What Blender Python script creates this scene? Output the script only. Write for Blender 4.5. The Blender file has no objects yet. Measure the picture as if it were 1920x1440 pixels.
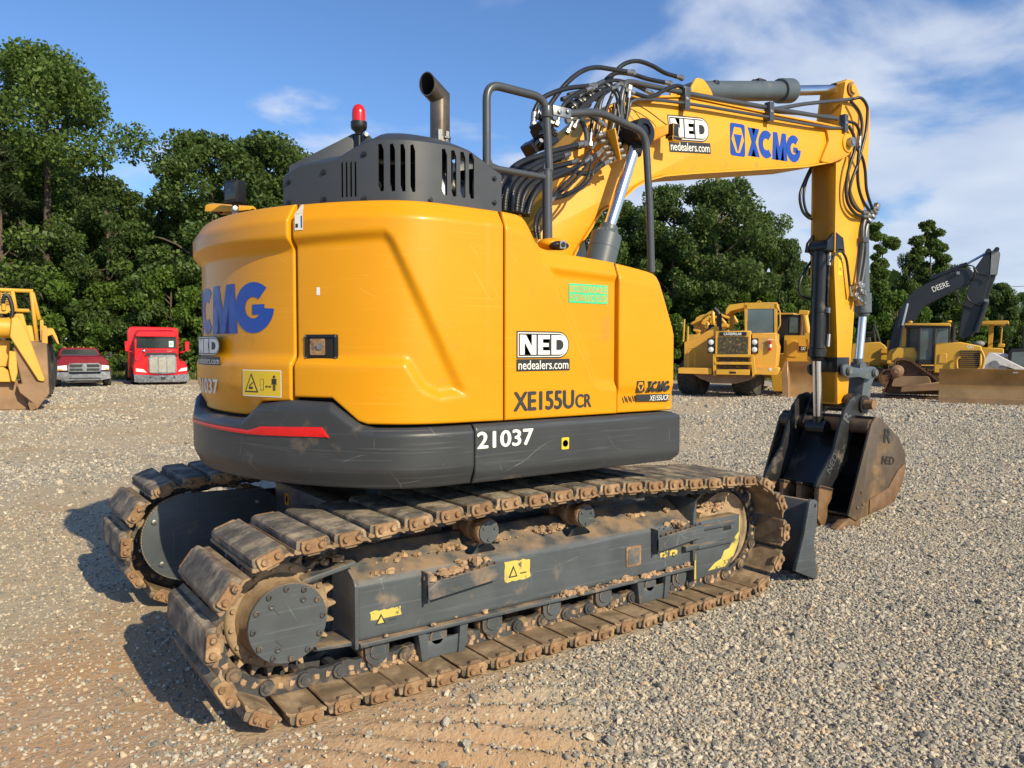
import bpy, bmesh, math, random
import numpy as np
from mathutils import Vector, Matrix, noise as mnoise
random.seed(7)
rng = np.random.default_rng(11)
R = math.radians
SC = bpy.context.scene
COL = SC.collection

# ------------------------------------------------------------------ camera, sky, sun, exposure
cam_d = bpy.data.cameras.new('camera')
cam_d.sensor_width = 36.0
cam_d.lens = 36.0 * 1466.7 / 1920
cam_d.clip_end = 3000
cam = bpy.data.objects.new('camera', cam_d)
COL.objects.link(cam)
cam.location = (-2.6737, -4.4441, 1.6287)
cam.rotation_euler = (R(90) - .0459, -.0013, -.6169)
SC.camera = cam

SUN_EL, SUN_AZ = R(31), math.atan2(.09, -1)      # azimuth of the sun seen from the machine
sun_dir = Vector((math.sin(SUN_AZ) * math.cos(SUN_EL), math.cos(SUN_AZ) * math.cos(SUN_EL), math.sin(SUN_EL)))
sun_d = bpy.data.lights.new('sun', 'SUN')
sun_d.energy = 5.0
sun_d.angle = R(.5)
sun_d.color = (1, .875, .61)
sun = bpy.data.objects.new('sun', sun_d)
COL.objects.link(sun)
sun.rotation_euler = sun_dir.to_track_quat('Z', 'Y').to_euler()

world = bpy.data.worlds.new('World')
SC.world = world
world.use_nodes = True
wn, wl = world.node_tree.nodes, world.node_tree.links
for n in list(wn): wn.remove(n)
def wnode(t, **k):
    n = wn.new(t)
    for a, b in k.items(): setattr(n, a, b)
    return n
sky = wnode('ShaderNodeTexSky', sky_type='NISHITA')
sky.sun_disc = False
sky.sun_elevation = SUN_EL
sky.sun_rotation = SUN_AZ
sky.air_density = 1.0
sky.dust_density = .6
sky.ozone_density = 2.2
tc = wnode('ShaderNodeTexCoord')
sep = wnode('ShaderNodeSeparateXYZ'); wl.new(tc.outputs['Generated'], sep.inputs[0])
# cloud layer: direction projected on a high plane
zc = wnode('ShaderNodeMath', operation='MAXIMUM'); wl.new(sep.outputs['Z'], zc.inputs[0]); zc.inputs[1].default_value = 0
za = wnode('ShaderNodeMath', operation='ADD'); wl.new(zc.outputs[0], za.inputs[0]); za.inputs[1].default_value = .22
dv = wnode('ShaderNodeVectorMath', operation='DIVIDE'); wl.new(tc.outputs['Generated'], dv.inputs[0])
cb = wnode('ShaderNodeCombineXYZ')
for i in range(3): wl.new(za.outputs[0], cb.inputs[i])
wl.new(cb.outputs[0], dv.inputs[1])
mp = wnode('ShaderNodeMapping'); wl.new(dv.outputs[0], mp.inputs[0])
mp.inputs['Location'].default_value = (15.2, 1.1, 0)
mp.inputs['Scale'].default_value = (1.0, 1.0, .6)
cn = wnode('ShaderNodeTexNoise'); cn.inputs['Scale'].default_value = 1.7; cn.inputs['Detail'].default_value = 9; cn.inputs['Roughness'].default_value = .50; cn.inputs['Distortion'].default_value = .3
wl.new(mp.outputs[0], cn.inputs['Vector'])
cn2 = wnode('ShaderNodeTexNoise'); cn2.inputs['Scale'].default_value = 2.6; cn2.inputs['Detail'].default_value = 6
wl.new(mp.outputs[0], cn2.inputs['Vector'])
# more cloud low above the horizon, thin patches higher up
hz = wnode('ShaderNodeMapRange'); wl.new(zc.outputs[0], hz.inputs[0])
hz.inputs['From Min'].default_value = .02; hz.inputs['From Max'].default_value = .42
hz.inputs['To Min'].default_value = .17; hz.inputs['To Max'].default_value = -.03
ad = wnode('ShaderNodeMath', operation='ADD'); wl.new(cn.outputs['Fac'], ad.inputs[0]); wl.new(hz.outputs[0], ad.inputs[1])
# cloud bank to the north east
dt = wnode('ShaderNodeVectorMath', operation='DOT_PRODUCT'); wl.new(tc.outputs['Generated'], dt.inputs[0]); dt.inputs[1].default_value = (.93, .36, 0)
bk = wnode('ShaderNodeMapRange'); wl.new(dt.outputs['Value'], bk.inputs[0])
bk.inputs['From Min'].default_value = .5; bk.inputs['From Max'].default_value = 1.0
bk.inputs['To Min'].default_value = -.07; bk.inputs['To Max'].default_value = .13
ad2 = wnode('ShaderNodeMath', operation='ADD'); wl.new(ad.outputs[0], ad2.inputs[0]); wl.new(bk.outputs[0], ad2.inputs[1])
cm = wnode('ShaderNodeMapRange', interpolation_type='SMOOTHSTEP'); wl.new(ad2.outputs[0], cm.inputs[0])
cm.inputs['From Min'].default_value = .55; cm.inputs['From Max'].default_value = .70
cm.inputs['To Min'].default_value = 0; cm.inputs['To Max'].default_value = .85
cr = wnode('ShaderNodeMixRGB'); wl.new(cn2.outputs['Fac'], cr.inputs[0])
cr.inputs[1].default_value = (3.0, 3.9, 5.6, 1); cr.inputs[2].default_value = (7.4, 7.7, 8.2, 1)
tint = wnode('ShaderNodeMixRGB', blend_type='MULTIPLY'); tint.inputs[0].default_value = 1
wl.new(sky.outputs[0], tint.inputs[1]); tint.inputs[2].default_value = (.74, .97, 1.27, 1)
mx = wnode('ShaderNodeMixRGB'); wl.new(cm.outputs[0], mx.inputs[0]); wl.new(tint.outputs[0], mx.inputs[1]); wl.new(cr.outputs[0], mx.inputs[2])
bg = wnode('ShaderNodeBackground'); bg.inputs['Strength'].default_value = .115
wl.new(mx.outputs[0], bg.inputs[0])
wo = wnode('ShaderNodeOutputWorld'); wl.new(bg.outputs[0], wo.inputs[0])

SC.view_settings.view_transform = 'Standard'
SC.view_settings.look = 'None'
SC.view_settings.gamma = 1
SC.view_settings.exposure = .16
SC.view_settings.use_curve_mapping = False
SC.cycles.max_bounces = 6
SC.cycles.transparent_max_bounces = 6

# ------------------------------------------------------------------ materials
MATS = {}
def pmat(name, col, rough=.5, metal=0, var=.15, vs=3.0, dust=None, bump=None, streak=0, coat=0, vor=0, spec=.5, up=0, chips=None):
    """procedural paint / steel / rubber: base colour with large and small variation, optional dust patches,
    fine horizontal wear lines, paint chips, dust lying on upward faces, and relief"""
    m = bpy.data.materials.new(name); m.use_nodes = True
    N, L = m.node_tree.nodes, m.node_tree.links
    b = N['Principled BSDF']
    def nd(t, **k):
        n = N.new(t)
        for a, v in k.items(): setattr(n, a, v)
        return n
    tco = nd('ShaderNodeTexCoord'); oi = nd('ShaderNodeObjectInfo')
    off = nd('ShaderNodeVectorMath', operation='ADD'); L.new(tco.outputs['Object'], off.inputs[0])
    sc = nd('ShaderNodeMath', operation='MULTIPLY'); L.new(oi.outputs['Random'], sc.inputs[0]); sc.inputs[1].default_value = 37
    L.new(sc.outputs[0], off.inputs[1])
    vec = off.outputs[0]
    def noise(s, d=4, r=.55, v=None):
        n = nd('ShaderNodeTexNoise'); n.inputs['Scale'].default_value = s; n.inputs['Detail'].default_value = d; n.inputs['Roughness'].default_value = r
        L.new(v or vec, n.inputs['Vector']); return n.outputs['Fac']
    def ramp(f, a, c, lo=0, hi=1):
        n = nd('ShaderNodeMapRange'); L.new(f, n.inputs[0])
        n.inputs['From Min'].default_value = a; n.inputs['From Max'].default_value = c
        n.inputs['To Min'].default_value = lo; n.inputs['To Max'].default_value = hi; return n.outputs[0]
    def mix(f, a, c, mode='MIX'):
        n = nd('ShaderNodeMixRGB', blend_type=mode)
        for i, x in enumerate((f, a, c)):
            if isinstance(x, (int, float)): n.inputs[i].default_value = x
            elif isinstance(x, tuple): n.inputs[i].default_value = (*x, 1)
            else: L.new(x, n.inputs[i])
        return n.outputs[0]
    c0 = tuple(x * (1 - var) for x in col); c1 = tuple(min(1, x * (1 + var)) for x in col)
    cur = mix(ramp(noise(vs), .3, .7), c0, c1)
    rcur = None
    if vor:
        v = nd('ShaderNodeTexVoronoi'); v.inputs['Scale'].default_value = vor; L.new(vec, v.inputs['Vector'])
        cur = mix(.5, cur, v.outputs['Color'], 'SOFT_LIGHT')
    if streak:
        mpn = nd('ShaderNodeMapping'); L.new(vec, mpn.inputs[0]); mpn.inputs['Scale'].default_value = (1.2, 1.2, 70)
        st = ramp(noise(1.6, 5, .6, mpn.outputs[0]), .58, .74, 0, streak)
        cur = mix(st, cur, tuple(min(1, x * 1.6 + .10) for x in col))
        v = nd('ShaderNodeTexVoronoi', feature='DISTANCE_TO_EDGE'); v.inputs['Scale'].default_value = 5.1
        dn = nd('ShaderNodeTexNoise'); dn.inputs['Scale'].default_value = 1.7; L.new(vec, dn.inputs['Vector'])
        vm = nd('ShaderNodeMixRGB'); vm.inputs[0].default_value = .22; L.new(vec, vm.inputs[1]); L.new(dn.outputs['Color'], vm.inputs[2])
        L.new(vm.outputs[0], v.inputs['Vector'])
        ln = ramp(v.outputs['Distance'], .002, .006, .55, 0)
        gate = nd('ShaderNodeMath', operation='MULTIPLY'); L.new(ln, gate.inputs[0]); L.new(ramp(noise(6.1), .54, .64, 0, min(1, streak * 2.2)), gate.inputs[1])
        cur = mix(gate.outputs[0], cur, tuple(min(1, x * 1.3 + .22) for x in col))
    if chips:
        cc, amt = chips
        cur = mix(ramp(noise(14, 6, .7), .72 - amt, .74 - amt, 0, .9), cur, cc)
    if dust:
        dc, amt, ds = dust
        f = ramp(noise(ds, 6, .62), .62 - amt * .3, .80 - amt * .3)
        cur = mix(f, cur, mix(ramp(noise(ds * 5), .3, .7), tuple(x * .8 for x in dc), dc))
        rcur = ramp(f, 0, 1, rough, max(rough, .9))
    if up:
        g = nd('ShaderNodeNewGeometry'); sp = nd('ShaderNodeSeparateXYZ'); L.new(g.outputs['Normal'], sp.inputs[0])
        u = ramp(sp.outputs['Z'], .45, .95)
        q = nd('ShaderNodeMath', operation='MULTIPLY'); L.new(u, q.inputs[0]); L.new(ramp(noise(7, 5), .35, .6, 0, up), q.inputs[1])
        cur = mix(q.outputs[0], cur, (.36, .24, .14))
    L.new(cur, b.inputs['Base Color'])
    if rcur is not None: L.new(rcur, b.inputs['Roughness'])
    else: L.new(ramp(noise(vs * 4), .25, .75, max(0.02, rough - .07), min(1, rough + .09)), b.inputs['Roughness'])
    b.inputs['Metallic'].default_value = metal
    b.inputs['Specular IOR Level'].default_value = spec
    if coat: b.inputs['Coat Weight'].default_value = coat; b.inputs['Coat Roughness'].default_value = .12
    if bump:
        s, sca = bump
        bn = nd('ShaderNodeBump'); bn.inputs['Strength'].default_value = s; bn.inputs['Distance'].default_value = .01
        L.new(noise(sca, 6, .6), bn.inputs['Height']); L.new(bn.outputs[0], b.inputs['Normal'])
    MATS[name] = m
    return m

SAND = (.42, .27, .15)
Y_ = pmat('yellow_paint', (.68, .288, .001), .40, var=.07, vs=1.1, streak=.17, bump=(.03, 2.2), coat=.16, spec=.30, dust=((.42, .22, .05), .02, 2.4))
YB = pmat('boom_yellow_paint', (.74, .345, .012), .45, var=.06, vs=2, streak=.15, dust=((.3, .2, .1), .02, 6), bump=(.02, 20))
GR = pmat('dark_grey_paint', (.040, .043, .047), .42, var=.14, vs=2.5, streak=.42, dust=((.24, .18, .12), .04, 3.1), bump=(.02, 30))
GF = pmat('frame_grey_paint', (.072, .082, .090), .45, var=.2, vs=4, streak=.4, dust=((.33, .22, .13), .10, 4.2), bump=(.08, 50), up=.85)
HG = pmat('hood_grey_paint', (.042, .046, .053), .45, var=.1, vs=2, bump=(.03, 120))
RAIL = pmat('rail_grey_paint', (.06, .065, .072), .32, var=.1, vs=3)
BLK = pmat('black_plastic', (.012, .012, .013), .45, var=.2)
DARK = pmat('engine_bay_dark', (.012, .012, .012), .8, var=.4)
HOSE = pmat('black_rubber_hose', (.018, .018, .019), .36, var=.25, vs=9)
RUST = pmat('rusty_shoe_steel', (.24, .135, .065), .78, metal=0, var=.4, vs=14, dust=((.48, .31, .17), .42, 9), bump=(.35, 60), chips=((.07, .055, .045), .12))
SHOE = pmat('dusty_shoe_plate', (.19, .13, .075), .8, var=.35, vs=9, dust=((.42, .30, .18), .46, 6), bump=(.25, 45))
PAD = pmat('dusty_rubber_pad', (.115, .10, .08), .88, var=.45, vs=16, dust=((.43, .34, .23), .50, 7), bump=(.6, 55))
LINK = pmat('chain_link_steel', (.075, .075, .078), .5, metal=.35, var=.3, vs=12, dust=((.40, .26, .14), .36, 9), bump=(.3, 60))
SPRK = pmat('sandy_sprocket_steel', (.27, .19, .115), .75, metal=.05, var=.4, vs=9, dust=((.46, .31, .18), .6, 7), chips=((.07, .065, .06), .16), bump=(.25, 40))
MUD = pmat('dried_clay', (.40, .26, .15), .95, var=.3, vs=14, bump=(.6, 60))
CHR = pmat('chrome_rod', (.82, .80, .78), .22, metal=1, var=.02, vs=.3)
STEEL = pmat('zinc_fitting', (.36, .355, .34), .40, metal=.9, var=.15, vs=30)
CYL = pmat('cylinder_grey_paint', (.085, .105, .12), .4, var=.12, vs=6, dust=((.2, .18, .15), .05, 6))
BLKP = pmat('glossy_black_paint', (.012, .012, .013), .28, var=.2, dust=((.16, .12, .08), .06, 4))
EXH = pmat('heat_stained_exhaust', (.17, .135, .105), .42, metal=.75, var=.35, vs=5)
EXI = pmat('exhaust_soot', (.008, .008, .01), .9)
RED = pmat('red_lens', (.62, .012, .008), .18, var=.05, coat=.5)
REFL = pmat('red_reflector', (.72, .008, .008), .3, var=.06, vs=9)
WHT = pmat('white_print', (.78, .77, .72), .5, var=.05, chips=((.12, .1, .08), .02))
BLU = pmat('blue_print', (.008, .060, .36), .4, var=.06)
BKP = pmat('black_print', (.022, .022, .024), .5, var=.1)
BKW = pmat('worn_black_print', (.03, .032, .034), .5, var=.1, chips=((.7, .33, .02), .05))
YST = pmat('yellow_sticker', (.72, .50, .02), .45, var=.06, chips=((.65, .6, .45), .05))
YSW = pmat('worn_yellow_sticker', (.55, .44, .09), .6, var=.15, chips=((.10, .10, .08), .14), dust=((.4, .27, .15), .1, 9))
GRN = pmat('green_sticker', (.05, .60, .27), .5, var=.06)
ORG = pmat('orange_print', (.75, .30, .02), .5)
GLS = pmat('dark_glass', (.02, .025, .028), .06, var=.1, spec=.8)
BKT = pmat('bucket_steel', (.12, .088, .062), .5, metal=.35, var=.4, vs=3, dust=((.34, .20, .09), .36, 2.2), bump=(.2, 25), streak=.2)
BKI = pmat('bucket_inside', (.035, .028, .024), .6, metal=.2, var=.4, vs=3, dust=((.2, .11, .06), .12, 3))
TOOTH = pmat('rusted_tooth', (.20, .115, .06), .6, metal=.3, var=.3, vs=9, bump=(.3, 40))
THM = pmat('thumb_black_paint', (.02, .02, .021), .38, var=.25, dust=((.17, .14, .11), .18, 5), bump=(.1, 30), streak=.25)

# ------------------------------------------------------------------ mesh helpers
class MB:
    def __init__(s): s.V = []; s.F = []; s.M = []; s.m = 0
    def add(s, V, F):
        o = len(s.V); s.V += [tuple(v) for v in V]
        s.F += [tuple(i + o for i in f) for f in F]; s.M += [s.m] * len(F); return s
    def box(s, c, size, rot=None):
        hx, hy, hz = (d / 2 for d in size)
        V = [Vector((a * hx, b * hy, d * hz)) for a in (-1, 1) for b in (-1, 1) for d in (-1, 1)]
        if rot is not None: V = [rot @ v for v in V]
        return s.add([v + Vector(c) for v in V], [(0, 1, 3, 2), (4, 6, 7, 5), (0, 4, 5, 1), (2, 3, 7, 6), (0, 2, 6, 4), (1, 5, 7, 3)])
    def bx(s, x0, x1, y0, y1, z0, z1): return s.box(((x0 + x1) / 2, (y0 + y1) / 2, (z0 + z1) / 2), (x1 - x0, y1 - y0, z1 - z0))
    def prism(s, o, a, b, axis='y'):
        n = len(o)
        f = {'y': lambda p, t: (p[0], t, p[1]), 'x': lambda p, t: (t, p[0], p[1]), 'z': lambda p, t: (p[0], p[1], t)}[axis]
        return s.add([f(p, a) for p in o] + [f(p, b) for p in o],
                     [tuple(range(n)), tuple(range(2 * n - 1, n - 1, -1))] + [(i, (i + 1) % n, n + (i + 1) % n, n + i) for i in range(n)])
    def loft(s, rings, close=True, caps=True):
        n = len(rings[0]); V = [p for r in rings for p in r]; F = []
        for k in range(len(rings) - 1):
            for i in range(n if close else n - 1):
                j = (i + 1) % n; F.append((k * n + i, k * n + j, (k + 1) * n + j, (k + 1) * n + i))
        if caps and close: F += [tuple(range(n)), tuple(range(len(V) - 1, len(V) - n - 1, -1))]
        return s.add(V, F)
    def tube(s, pts, r, n=8, caps=True, rf=None):
        P = [Vector(p) for p in pts]; rings = []; up = None
        for i, p in enumerate(P):
            t = (P[min(i + 1, len(P) - 1)] - P[max(i - 1, 0)]).normalized()
            if up is None:
                up = t.orthogonal().normalized()
            up = (up - t * up.dot(t))
            up = up.normalized() if up.length > 1e-6 else t.orthogonal().normalized()
            w = t.cross(up); rr = rf(i) if rf else r
            rings.append([p + (up * math.cos(a) + w * math.sin(a)) * rr for a in (2 * math.pi * k / n for k in range(n))])
        return s.loft(rings, True, caps)
    def cyl(s, p0, p1, r0, r1=None, n=16):
        p0, p1 = Vector(p0), Vector(p1); r1 = r0 if r1 is None else r1
        t = (p1 - p0).normalized(); u = t.orthogonal().normalized(); w = t.cross(u)
        A = [2 * math.pi * k / n for k in range(n)]
        return s.loft([[p + (u * math.cos(a) + w * math.sin(a)) * r for a in A] for p, r in ((p0, r0), (p1, r1))])
    def lathe(s, prof, p0, d, n=24):
        p0, t = Vector(p0), Vector(d).normalized(); u = t.orthogonal().normalized(); w = t.cross(u)
        A = [2 * math.pi * k / n for k in range(n)]
        return s.loft([[p0 + t * h + (u * math.cos(a) + w * math.sin(a)) * max(r, 1e-4) for a in A] for r, h in prof])
    def ball(s, c, r, n=10, sq=(1, 1, 1), jit=0):
        rings = []
        for i in range(n // 2 + 1):
            th = math.pi * i / (n // 2); ring = []
            for k in range(n):
                a = 2 * math.pi * k / n; q = r * (1 + random.uniform(-jit, jit))
                ring.append((c[0] + sq[0] * q * max(.01, math.sin(th)) * math.cos(a), c[1] + sq[1] * q * max(.01, math.sin(th)) * math.sin(a), c[2] + sq[2] * q * math.cos(th)))
            rings.append(ring)
        return s.loft(rings)
    def ribbon(s, o, y0, y1, th):
        """cover plate following an (x, z) polyline, thickness th to its left"""
        n = len(o); off = []
        for i in range(n):
            a = Vector(o[max(i - 1, 0)]); b = Vector(o[min(i + 1, n - 1)]); t = (b - a).normalized(); off.append((o[i][0] - t.y * th, o[i][1] + t.x * th))
        for i in range(n - 1):
            s.prism([o[i], o[i + 1], off[i + 1], off[i]], y0, y1)
        return s
    def mesh(s, name, mats, bevel=0, smooth=40, seg=2):
        me = bpy.data.meshes.new(name); me.from_pydata(s.V, [], s.F)
        for m in (mats if isinstance(mats, (list, tuple)) else [mats]): me.materials.append(m)
        if len(me.materials) > 1: me.polygons.foreach_set('material_index', s.M)
        bm = bmesh.new(); bm.from_mesh(me)
        bmesh.ops.recalc_face_normals(bm, faces=bm.faces)
        if bevel:
            ed = [e for e in bm.edges if len(e.link_faces) == 2 and e.calc_face_angle(0) > R(28)]
            bmesh.ops.bevel(bm, geom=ed, offset=bevel, segments=seg, affect='EDGES', clamp_overlap=True, profile=.5)
        bm.to_mesh(me); bm.free()
        if smooth:
            me.polygons.foreach_set('use_smooth', [True] * len(me.polygons)); me.set_sharp_from_angle(angle=R(smooth))
        me.update(); return me
    def build(s, name, mats, parent=None, bevel=0, smooth=40, loc=None, seg=2):
        return link(name, s.mesh(name, mats, bevel, smooth, seg), parent, loc)
def link(name, me, parent=None, loc=None):
    o = bpy.data.objects.new(name, me); COL.objects.link(o)
    if parent: o.parent = parent
    if loc is not None: o.location = loc
    return o
def tag(o, label=None, cat=None, group=None, kind=None):
    for k, v in (('label', label), ('category', cat), ('group', group), ('kind', kind)):
        if v: o[k] = v
    return o
def empty(name, loc, rz, label, cat, group=None):
    o = bpy.data.objects.new(name, None); COL.objects.link(o)
    o.location = loc; o.rotation_euler = (0, 0, rz); o.empty_display_size = .3
    return tag(o, label, cat, group)
def kids(o): return [c for c in bpy.data.objects if c.parent == o]
def smooth_pts(P, k=6):
    """Catmull-Rom through the points"""
    P = [Vector(p) for p in P]; Q = [P[0] * 2 - P[1]] + P + [P[-1] * 2 - P[-2]]; out = []
    for i in range(1, len(Q) - 2):
        a, b, c, d = Q[i - 1:i + 3]
        for j in range(k):
            t = j / k
            out.append(.5 * ((2 * b) + (c - a) * t + (2 * a - 5 * b + 4 * c - d) * t * t + (3 * b - a - 3 * c + d) * t ** 3))
    out.append(P[-1]); return out
def rounded(o, r, n=4):
    """round the corners of a closed 2D outline"""
    out = []; N = len(o)
    for i in range(N):
        p = Vector(o[i]); a = Vector(o[i - 1]); b = Vector(o[(i + 1) % N])
        da, db = (a - p), (b - p); q = min(r, da.length * .45, db.length * .45)
        A = p + da.normalized() * q; B = p + db.normalized() * q
        for k in range(n + 1):
            t = k / n; v = A * (1 - t) ** 2 + p * 2 * t * (1 - t) + B * t * t; out.append((v.x, v.y))
    return out
def cut(o, cutters):
    """subtract closed meshes from a mesh object and keep the result as its mesh"""
    for c in cutters:
        co = bpy.data.objects.new('cutter', c); COL.objects.link(co)
        md = o.modifiers.new('b', 'BOOLEAN'); md.operation = 'DIFFERENCE'; md.solver = 'EXACT'; md.object = co
        dg = bpy.context.evaluated_depsgraph_get(); dg.update()
        me = bpy.data.meshes.new_from_object(o.evaluated_get(dg)); o.modifiers.clear(); o.data = me
        bpy.data.objects.remove(co)
# flat print: letters and shapes laid on a surface. surf(u, v, h) -> point; h in metres above the surface
def text_poly(body, size, bold=0, shear=0, xs=1.0, spacing=1.0):
    cu = bpy.data.curves.new('t', 'FONT'); cu.body = body; cu.size = size; cu.offset = bold * size; cu.shear = shear; cu.space_character = spacing
    cu.resolution_u = 4
    o = bpy.data.objects.new('t', cu); COL.objects.link(o)
    dg = bpy.context.evaluated_depsgraph_get(); dg.update()
    me = bpy.data.meshes.new_from_object(o.evaluated_get(dg))
    V = [(v.co.x * xs, v.co.y) for v in me.vertices]; F = [tuple(p.vertices) for p in me.polygons]
    bpy.data.objects.remove(o); bpy.data.curves.remove(cu); bpy.data.meshes.remove(me)
    return V, F
def print_on(name, parent, surf, items, div=0, label=None):
    """items: (kind, data, x, y, material, layer) ; kind 'poly' data=outline ; kind 'text' data=(body, width, height, bold, shear)"""
    mb = MB(); mats = []
    for kind, data, x, y, mat, lay in items:
        if mat not in mats: mats.append(mat)
        mb.m = mats.index(mat); h = .002 + .0012 * lay
        bm = bmesh.new()
        shifts = [(0, 0)]
        if kind == 'text':
            body, w, hh, bold, shear = data
            V, F = text_poly(body, 1.0, 0, shear)
            x0 = min(v[0] for v in V); x1 = max(v[0] for v in V); y0 = min(v[1] for v in V); y1 = max(v[1] for v in V)
            V = [((v[0] - x0) / (x1 - x0) * w, (v[1] - y0) / (y1 - y0) * hh) for v in V]
            b_ = bold * hh * .9
            if bold: shifts = [(-b_, 0), (b_, 0), (0, -b_ * .6), (0, b_ * .6), (0, 0)]
        elif isinstance(data, dict): V = data['V']; F = data['F']
        else:
            V = list(data); F = [tuple(range(len(V)))]
        for q_, (ax, ay) in enumerate(shifts):
            vs = [bm.verts.new((a + x + ax, b + y + ay, q_ * .00012)) for a, b in V]
            for f in F:
                try: bm.faces.new([vs[i] for i in f])
                except ValueError: pass
        bmesh.ops.triangulate(bm, faces=bm.faces)
        if div and kind == 'poly' and not isinstance(data, dict):
            xs_ = [v.co.x for v in bm.verts]; t = min(xs_) + div
            while t < max(xs_):
                g = bm.verts[:] + bm.edges[:] + bm.faces[:]
                bmesh.ops.bisect_plane(bm, geom=g, plane_co=(t, 0, 0), plane_no=(1, 0, 0)); t += div
        bm.verts.index_update()
        mb.add([surf(v.co.x, v.co.y, h + v.co.z) for v in bm.verts], [tuple(v.index for v in f.verts) for f in bm.faces]); bm.free()
    o = mb.build(name, mats, parent, smooth=0)
    if label: o['label'] = label
    return o
def arc(cx, cy, r, a0, a1, n=10): return [(cx + r * math.cos(R(a0 + (a1 - a0) * i / n)), cy + r * math.sin(R(a0 + (a1 - a0) * i / n))) for i in range(n + 1)]
def thick_arc(cx, cy, r0, r1, a0, a1, n=14): return arc(cx, cy, r1, a0, a1, n) + arc(cx, cy, r0, a1, a0, n)
def band(P):
    """outline of a thick arc as a strip of quads"""
    n = len(P) // 2; return {'V': list(P), 'F': [(i, i + 1, 2 * n - 2 - i, 2 * n - 1 - i) for i in range(n - 1)]}
def rect(x0, y0, x1, y1): return [(x0, y0), (x1, y0), (x1, y1), (x0, y1)]
def sc2(P, x, y, sx, sy=None, sh=0): return [(x + p[0] * sx + p[1] * sh * sx, y + p[1] * (sy or sx)) for p in P]
def maker_letters(x, y, w, h, mat, lay, sh=0):
    """bold X C M G as polygons, in a box w x h"""
    L = [[(0, 0), (.22, 0), (.37, .30), (.50, 0), (.76, 0), (.50, .51), (.74, 1), (.50, 1), (.38, .72), (.26, 1), (.02, 1), (.24, .51)],
         thick_arc(1.18, .5, .21, .5, 48, 312, 24),
         [(1.56, 0), (1.78, 0), (1.83, .56), (1.98, 0), (2.13, 0), (2.30, .56), (2.34, 0), (2.58, 0), (2.50, 1), (2.22, 1), (2.06, .46), (1.92, 1), (1.64, 1)],
         thick_arc(3.02, .5, .21, .5, 48, 356, 24),
         [(3.0, .36), (3.30, .36), (3.30, .56), (3.0, .56)]]
    L = [[(a / 3.52 * 3.33, b) for a, b in P] for P in L]
    out = []
    for P in L:
        q = sc2(P, x, y, w / 3.33, h, sh); out.append(('poly', band(q) if len(P) > 20 else q, 0, 0, mat, lay))
    return out
def maker_emblem(x, y, s, mat, bgm, lay, sy=None):
    sy = sy or s
    return [('poly', sc2(rounded(rect(0, 0, 1, 1), .12), x, y, s, sy), 0, 0, mat, lay),
            ('poly', sc2([(.08, .5), (.27, .88), (.73, .88), (.92, .5), (.62, .10), (.38, .10)], x, y, s, sy), 0, 0, bgm, lay + 1),
            ('poly', sc2([(.22, .66), (.78, .66), (.52, .13), (.48, .13)], x, y, s, sy), 0, 0, mat, lay + 2)]
def dealer_badge(x, y, w, fg, bk):
    """pill badge with three block letters above a web address strip"""
    h = w * .40; k = w / 2.6
    pill = lambda m: [(m, m), (2.6 - .55 - m * .3, m)] + arc(2.05, .52, .52 - m, -90, 90, 10) + [(m, 1.04 - m)]
    P = [('poly', sc2(pill(0), x, y + h * .47, k), 0, 0, bk, 0), ('poly', sc2(pill(.05), x, y + h * .47, k), 0, 0, fg, 1), ('poly', sc2(pill(.09), x, y + h * .47, k), 0, 0, bk, 2)]
    let = [[(.14, .14), (.36, .14), (.36, .62), (.66, .14), (.92, .14), (.92, .90), (.70, .90), (.70, .46), (.42, .90), (.14, .90)],
           [(1.0, .14), (1.58, .14), (1.58, .30), (1.24, .30), (1.24, .44), (1.52, .44), (1.52, .59), (1.24, .59), (1.24, .74), (1.58, .74), (1.58, .90), (1.0, .90)]]
    for l in let: P.append(('poly', sc2(l, x, y + h * .47, k), 0, 0, fg, 3))
    P.append(('poly', sc2([(1.66, .14), (2.1, .14)] + arc(2.1, .52, .38, -90, 90, 10) + [(1.66, .90)], x, y + h * .47, k), 0, 0, fg, 3))
    P.append(('poly', sc2([(1.90, .32), (2.06, .32)] + arc(2.06, .52, .20, -90, 90, 8) + [(1.90, .72)], x, y + h * .47, k), 0, 0, bk, 4))
    P.append(('poly', rect(0, 0, w, h * .44), x, y, bk, 1))
    P.append(('text', ('nedealers.com', w * .94, h * .33, .012, 0), x + w * .03, y + h * .06, fg, 2))
    return P

# ================================================================== EXCAVATOR (the machine in front)
EXC = empty('excavator', (0, 0, 0), 0, 'large yellow excavator with charcoal skirts and rubber padded tracks filling the foreground', 'excavator')

# ---- tracks: one path of the chain, shoes and links copied along it
TX, TZ, TR, TP = 1.504, .407, .298, .17145      # wheel centre, height, pitch radius, pitch
CR = (-.425, .245); CRZ = .775                  # carrier rollers and chain height over them
def chain_path(n=1400):
    P = [(TX + TR * math.sin(a), TZ + TR * math.cos(a)) for a in np.linspace(0, 0, 1)]
    P += [(CR[1] + .05, CRZ - .002), (CR[1], CRZ), (CR[0], CRZ), (CR[0] - .05, CRZ - .002)]
    P += [(-TX - TR * math.sin(a), TZ + TR * math.cos(a)) for a in np.linspace(.06, math.pi, 40)]
    P += [(TX + TR * math.sin(a), TZ - TR * math.cos(a)) for a in np.linspace(0, math.pi, 40)]
    P = np.array(P); d = np.r_[0, np.cumsum(np.hypot(*np.diff(P, axis=0).T))]
    return P, d
PTH, PD = chain_path(); PL = PD[-1]; NS = round(PL / TP); PITCH = PL / NS
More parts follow.
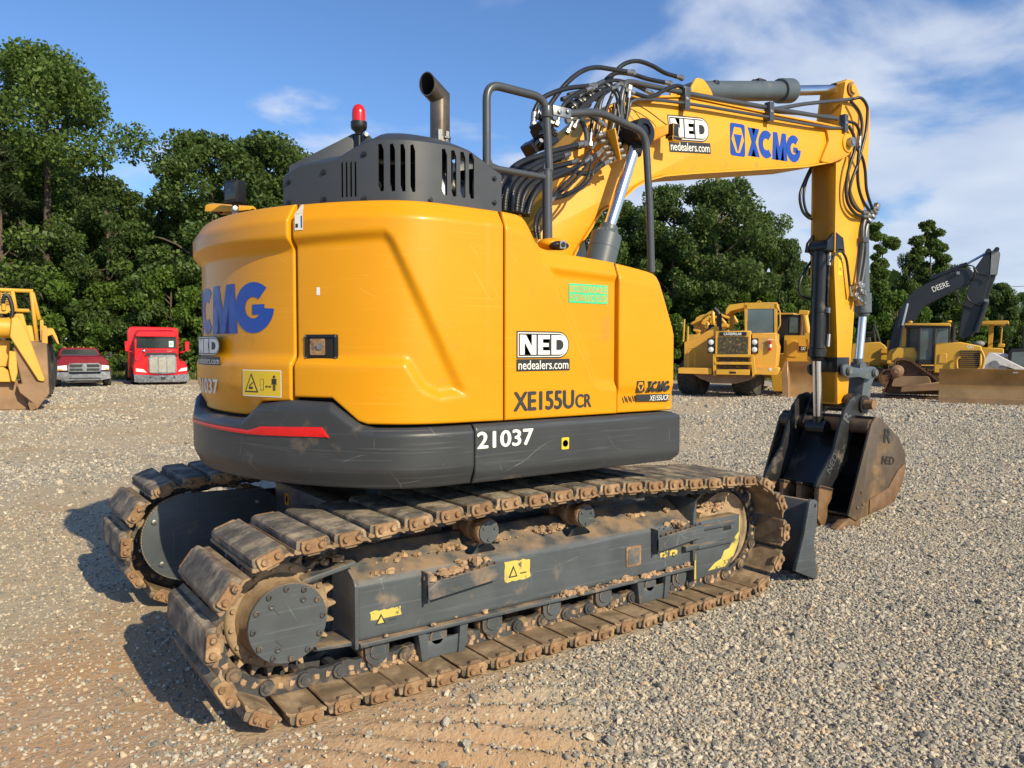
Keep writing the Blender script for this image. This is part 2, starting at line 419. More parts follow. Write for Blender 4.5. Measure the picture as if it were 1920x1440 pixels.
def on_path(s):
    s %= PL
    x = np.interp(s, PD, PTH[:, 0]); z = np.interp(s, PD, PTH[:, 1])
    a = [(np.interp((s + e) % PL, PD, PTH[:, 0]), np.interp((s + e) % PL, PD, PTH[:, 1])) for e in (-.06, .06)]
    tx, tz = a[1][0] - a[0][0], a[1][1] - a[0][1]
    return x, z, math.atan2(-tz, -tx)      # travel direction turned so that local +x runs along the chain
# shoe: local x along the chain (forward on the top run), y across, z outward
mb = MB()
HW = .33
mb.m = 1      # grouser plate, curled lips
mb.prism([(-.092, .050), (-.080, .042), (.070, .042), (.088, .030), (.094, .036), (.076, .056), (-.070, .056), (-.086, .066)], -HW + .006, HW - .006)
mb.prism([(-.060, .056), (-.048, .056), (-.050, .078), (-.056, .078)], -HW + .01, HW - .01)
for s_ in (-1, 1):   # end ears on the inside of the plate
    mb.prism([(-.040, .042), (-.030, .026), (.020, .026), (.032, .042)], s_ * (HW - .028), s_ * (HW - .006))
mb.m = 0      # end brackets with two bolts
for s_ in (-1, 1):
    y0 = s_ * HW
    mb.prism(rounded([(-.058, .040), (.048, .040), (.052, .070), (.050, .098), (-.060, .098), (-.062, .072)], .012, 3), y0 - s_ * .010, y0 + s_ * .006)
    for bx_ in (-.034, .026):
        mb.cyl((bx_, y0 + s_ * .005, .072), (bx_, y0 + s_ * .021, .072), .0165, .014, n=6)
mb.m = 2      # rubber pad with chamfered shoulders
def pad_ring(z, x0, x1, y): return [(x0, -y, z), (x1, -y, z), (x1, y, z), (x0, y, z)]
mb.loft([pad_ring(.056, -.080, .074, HW - .011), pad_ring(.082, -.078, .072, HW - .011), pad_ring(.096, -.072, .065, HW - .016), pad_ring(.102, -.060, .052, HW - .036)])
shoe_me = mb.mesh('track_shoe', [RUST, SHOE, PAD], bevel=.002, smooth=25, seg=1)
# link: two bone shaped plates with a pin boss each side
link_mes = []
for s_ in (-1, 1):
    mb = MB(); y = s_ * .088
    if s_ > 0: mb.cyl((-.066, -.10, 0), (-.066, .10, 0), .024, n=8)
    prof = rounded([(-.098, -.020), (-.085, -.040), (-.050, -.040), (-.030, -.030), (.030, -.030), (.050, -.042), (.092, -.042), (.100, -.020), (.100, .012), (.085, .030), (.060, .042), (-.085, .042), (-.098, .020)], .015, 2)
    mb.prism(prof, y - .016, y + .016)
    mb.cyl((-.066, y + s_ * .010, -.004), (-.066, y + s_ * .034, -.004), .034, n=14)
    mb.cyl((-.066, y + s_ * .034, -.004), (-.066, y + s_ * .040, -.004), .019, n=12)
    mb.m = 1
    for hx in (-.012, .044): mb.ball((hx, y + s_ * .014, .004), .017, 7, (1, .5, 1.1), .35)
    link_mes.append(mb.mesh('track_link', [LINK, MUD], smooth=35))

def make_track(yc, phase, label):
    t = link('crawler_track', None, EXC); t['label'] = label
    for k in range(NS):
        x, z, a = on_path(phase + k * PITCH)
        for nm, me in (('track_shoe', shoe_me), ('track_link', link_mes[0]), ('track_link', link_mes[1])):
            o = link(nm, me, t, (x, yc, z)); o.rotation_euler = (random.uniform(-.012, .012), -a, 0)
    return t
make_track(-.915, .0265, 'near rubber padded crawler chain on the right hand side')
make_track(1.075, .0377, 'far crawler chain beyond the car body')

# ---- track frames with wheels and rollers
YC = {-1: -.905, 1: 1.085}                         # centre lines of the two chains
def side_parts(s):
    yc = YC[s]
    Yo = lambda d: yc + s * d                   # d metres outward from the chain centre
    mb = MB()
    mb.prism([(Yo(y), z) for y, z in [(-.10, .242), (.155, .242), (.165, .257), (.16, .505), (.145, .53), (-.06, .640), (-.10, .640)]], -1.164, 1.139, axis='x')
    f = mb.build('track_frame', [GF], EXC, bevel=.008)
    if s < 0:
        cs = []
        for x in CR:
            c = MB(); c.prism(rounded([(x - .11, Yo(.11)), (x + .09, Yo(.11)), (x + .05, Yo(-.04)), (x - .07, Yo(-.04))], .03), .47, .75, axis='z'); cs.append(c.mesh('c', GF, smooth=0))
        cut(f, cs)
        for p in f.data.polygons: p.use_smooth = False
    mb = MB(); mb.prism([(Yo(-.10), .212), (Yo(.175), .212), (Yo(.175), .515), (Yo(.155), .542), (Yo(-.055), .655), (Yo(-.10), .655)], -1.186, -1.166, axis='x')
    mb.build('frame_end_plate', [GF], f, bevel=.004)
    mb = MB(); y0, y1 = sorted((Yo(-.06), Yo(.19))); mb.bx(-1.165, 1.13, y0, y1, .220, .240)
    mb.build('frame_flange', [GF], f, bevel=.003)
    mb = MB(); mb.prism([(-1.42, .55), (-1.16, .60), (-1.16, .62), (-1.42, .575)], Yo(-.05), Yo(.13)); mb.build('mud_scraper', [GF], f, bevel=.003)
    mb = MB(); mb.prism([(-1.36, .235), (-1.16, .22), (-1.16, .24), (-1.36, .25)], Yo(-.05), Yo(.14)); mb.build('mud_scraper', [GF], f, bevel=.003)
    for x in (-1.056, -.73, -.387, .017, .404, .776, 1.05):       # bottom rollers
        mb = MB()
        mb.lathe([(.02, -.12), (.070, -.115), (.078, -.075), (.060, -.066), (.060, .066), (.078, .075), (.070, .115), (.02, .12)], (x, yc, .165), (0, 1, 0), 20)
        mb.m = 1
        mb.prism(rounded([(x - .062, .238), (x - .062, .142), (x - .03, .105), (x + .03, .105), (x + .062, .142), (x + .062, .238)], .02, 3), Yo(.105), Yo(.142))
        mb.cyl((x, Yo(.142), .172), (x, Yo(.152), .172), .040, n=18)
        mb.build('bottom_roller', [RUST, GF], f, bevel=.003, seg=1)
    for x in (-.70, .80):        # chain guides
        mb = MB()
        for e in (-1, 1):
            mb.prism([(x + e * .15, .238), (x + e * .10, .238), (x + e * .085, .070), (x + e * .125, .070)], Yo(.10), Yo(.165))
        mb.prism([(x - .13, .070), (x + .13, .070), (x + .105, .160), (x - .105, .160)], Yo(.138), Yo(.152))
        mb.build('chain_guide', [GF], f, bevel=.003)
    for x in CR:                 # carrier rollers
        mb = MB()
        mb.lathe([(.02, -.16), (.062, -.155), (.072, -.09), (.05, -.08), (.05, .0), (.072, .01), (.072, .05), (.056, .055), (.056, .11)], (x, yc, .668), (0, s, 0), 22)
        mb.m = 1; mb.cyl((x, Yo(.11), .668), (x, Yo(.165), .668), .060, n=24)
        for k in range(3): mb.cyl((x + .04 * math.cos(k * 2.1 + .4), Yo(.165), .668 + .04 * math.sin(k * 2.1 + .4)), (x + .04 * math.cos(k * 2.1 + .4), Yo(.172), .668 + .04 * math.sin(k * 2.1 + .4)), .009, n=6)
        mb.m = 0; mb.lathe([(.064, .105), (.068, .11), (.068, .15), (.064, .155)], (x, yc, .668), (0, s, 0), 24)
        y0, y1 = sorted((Yo(-.19), Yo(-.11))); mb.bx(x - .03, x + .03, y0, y1, .58, .69)
        mb.build('carrier_roller', [RUST, GF], f)
    # sprocket: toothed ring, bolt ring; travel motor with a bolted cover
    mb = MB(); o = []
    for k in range(22):
        a = 2 * math.pi * k / 22
        for da, r in ((-.11, .240), (-.06, .250), (-.022, .285), (.022, .285), (.06, .250), (.11, .240)): o.append((-TX + r * math.cos(a + da), TZ + r * math.sin(a + da)))
    mb.prism(o, Yo(-.03), Yo(.03))
    mb.lathe([(.02, .0), (.242, .0), (.238, .014), (.226, .022), (.200, .022), (.02, .022)], (-TX, Yo(.03), TZ), (0, s, 0), 48)
    for k in range(16):
        a = 2 * math.pi * (k + .3) / 16; p = (-TX + .216 * math.cos(a), TZ + .216 * math.sin(a)); mb.cyl((p[0], Yo(.05), p[1]), (p[0], Yo(.064), p[1]), .012, n=6)
    mb.build('sprocket', [SPRK], f, bevel=.003, seg=1)
    mb = MB()
    mb.lathe([(.02, 0), (.198, 0), (.192, .02), (.186, .03), (.178, .12)], (-TX, Yo(.05), TZ), (0, s, 0), 56)
    mb.m = 1; mb.lathe([(.179, .115), (.179, .126), (.176, .129), (.01, .129)], (-TX, Yo(.05), TZ), (0, s, 0), 56)
    mb.m = 2
    for k in range(12):
        a = 2 * math.pi * (k + .1) / 12; p = (-TX + .158 * math.cos(a), TZ + .158 * math.sin(a))
        mb.lathe([(.013, 0), (.013, .010), (.008, .011), (.007, .004), (.001, .004)], (p[0], Yo(.178), p[1]), (0, s, 0), 10)
    for a in (55, 130, 245):
        p = (-TX + .118 * math.cos(R(a)), TZ + .118 * math.sin(R(a))); mb.lathe([(.014, 0), (.014, .006), (.009, .007), (.002, .003)], (p[0], Yo(.179), p[1]), (0, s, 0), 10)
    mb.m = 1
    for a, rz in ((125, .9), (245, .8)): mb.box((-TX + .085 * math.cos(R(a)), Yo(.180), TZ + .085 * math.sin(R(a))), (.045, .006, .017), Matrix.Rotation(rz, 3, 'Y'))
    mb.build('motor_cover', [SPRK, GF, LINK], f)
    mb = MB()                    # idler
    mb.lathe([(.04, -.11), (.10, -.10), (.12, -.085), (.225, -.085), (.238, -.10), (.258, -.10), (.260, -.028), (.278, -.026), (.278, .026), (.260, .028), (.258, .10), (.238, .10), (.225, .085), (.12, .085), (.10, .10), (.04, .11)], (TX, yc, TZ), (0, 1, 0), 44)
    mb.build('idler_wheel', [SPRK], f)
    # idler guard: ribbed grey box with a worn yellow corner
    gd = MB(); gx0, gx1, gy = 1.139, 1.588, .16
    gd.prism(rounded([(gx0, .144), (gx0 + .02, .144), (gx1 - .12, .175), (gx1 - .02, .27), (gx1, .33), (gx1, .520), (gx0, .520)], .02, 3), Yo(gy - .06), Yo(gy + .02))
    for z in (.477, .360): gd.prism(rounded([(gx0 + .01, z - .012), (gx1 - .09, z - .012), (gx1 - .08, z + .012), (gx0 + .01, z + .012)], .008, 2), Yo(gy + .012), Yo(gy + .045))
    gd.prism([(gx0 - .02, .275), (gx0 + .006, .275), (gx0 + .006, .67), (gx0 - .02, .58)], Yo(gy - .25), Yo(gy + .028))
    gd.prism(rounded([(gx0 - .10, .350), (gx0 + .03, .350), (gx0 + .03, .380), (gx0 - .10, .380)], .008, 2), Yo(gy - .01), Yo(gy + .040))
    gd.m = 1
    gd.prism([(gx0 + .13, .184), (gx0 + .30, .186), (gx1 - .06, .25), (gx1 - .012, .335), (gx1 - .012, .405), (gx1 - .05, .375), (gx1 - .11, .305), (gx1 - .16, .295), (gx1 - .19, .245), (gx1 - .25, .228)], Yo(gy + .020), Yo(gy + .0215))
    gd.prism([(gx0 + .002, .148), (gx0 + .020, .148), (gx0 + .016, .315), (gx0 + .004, .335)], Yo(gy + .02), Yo(gy + .0215))
    gd.prism([(gx1 - .014, .375), (gx1 - .003, .375), (gx1 - .003, .515), (gx1 - .012, .508)], Yo(gy + .02), Yo(gy + .0215))
    gd.m = 2; y0, y1 = sorted((Yo(gy + .0195), Yo(gy + .0215))); gd.bx(gx1 - .17, gx1 - .09, y0, y1, .428, .451)
    gd.build('idler_guard', [GF, YSW, DARK], f, bevel=.003)
    for (sx, w) in ((-.822, .43), (.772, .41)):      # climbing steps with tread teeth
        st = MB()
        st.prism(rounded([(sx, .390), (sx + w, .430), (sx + w, .512), (sx, .476)], .012, 2), Yo(.205), Yo(.225))
        st.prism([(sx, .375), (sx + .012, .375), (sx + .012, .525), (sx, .525)], Yo(.15), Yo(.22))
        st.prism([(sx + .004, .464), (sx + w, .496), (sx + w, .508), (sx + .004, .476)], Yo(.12), Yo(.22))
        for k in range(9): st.prism([(sx + .02 + k * w / 9.3, .474 + k * .0035), (sx + .04 + k * w / 9.3, .474 + k * .0035), (sx + .03 + k * w / 9.3, .496 + k * .0035)], Yo(.205), Yo(.224))
        st.build('step', [GF], f, bevel=.003, seg=1)
    return f
FN = side_parts(-1); FF = side_parts(1)
FN['label'] = 'near track frame with steps, mud and worn yellow warning stickers'
# far track, inner side: rounded motor guard seen between the tracks
mb = MB(); o = arc(-1.504, .43, .275, 90, 270, 22) + [(-1.02, .155), (-.93, .30), (-.93, .62), (-1.02, .69)]
mb.prism(o, .775, .800); mb.m = 3; mb.ribbon(arc(-1.504, .43, .277, 95, 215, 30), .765, .80, .010); mb.m = 1; mb.ribbon(arc(-1.504, .43, .277, 215, 262, 14), .765, .80, .006)
mb.m = 2
for p in ((-1.70, .545), (-1.66, .275), (-1.06, .60)): mb.cyl((p[0], .776, p[1]), (p[0], .764, p[1]), .018, n=10)
mb.build('motor_guard', [GF, YSW, STEEL, SPRK], FF, bevel=.003)

# frame stickers and recessed plate
def on_frame(x0, z0): return lambda u, v, h: (x0 + u, -1.0665 - h, z0 + v)
def worn(w, h, seed):
    rr = random.Random(seed); P = []
    for (a, b) in ((0, 0), (w, 0), (w, h), (0, h)):
        P.append((a, b))
    out = []
    for i in range(4):
        A, B = P[i], P[(i + 1) % 4]
        for k in range(7):
            t = k / 7; out.append((A[0] + (B[0] - A[0]) * t + rr.uniform(-.004, .004), A[1] + (B[1] - A[1]) * t + rr.uniform(-.005, .005)))
    return out
for (x, z, w, h, sd) in ((-1.103, .288, .163, .087, 1), (-.327, .380, .17, .107, 2), (.848, .308, .066, .056, 3), (.934, .308, .066, .056, 4)):
    items = [('poly', worn(w, h, sd), 0, 0, YSW, 0)]
    if w > .1:
        items += [('poly', [(w * .15, h * .2), (w * .5, h * .2), (w * .34, h * .8)], 0, 0, BKW, 1), ('poly', [(w * .22, h * .27), (w * .43, h * .27), (w * .34, h * .64)], 0, 0, YSW, 2), ('poly', rect(w * .6, h * .3, w * .85, h * .36), 0, 0, BKW, 1)]
    else:
        items += [('poly', rect(w * .3, h * .2, w * .6, h * .75), 0, 0, BKW, 1), ('poly', rect(w * .4, h * .35, w * .7, h * .6), 0, 0, YSW, 2)]
    print_on('warning_sticker', FN, on_frame(x, z), items)
mb = MB(); mb.prism(rounded(rect(.557, .318, .679, .44), .012), -1.064, -1.073); mb.m = 1; mb.prism(rounded(rect(.572, .333, .664, .425), .01), -1.073, -1.075)
mb.build('adjuster_plate', [RUST, GF], FN)

# clay lying on steps, frame shoulders and between the chain links
def lumps(name, spots, parent, big=.03, mat=MUD):
    mb = MB()
    for (x0, x1, y0, y1, z0, z1, n) in spots:
        ks = [random.random() for _ in range(max(2, n // 16))]
        for _ in range(n):
            t = min(1, max(0, random.choice(ks) + random.gauss(0, .035))) if random.random() < .8 else random.random(); r = big * (.18 + .75 * random.random() ** 3)
            mb.ball((x0 + (x1 - x0) * t, random.uniform(y0, y1), z0 + (z1 - z0) * t + random.uniform(-.004, .012)), r, 6, (1.2, 1, .7), .3)
    o = mb.build(name, [mat], parent, smooth=0); o['kind'] = 'stuff'; return o
lumps('dried_mud', [(-1.12, -.92, -1.04, -.90, .535, .535, 70), (-1.1, .35, -1.0, -.87, .575, .595, 160), (-.80, -.41, -1.12, -1.03, .492, .522, 130), (-.62, -.44, -1.12, -1.0, .522, .537, 50), (.79, 1.13, -1.11, -1.0, .522, .522, 60), (1.1, 1.5, -1.04, -.92, .568, .552, 90), (1.18, 1.56, -1.02, -.97, .60, .58, 60),
                    (-1.15, 1.12, -1.10, -1.068, .247, .247, 110), (-1.2, .95, -1.03, -.98, .075, .075, 200), (1.0, 1.4, -1.03, -.98, .08, .08, 60), (-1.3, -.9, -.85, -.75, .60, .62, 60), (.40, 1.05, -.97, -.84, .58, .58, 70), (-1.40, -1.18, -1.0, -.85, .60, .63, 40)], FN, .030)
lumps('dried_mud', [(-1.2, -1.0, .82, .98, .70, .66, 60), (-1.5, -1.0, .78, .98, .12, .12, 40)], FF, .035)

# ---- car body between the tracks, swing bearing
mb = MB()
mb.prism([(-.86, -.62), (.80, -.62), (.98, -.30), (.98, .30), (.80, .62), (-.86, .62), (-.80, .2), (-.80, -.2)], .40, .70, axis='z')
for sx in (-1, 1):
    for sy in (-1, 1):
        mb.loft([[(sx * x + a, sy * .60, z) for a, z in ((-.16, .38), (.16, .38), (.16, .70), (-.16, .70))] if k == 0 else [(sx * x * 1.25 + a, sy * .86, z) for a, z in ((-.20, .30), (.20, .30), (.20, .62), (-.20, .62))] for k, x in ((0, .62), (1, .62))])
mb.build('car_body', [GF], EXC, bevel=.01)
mb = MB(); mb.lathe([(.30, .68), (.58, .68), (.58, .80), (.54, .80), (.54, .90), (.62, .90), (.62, .985), (.30, .985)], (0, 0, 0), (0, 0, 1), 40)
mb.build('swing_bearing', [GF], EXC)
c0 = None
SUR = lambda u, v, h: (-.865 - h, .44 - u, .60 + v)
# cross beam facing the rear with a small sticker
mb = MB(); mb.bx(-.93, -.80, -.80, .80, .36, .73); cb_ = mb.build('cross_beam', [GF], EXC, bevel=.012)
print_on('beam_sticker', cb_, lambda u, v, h: (-.931 - h, .60 - u, .60 + v), [('poly', rect(0, 0, .075, .075), 0, 0, ORG, 0), ('poly', thick_arc(.038, .036, .012, .020, 0, 330, 10), 0, 0, BKP, 1), ('poly', rect(.012, .055, .064, .060), 0, 0, BKP, 1), ('poly', rect(.018, .012, .05, .016), 0, 0, BKP, 1)])
# dark hydraulic clutter under the upper frame
mb = MB(); mb.bx(-.9, .75, -.95, .95, .955, 1.0)
for k in range(5): mb.tube([(.55 + .06 * k, -.55, .97), (.75 + .05 * k, -.60, .90), (.95 + .03 * k, -.5, .93), (1.1, -.2, .97)], .016, 6)
mb.build('under_frame', [DARK], EXC)

# ---- dozer blade at the front
mb = MB(); cv = [(2.22, .02), (2.17, .12), (2.135, .26), (2.14, .42), (2.19, .56)]
mb.prism(cv + [(x + .03, z) for x, z in reversed(cv)], -1.215, 1.245)
bl = mb.build('dozer_blade', [GF], EXC, bevel=.004)
bl['label'] = 'grey dozer blade across the front of the tracks'
ep = rounded([(2.132,0.566),(2.163,0.578),(2.208,0.569),(2.227,0.548),(2.219,0.402),(2.19,0.285),(2.243,-0.004),(1.985,0.1),(2.077,0.346)], .012, 3)
for e0, e1 in ((-1.245, -1.217), (1.247, 1.275)):
    mb = MB(); mb.prism(ep, e0, e1)
    mb.m = 1; mb.cyl((ep[8][0], e0 - .0005, .53), (ep[8][0], e0 - .0015, .53), .014, n=14)
    mb.build('blade_end_plate', [GF, DARK], bl, bevel=.003)
mb = MB(); mb.bx(2.24, 2.29, -1.215, 1.245, -.0, .07); mb.build('cutting_edge', [TOOTH], bl, bevel=.004)
for y in (-.42, .42):
    mb = MB(); mb.prism([(.85, .36), (.85, .50), (2.14, .40), (2.14, .22)], y - .07, y + .07); mb.build('blade_arm', [GF], bl, bevel=.006)
mb = MB(); mb.cyl((1.0, 0, .62), (1.6, 0, .55), .06); mb.m = 1; mb.cyl((1.6, 0, .55), (2.12, 0, .45), .035); mb.build('blade_cylinder', [CYL, CHR], bl)

# ================================================================== upper structure: a plan outline swept upward
def plan_outline(R_=1.575, ys=1.245, x0=.8, n=900, sig=.13):
    a0 = math.pi + math.asin(ys / R_); xj = R_ * math.cos(a0)
    P = [(x, -ys) for x in np.linspace(x0, xj, 200)]
    P += [(R_ * math.cos(a), R_ * math.sin(a)) for a in np.linspace(a0, 2 * math.pi - a0, 400)[1:]]
    P += [(x, ys) for x in np.linspace(xj, x0, 200)[1:]]
    P = np.array(P); d = np.r_[0, np.cumsum(np.hypot(*np.diff(P, axis=0).T))]
    s = np.linspace(0, d[-1], n); q = np.c_[np.interp(s, d, P[:, 0]), np.interp(s, d, P[:, 1])]
    k = int(round(3 * sig / (s[1] - s[0]))); w = np.exp(-.5 * (np.arange(-k, k + 1) * (s[1] - s[0]) / sig) ** 2); w /= w.sum()
    e = np.r_[2 * q[:1] - q[k:0:-1], q, 2 * q[-1:] - q[-2:-k - 2:-1]]
    q = np.c_[np.convolve(e[:, 0], w, 'valid'), np.convolve(e[:, 1], w, 'valid')]
    t = np.gradient(q, axis=0); t /= np.hypot(*t.T)[:, None]; nr = np.c_[-t[:, 1], t[:, 0]]
    if nr[0, 1] > 0: nr = -nr
    return s, q, nr
PS, PQ, PN = plan_outline(); SMAX = PS[-1]
def skin(s, z, off=0.0):
    x = np.interp(s, PS, PQ[:, 0]); y = np.interp(s, PS, PQ[:, 1]); nx = np.interp(s, PS, PN[:, 0]); ny = np.interp(s, PS, PN[:, 1])
    return (float(x + nx * off), float(y + ny * off), float(z))
def sstep(a, b, x):
    t = min(1, max(0, (x - a) / (b - a))); return t * t * (3 - 2 * t)
def poly_sd(p, P):
    """distance inside a polygon (0 outside)"""
    x, y = p; ins = False; d = 9
    for i in range(len(P)):
        x0, y0 = P[i - 1]; x1, y1 = P[i]
        if (y0 > y) != (y1 > y) and x < (x1 - x0) * (y - y0) / (y1 - y0) + x0: ins = not ins
        dx, dy = x1 - x0, y1 - y0; t = max(0, min(1, ((x - x0) * dx + (y - y0) * dy) / (dx * dx + dy * dy + 1e-12)))
        d = min(d, math.hypot(x - x0 - t * dx, y - y0 - t * dy))
    return d if ins else 0
def interp(P, s):
    P = sorted(P); return float(np.interp(s, [p[0] for p in P], [p[1] for p in P]))
def skin_panel(name, bot, top, mat, parent, disp=lambda s, z: 0, nx=60, nz=46, fil=.011, off=0.0, back=.05, srange=None, label=None):
    """a pressed panel on the plan outline between two (s, z) lines; edges roll in by fil and turn back"""
    s0, s1 = srange or (min(p[0] for p in bot), max(p[0] for p in bot))
    edge = [.0, .0015, .004, .008, .013, .02, .03]
    S_ = sorted(set([s0 + e for e in edge] + [s1 - e for e in edge] + list(np.linspace(s0 + .04, s1 - .04, nx)) + [p[0] + d for p in bot + top for d in (-.012, 0, .012) if s0 + .03 < p[0] < s1 - .03]))
    T_ = [0, .002, .005, .01, .016, .025, .04] + list(np.linspace(.055, .945, nz)) + [.96, .975, .984, .99, .995, .998, 1]
    V = []; rows = len(T_) + 2
    for s in S_:
        b, t = interp(bot, s), interp(top, s)
        es = min(s - s0, s1 - s)
        col = []
        sb = (interp(bot, s + .01) - interp(bot, s - .01)) / .02; st = (interp(top, s + .01) - interp(top, s - .01)) / .02
        for T in T_:
            z = b + (t - b) * T
            e = min(es, (z - b) / math.sqrt(1 + sb * sb), (t - z) / math.sqrt(1 + st * st))
            f = 0 if e >= fil else fil - math.sqrt(max(0, fil * fil - (fil - max(e, 0)) ** 2))
            col.append(skin(s, z, off + disp(s, z) - f))
        p0 = skin(s, b, off + disp(s, b) - back); p1 = skin(s, t, off + disp(s, t) - back)
        V += [p0] + col + [p1]
    F = []
    n = rows
    for i in range(len(S_) - 1):
        for j in range(n - 1): F.append((i * n + j, (i + 1) * n + j, (i + 1) * n + j + 1, i * n + j + 1))
    mb = MB(); mb.add(V, F)
    # turned-in side edges
    for i, s in ((0, s0), (len(S_) - 1, s1)):
        c = V[i * n:(i + 1) * n]; b, t = interp(bot, s), interp(top, s)
        inner = [skin(s, p[2], off - back - fil) for p in c]
        mb.add(c + inner, [(k, k + 1, n + k + 1, n + k) for k in range(n - 1)])
    o = mb.build(name, [mat], parent, smooth=50)
    if label: o['label'] = label
    return o
ZB, ZT = 1.268, 2.318
# recessed fields of the pressings
F_DOOR = [(2.50, 2.15), (1.890, 2.174), (1.850, 2.14), (1.462, 1.40), (1.62, 1.385), (1.72, 1.43), (1.80, 1.545), (2.50, 1.545)]
F_SIDE = [(.99, 2.055), (.66, 1.42), (.60, 1.40), (.40, 1.40), (.40, 2.035)]
def rim(z): return -.055 * min(1, max(0, (z - 2.235) / (ZT - 2.235)))
def d_door(s, z): return rim(z) - .034 * sstep(-.01, .05, poly_sd((s, z), F_DOOR)) if s > 1.35 else rim(z)
def d_side(s, z): return -.022 * sstep(0, .05, poly_sd((s, z), F_SIDE)) - .03 * sstep(-.10, 0, z - interp(TOP_SIDE, s))
def d_cw(s, z): return rim(z) + .012 * sstep(2.10, 2.16, z) - .034 * sstep(1.545, 1.60, z) * (1 - sstep(2.09, 2.16, z)) - .05 * (1 - sstep(1.30, 1.45, z)) * sstep(2.55, 2.75, s) * (1 - sstep(3.61, 3.81, s))
def d_front(s, z): return -.03 * sstep(-.10, 0, z - interp(TOP_FRONT, s)) - .012 * sstep(1.42, 1.37, z) - .05 * (1 - sstep(.0, .06, s)) ** 2
seam = .008
TOP_SIDE = [(1.268,2.31),(1.203,2.306),(1.154,2.302),(1.121,2.292),(1.098,2.273),(1.071,2.236),(1.037,2.179),(1.009,2.149),(0.968,2.138),(0.862,2.129),(0.715,2.119),(0.499,2.105)]
TOP_FRONT = [(0.491,2.102),(0.361,2.087),(0.235,2.07),(0.183,2.058),(0.157,2.044),(0.131,2.011)]
TOP_FRONT = [p for p in TOP_FRONT] + [(.0, 1.70)]
door = skin_panel('engine_door', [(1.255, ZB - .002), (1.985, ZB + .004), (2.03, 1.285), (2.165, 1.392), (2.38, 1.392)], [(1.255, ZT - .006), (1.6, ZT), (2.38, ZT)], Y_, EXC, d_door, nx=90, nz=70, label='large yellow engine door with a pressed recess and recessed latch')
side = skin_panel('side_door', [(.487, ZB - .002), (1.245, ZB - .002)], [(s, z) for s, z in TOP_SIDE], Y_, EXC, d_side, nx=70, nz=60, srange=(.487, 1.245), label='middle yellow side door with model number and green sticker')
front = skin_panel('front_side_door', [(0, ZB - .002), (.475, ZB - .002)], TOP_FRONT, Y_, EXC, d_front, nx=40, nz=50, srange=(0, .475), label='front yellow side door with small black maker print')
CWB = [(2.395, 1.375), (2.60, 1.365), (2.70, 1.30), (2.80, 1.285), (3.56, 1.285), (3.66, 1.30), (3.76, 1.365), (SMAX - 2.395, 1.375)]
cw = skin_panel('counterweight', CWB, [(2.395, ZT), (SMAX - 2.395, ZT)], Y_, EXC, d_cw, nx=90, nz=60, label='round yellow counterweight across the tail')
skin_panel('left_engine_door', [(SMAX - 2.38, 1.39), (SMAX - 1.0, ZB)], [(SMAX - 2.38, ZT), (SMAX - 1.0, ZT)], Y_, EXC, lambda s, z: rim(z), nx=40, nz=20)
# charcoal bumper and skirts
SK0 = .968
def d_skirt(s, z): return .022 - .022 * (1 - sstep(.965, 1.03, z)) - .02 * sstep(1.225, 1.27, z) * (1 if s < 1.9 else .0)
def d_bump(s, z): return .026 - .040 * (1 - sstep(.95, 1.07, z)) - .024 * sstep(-.035, .0, z - interp(BMT, s))
BMT = [(1.445, 1.256), (1.95, 1.256), (2.02, 1.272), (2.17, 1.372), (2.40, 1.378), (2.61, 1.352), (2.72, 1.280), (2.78, 1.272)]
BMT = BMT + [(SMAX - s, z) for s, z in BMT]
skirt = skin_panel('side_skirt', [(0, SK0 + .03), (.05, SK0), (1.437, SK0)], [(0, 1.235), (.06, 1.258), (1.437, 1.258)], GR, EXC, d_skirt, nx=60, nz=24, fil=.012, back=.25, srange=(0, 1.437), label='charcoal side skirt with white number under the doors')
bump = skin_panel('rear_bumper', [(1.443, SK0), (SMAX - 1.443, SK0)], BMT, GR, EXC, d_bump, nx=140, nz=30, fil=.012, back=.16, label='charcoal bumper curving round the tail')
skin_panel('left_skirt', [(SMAX - 1.437, SK0), (SMAX, SK0)], [(SMAX - 1.437, 1.258), (SMAX, 1.258)], GR, EXC, d_skirt, nx=20, nz=10, back=.2)
# near-black filler inside paints the shade seen in panel gaps; deck on top
mb = MB(); o = [skin(s, 0, -.085)[:2] for s in np.linspace(.1, SMAX - .1, 60)]
mb.prism(o, .985, 1.40, axis='z')
o = [skin(s, 0, -.085)[:2] for s in np.linspace(1.2, SMAX - 1.2, 50)]
mb.prism(o, 1.40, 2.295, axis='z')
mb.build('gap_shade_filler', [DARK], EXC)
mb = MB(); inner = [(x, z) for x, z in [(.78, 1.28), (.78, 1.69), (.66, 2.0), (.30, 2.075), (-.18, 2.12), (-.30, 2.25), (-.40, 2.26), (-.40, 1.28)]]
mb.prism(inner, -1.20, -.42); mb.build('tool_box', [Y_], EXC, bevel=.01)

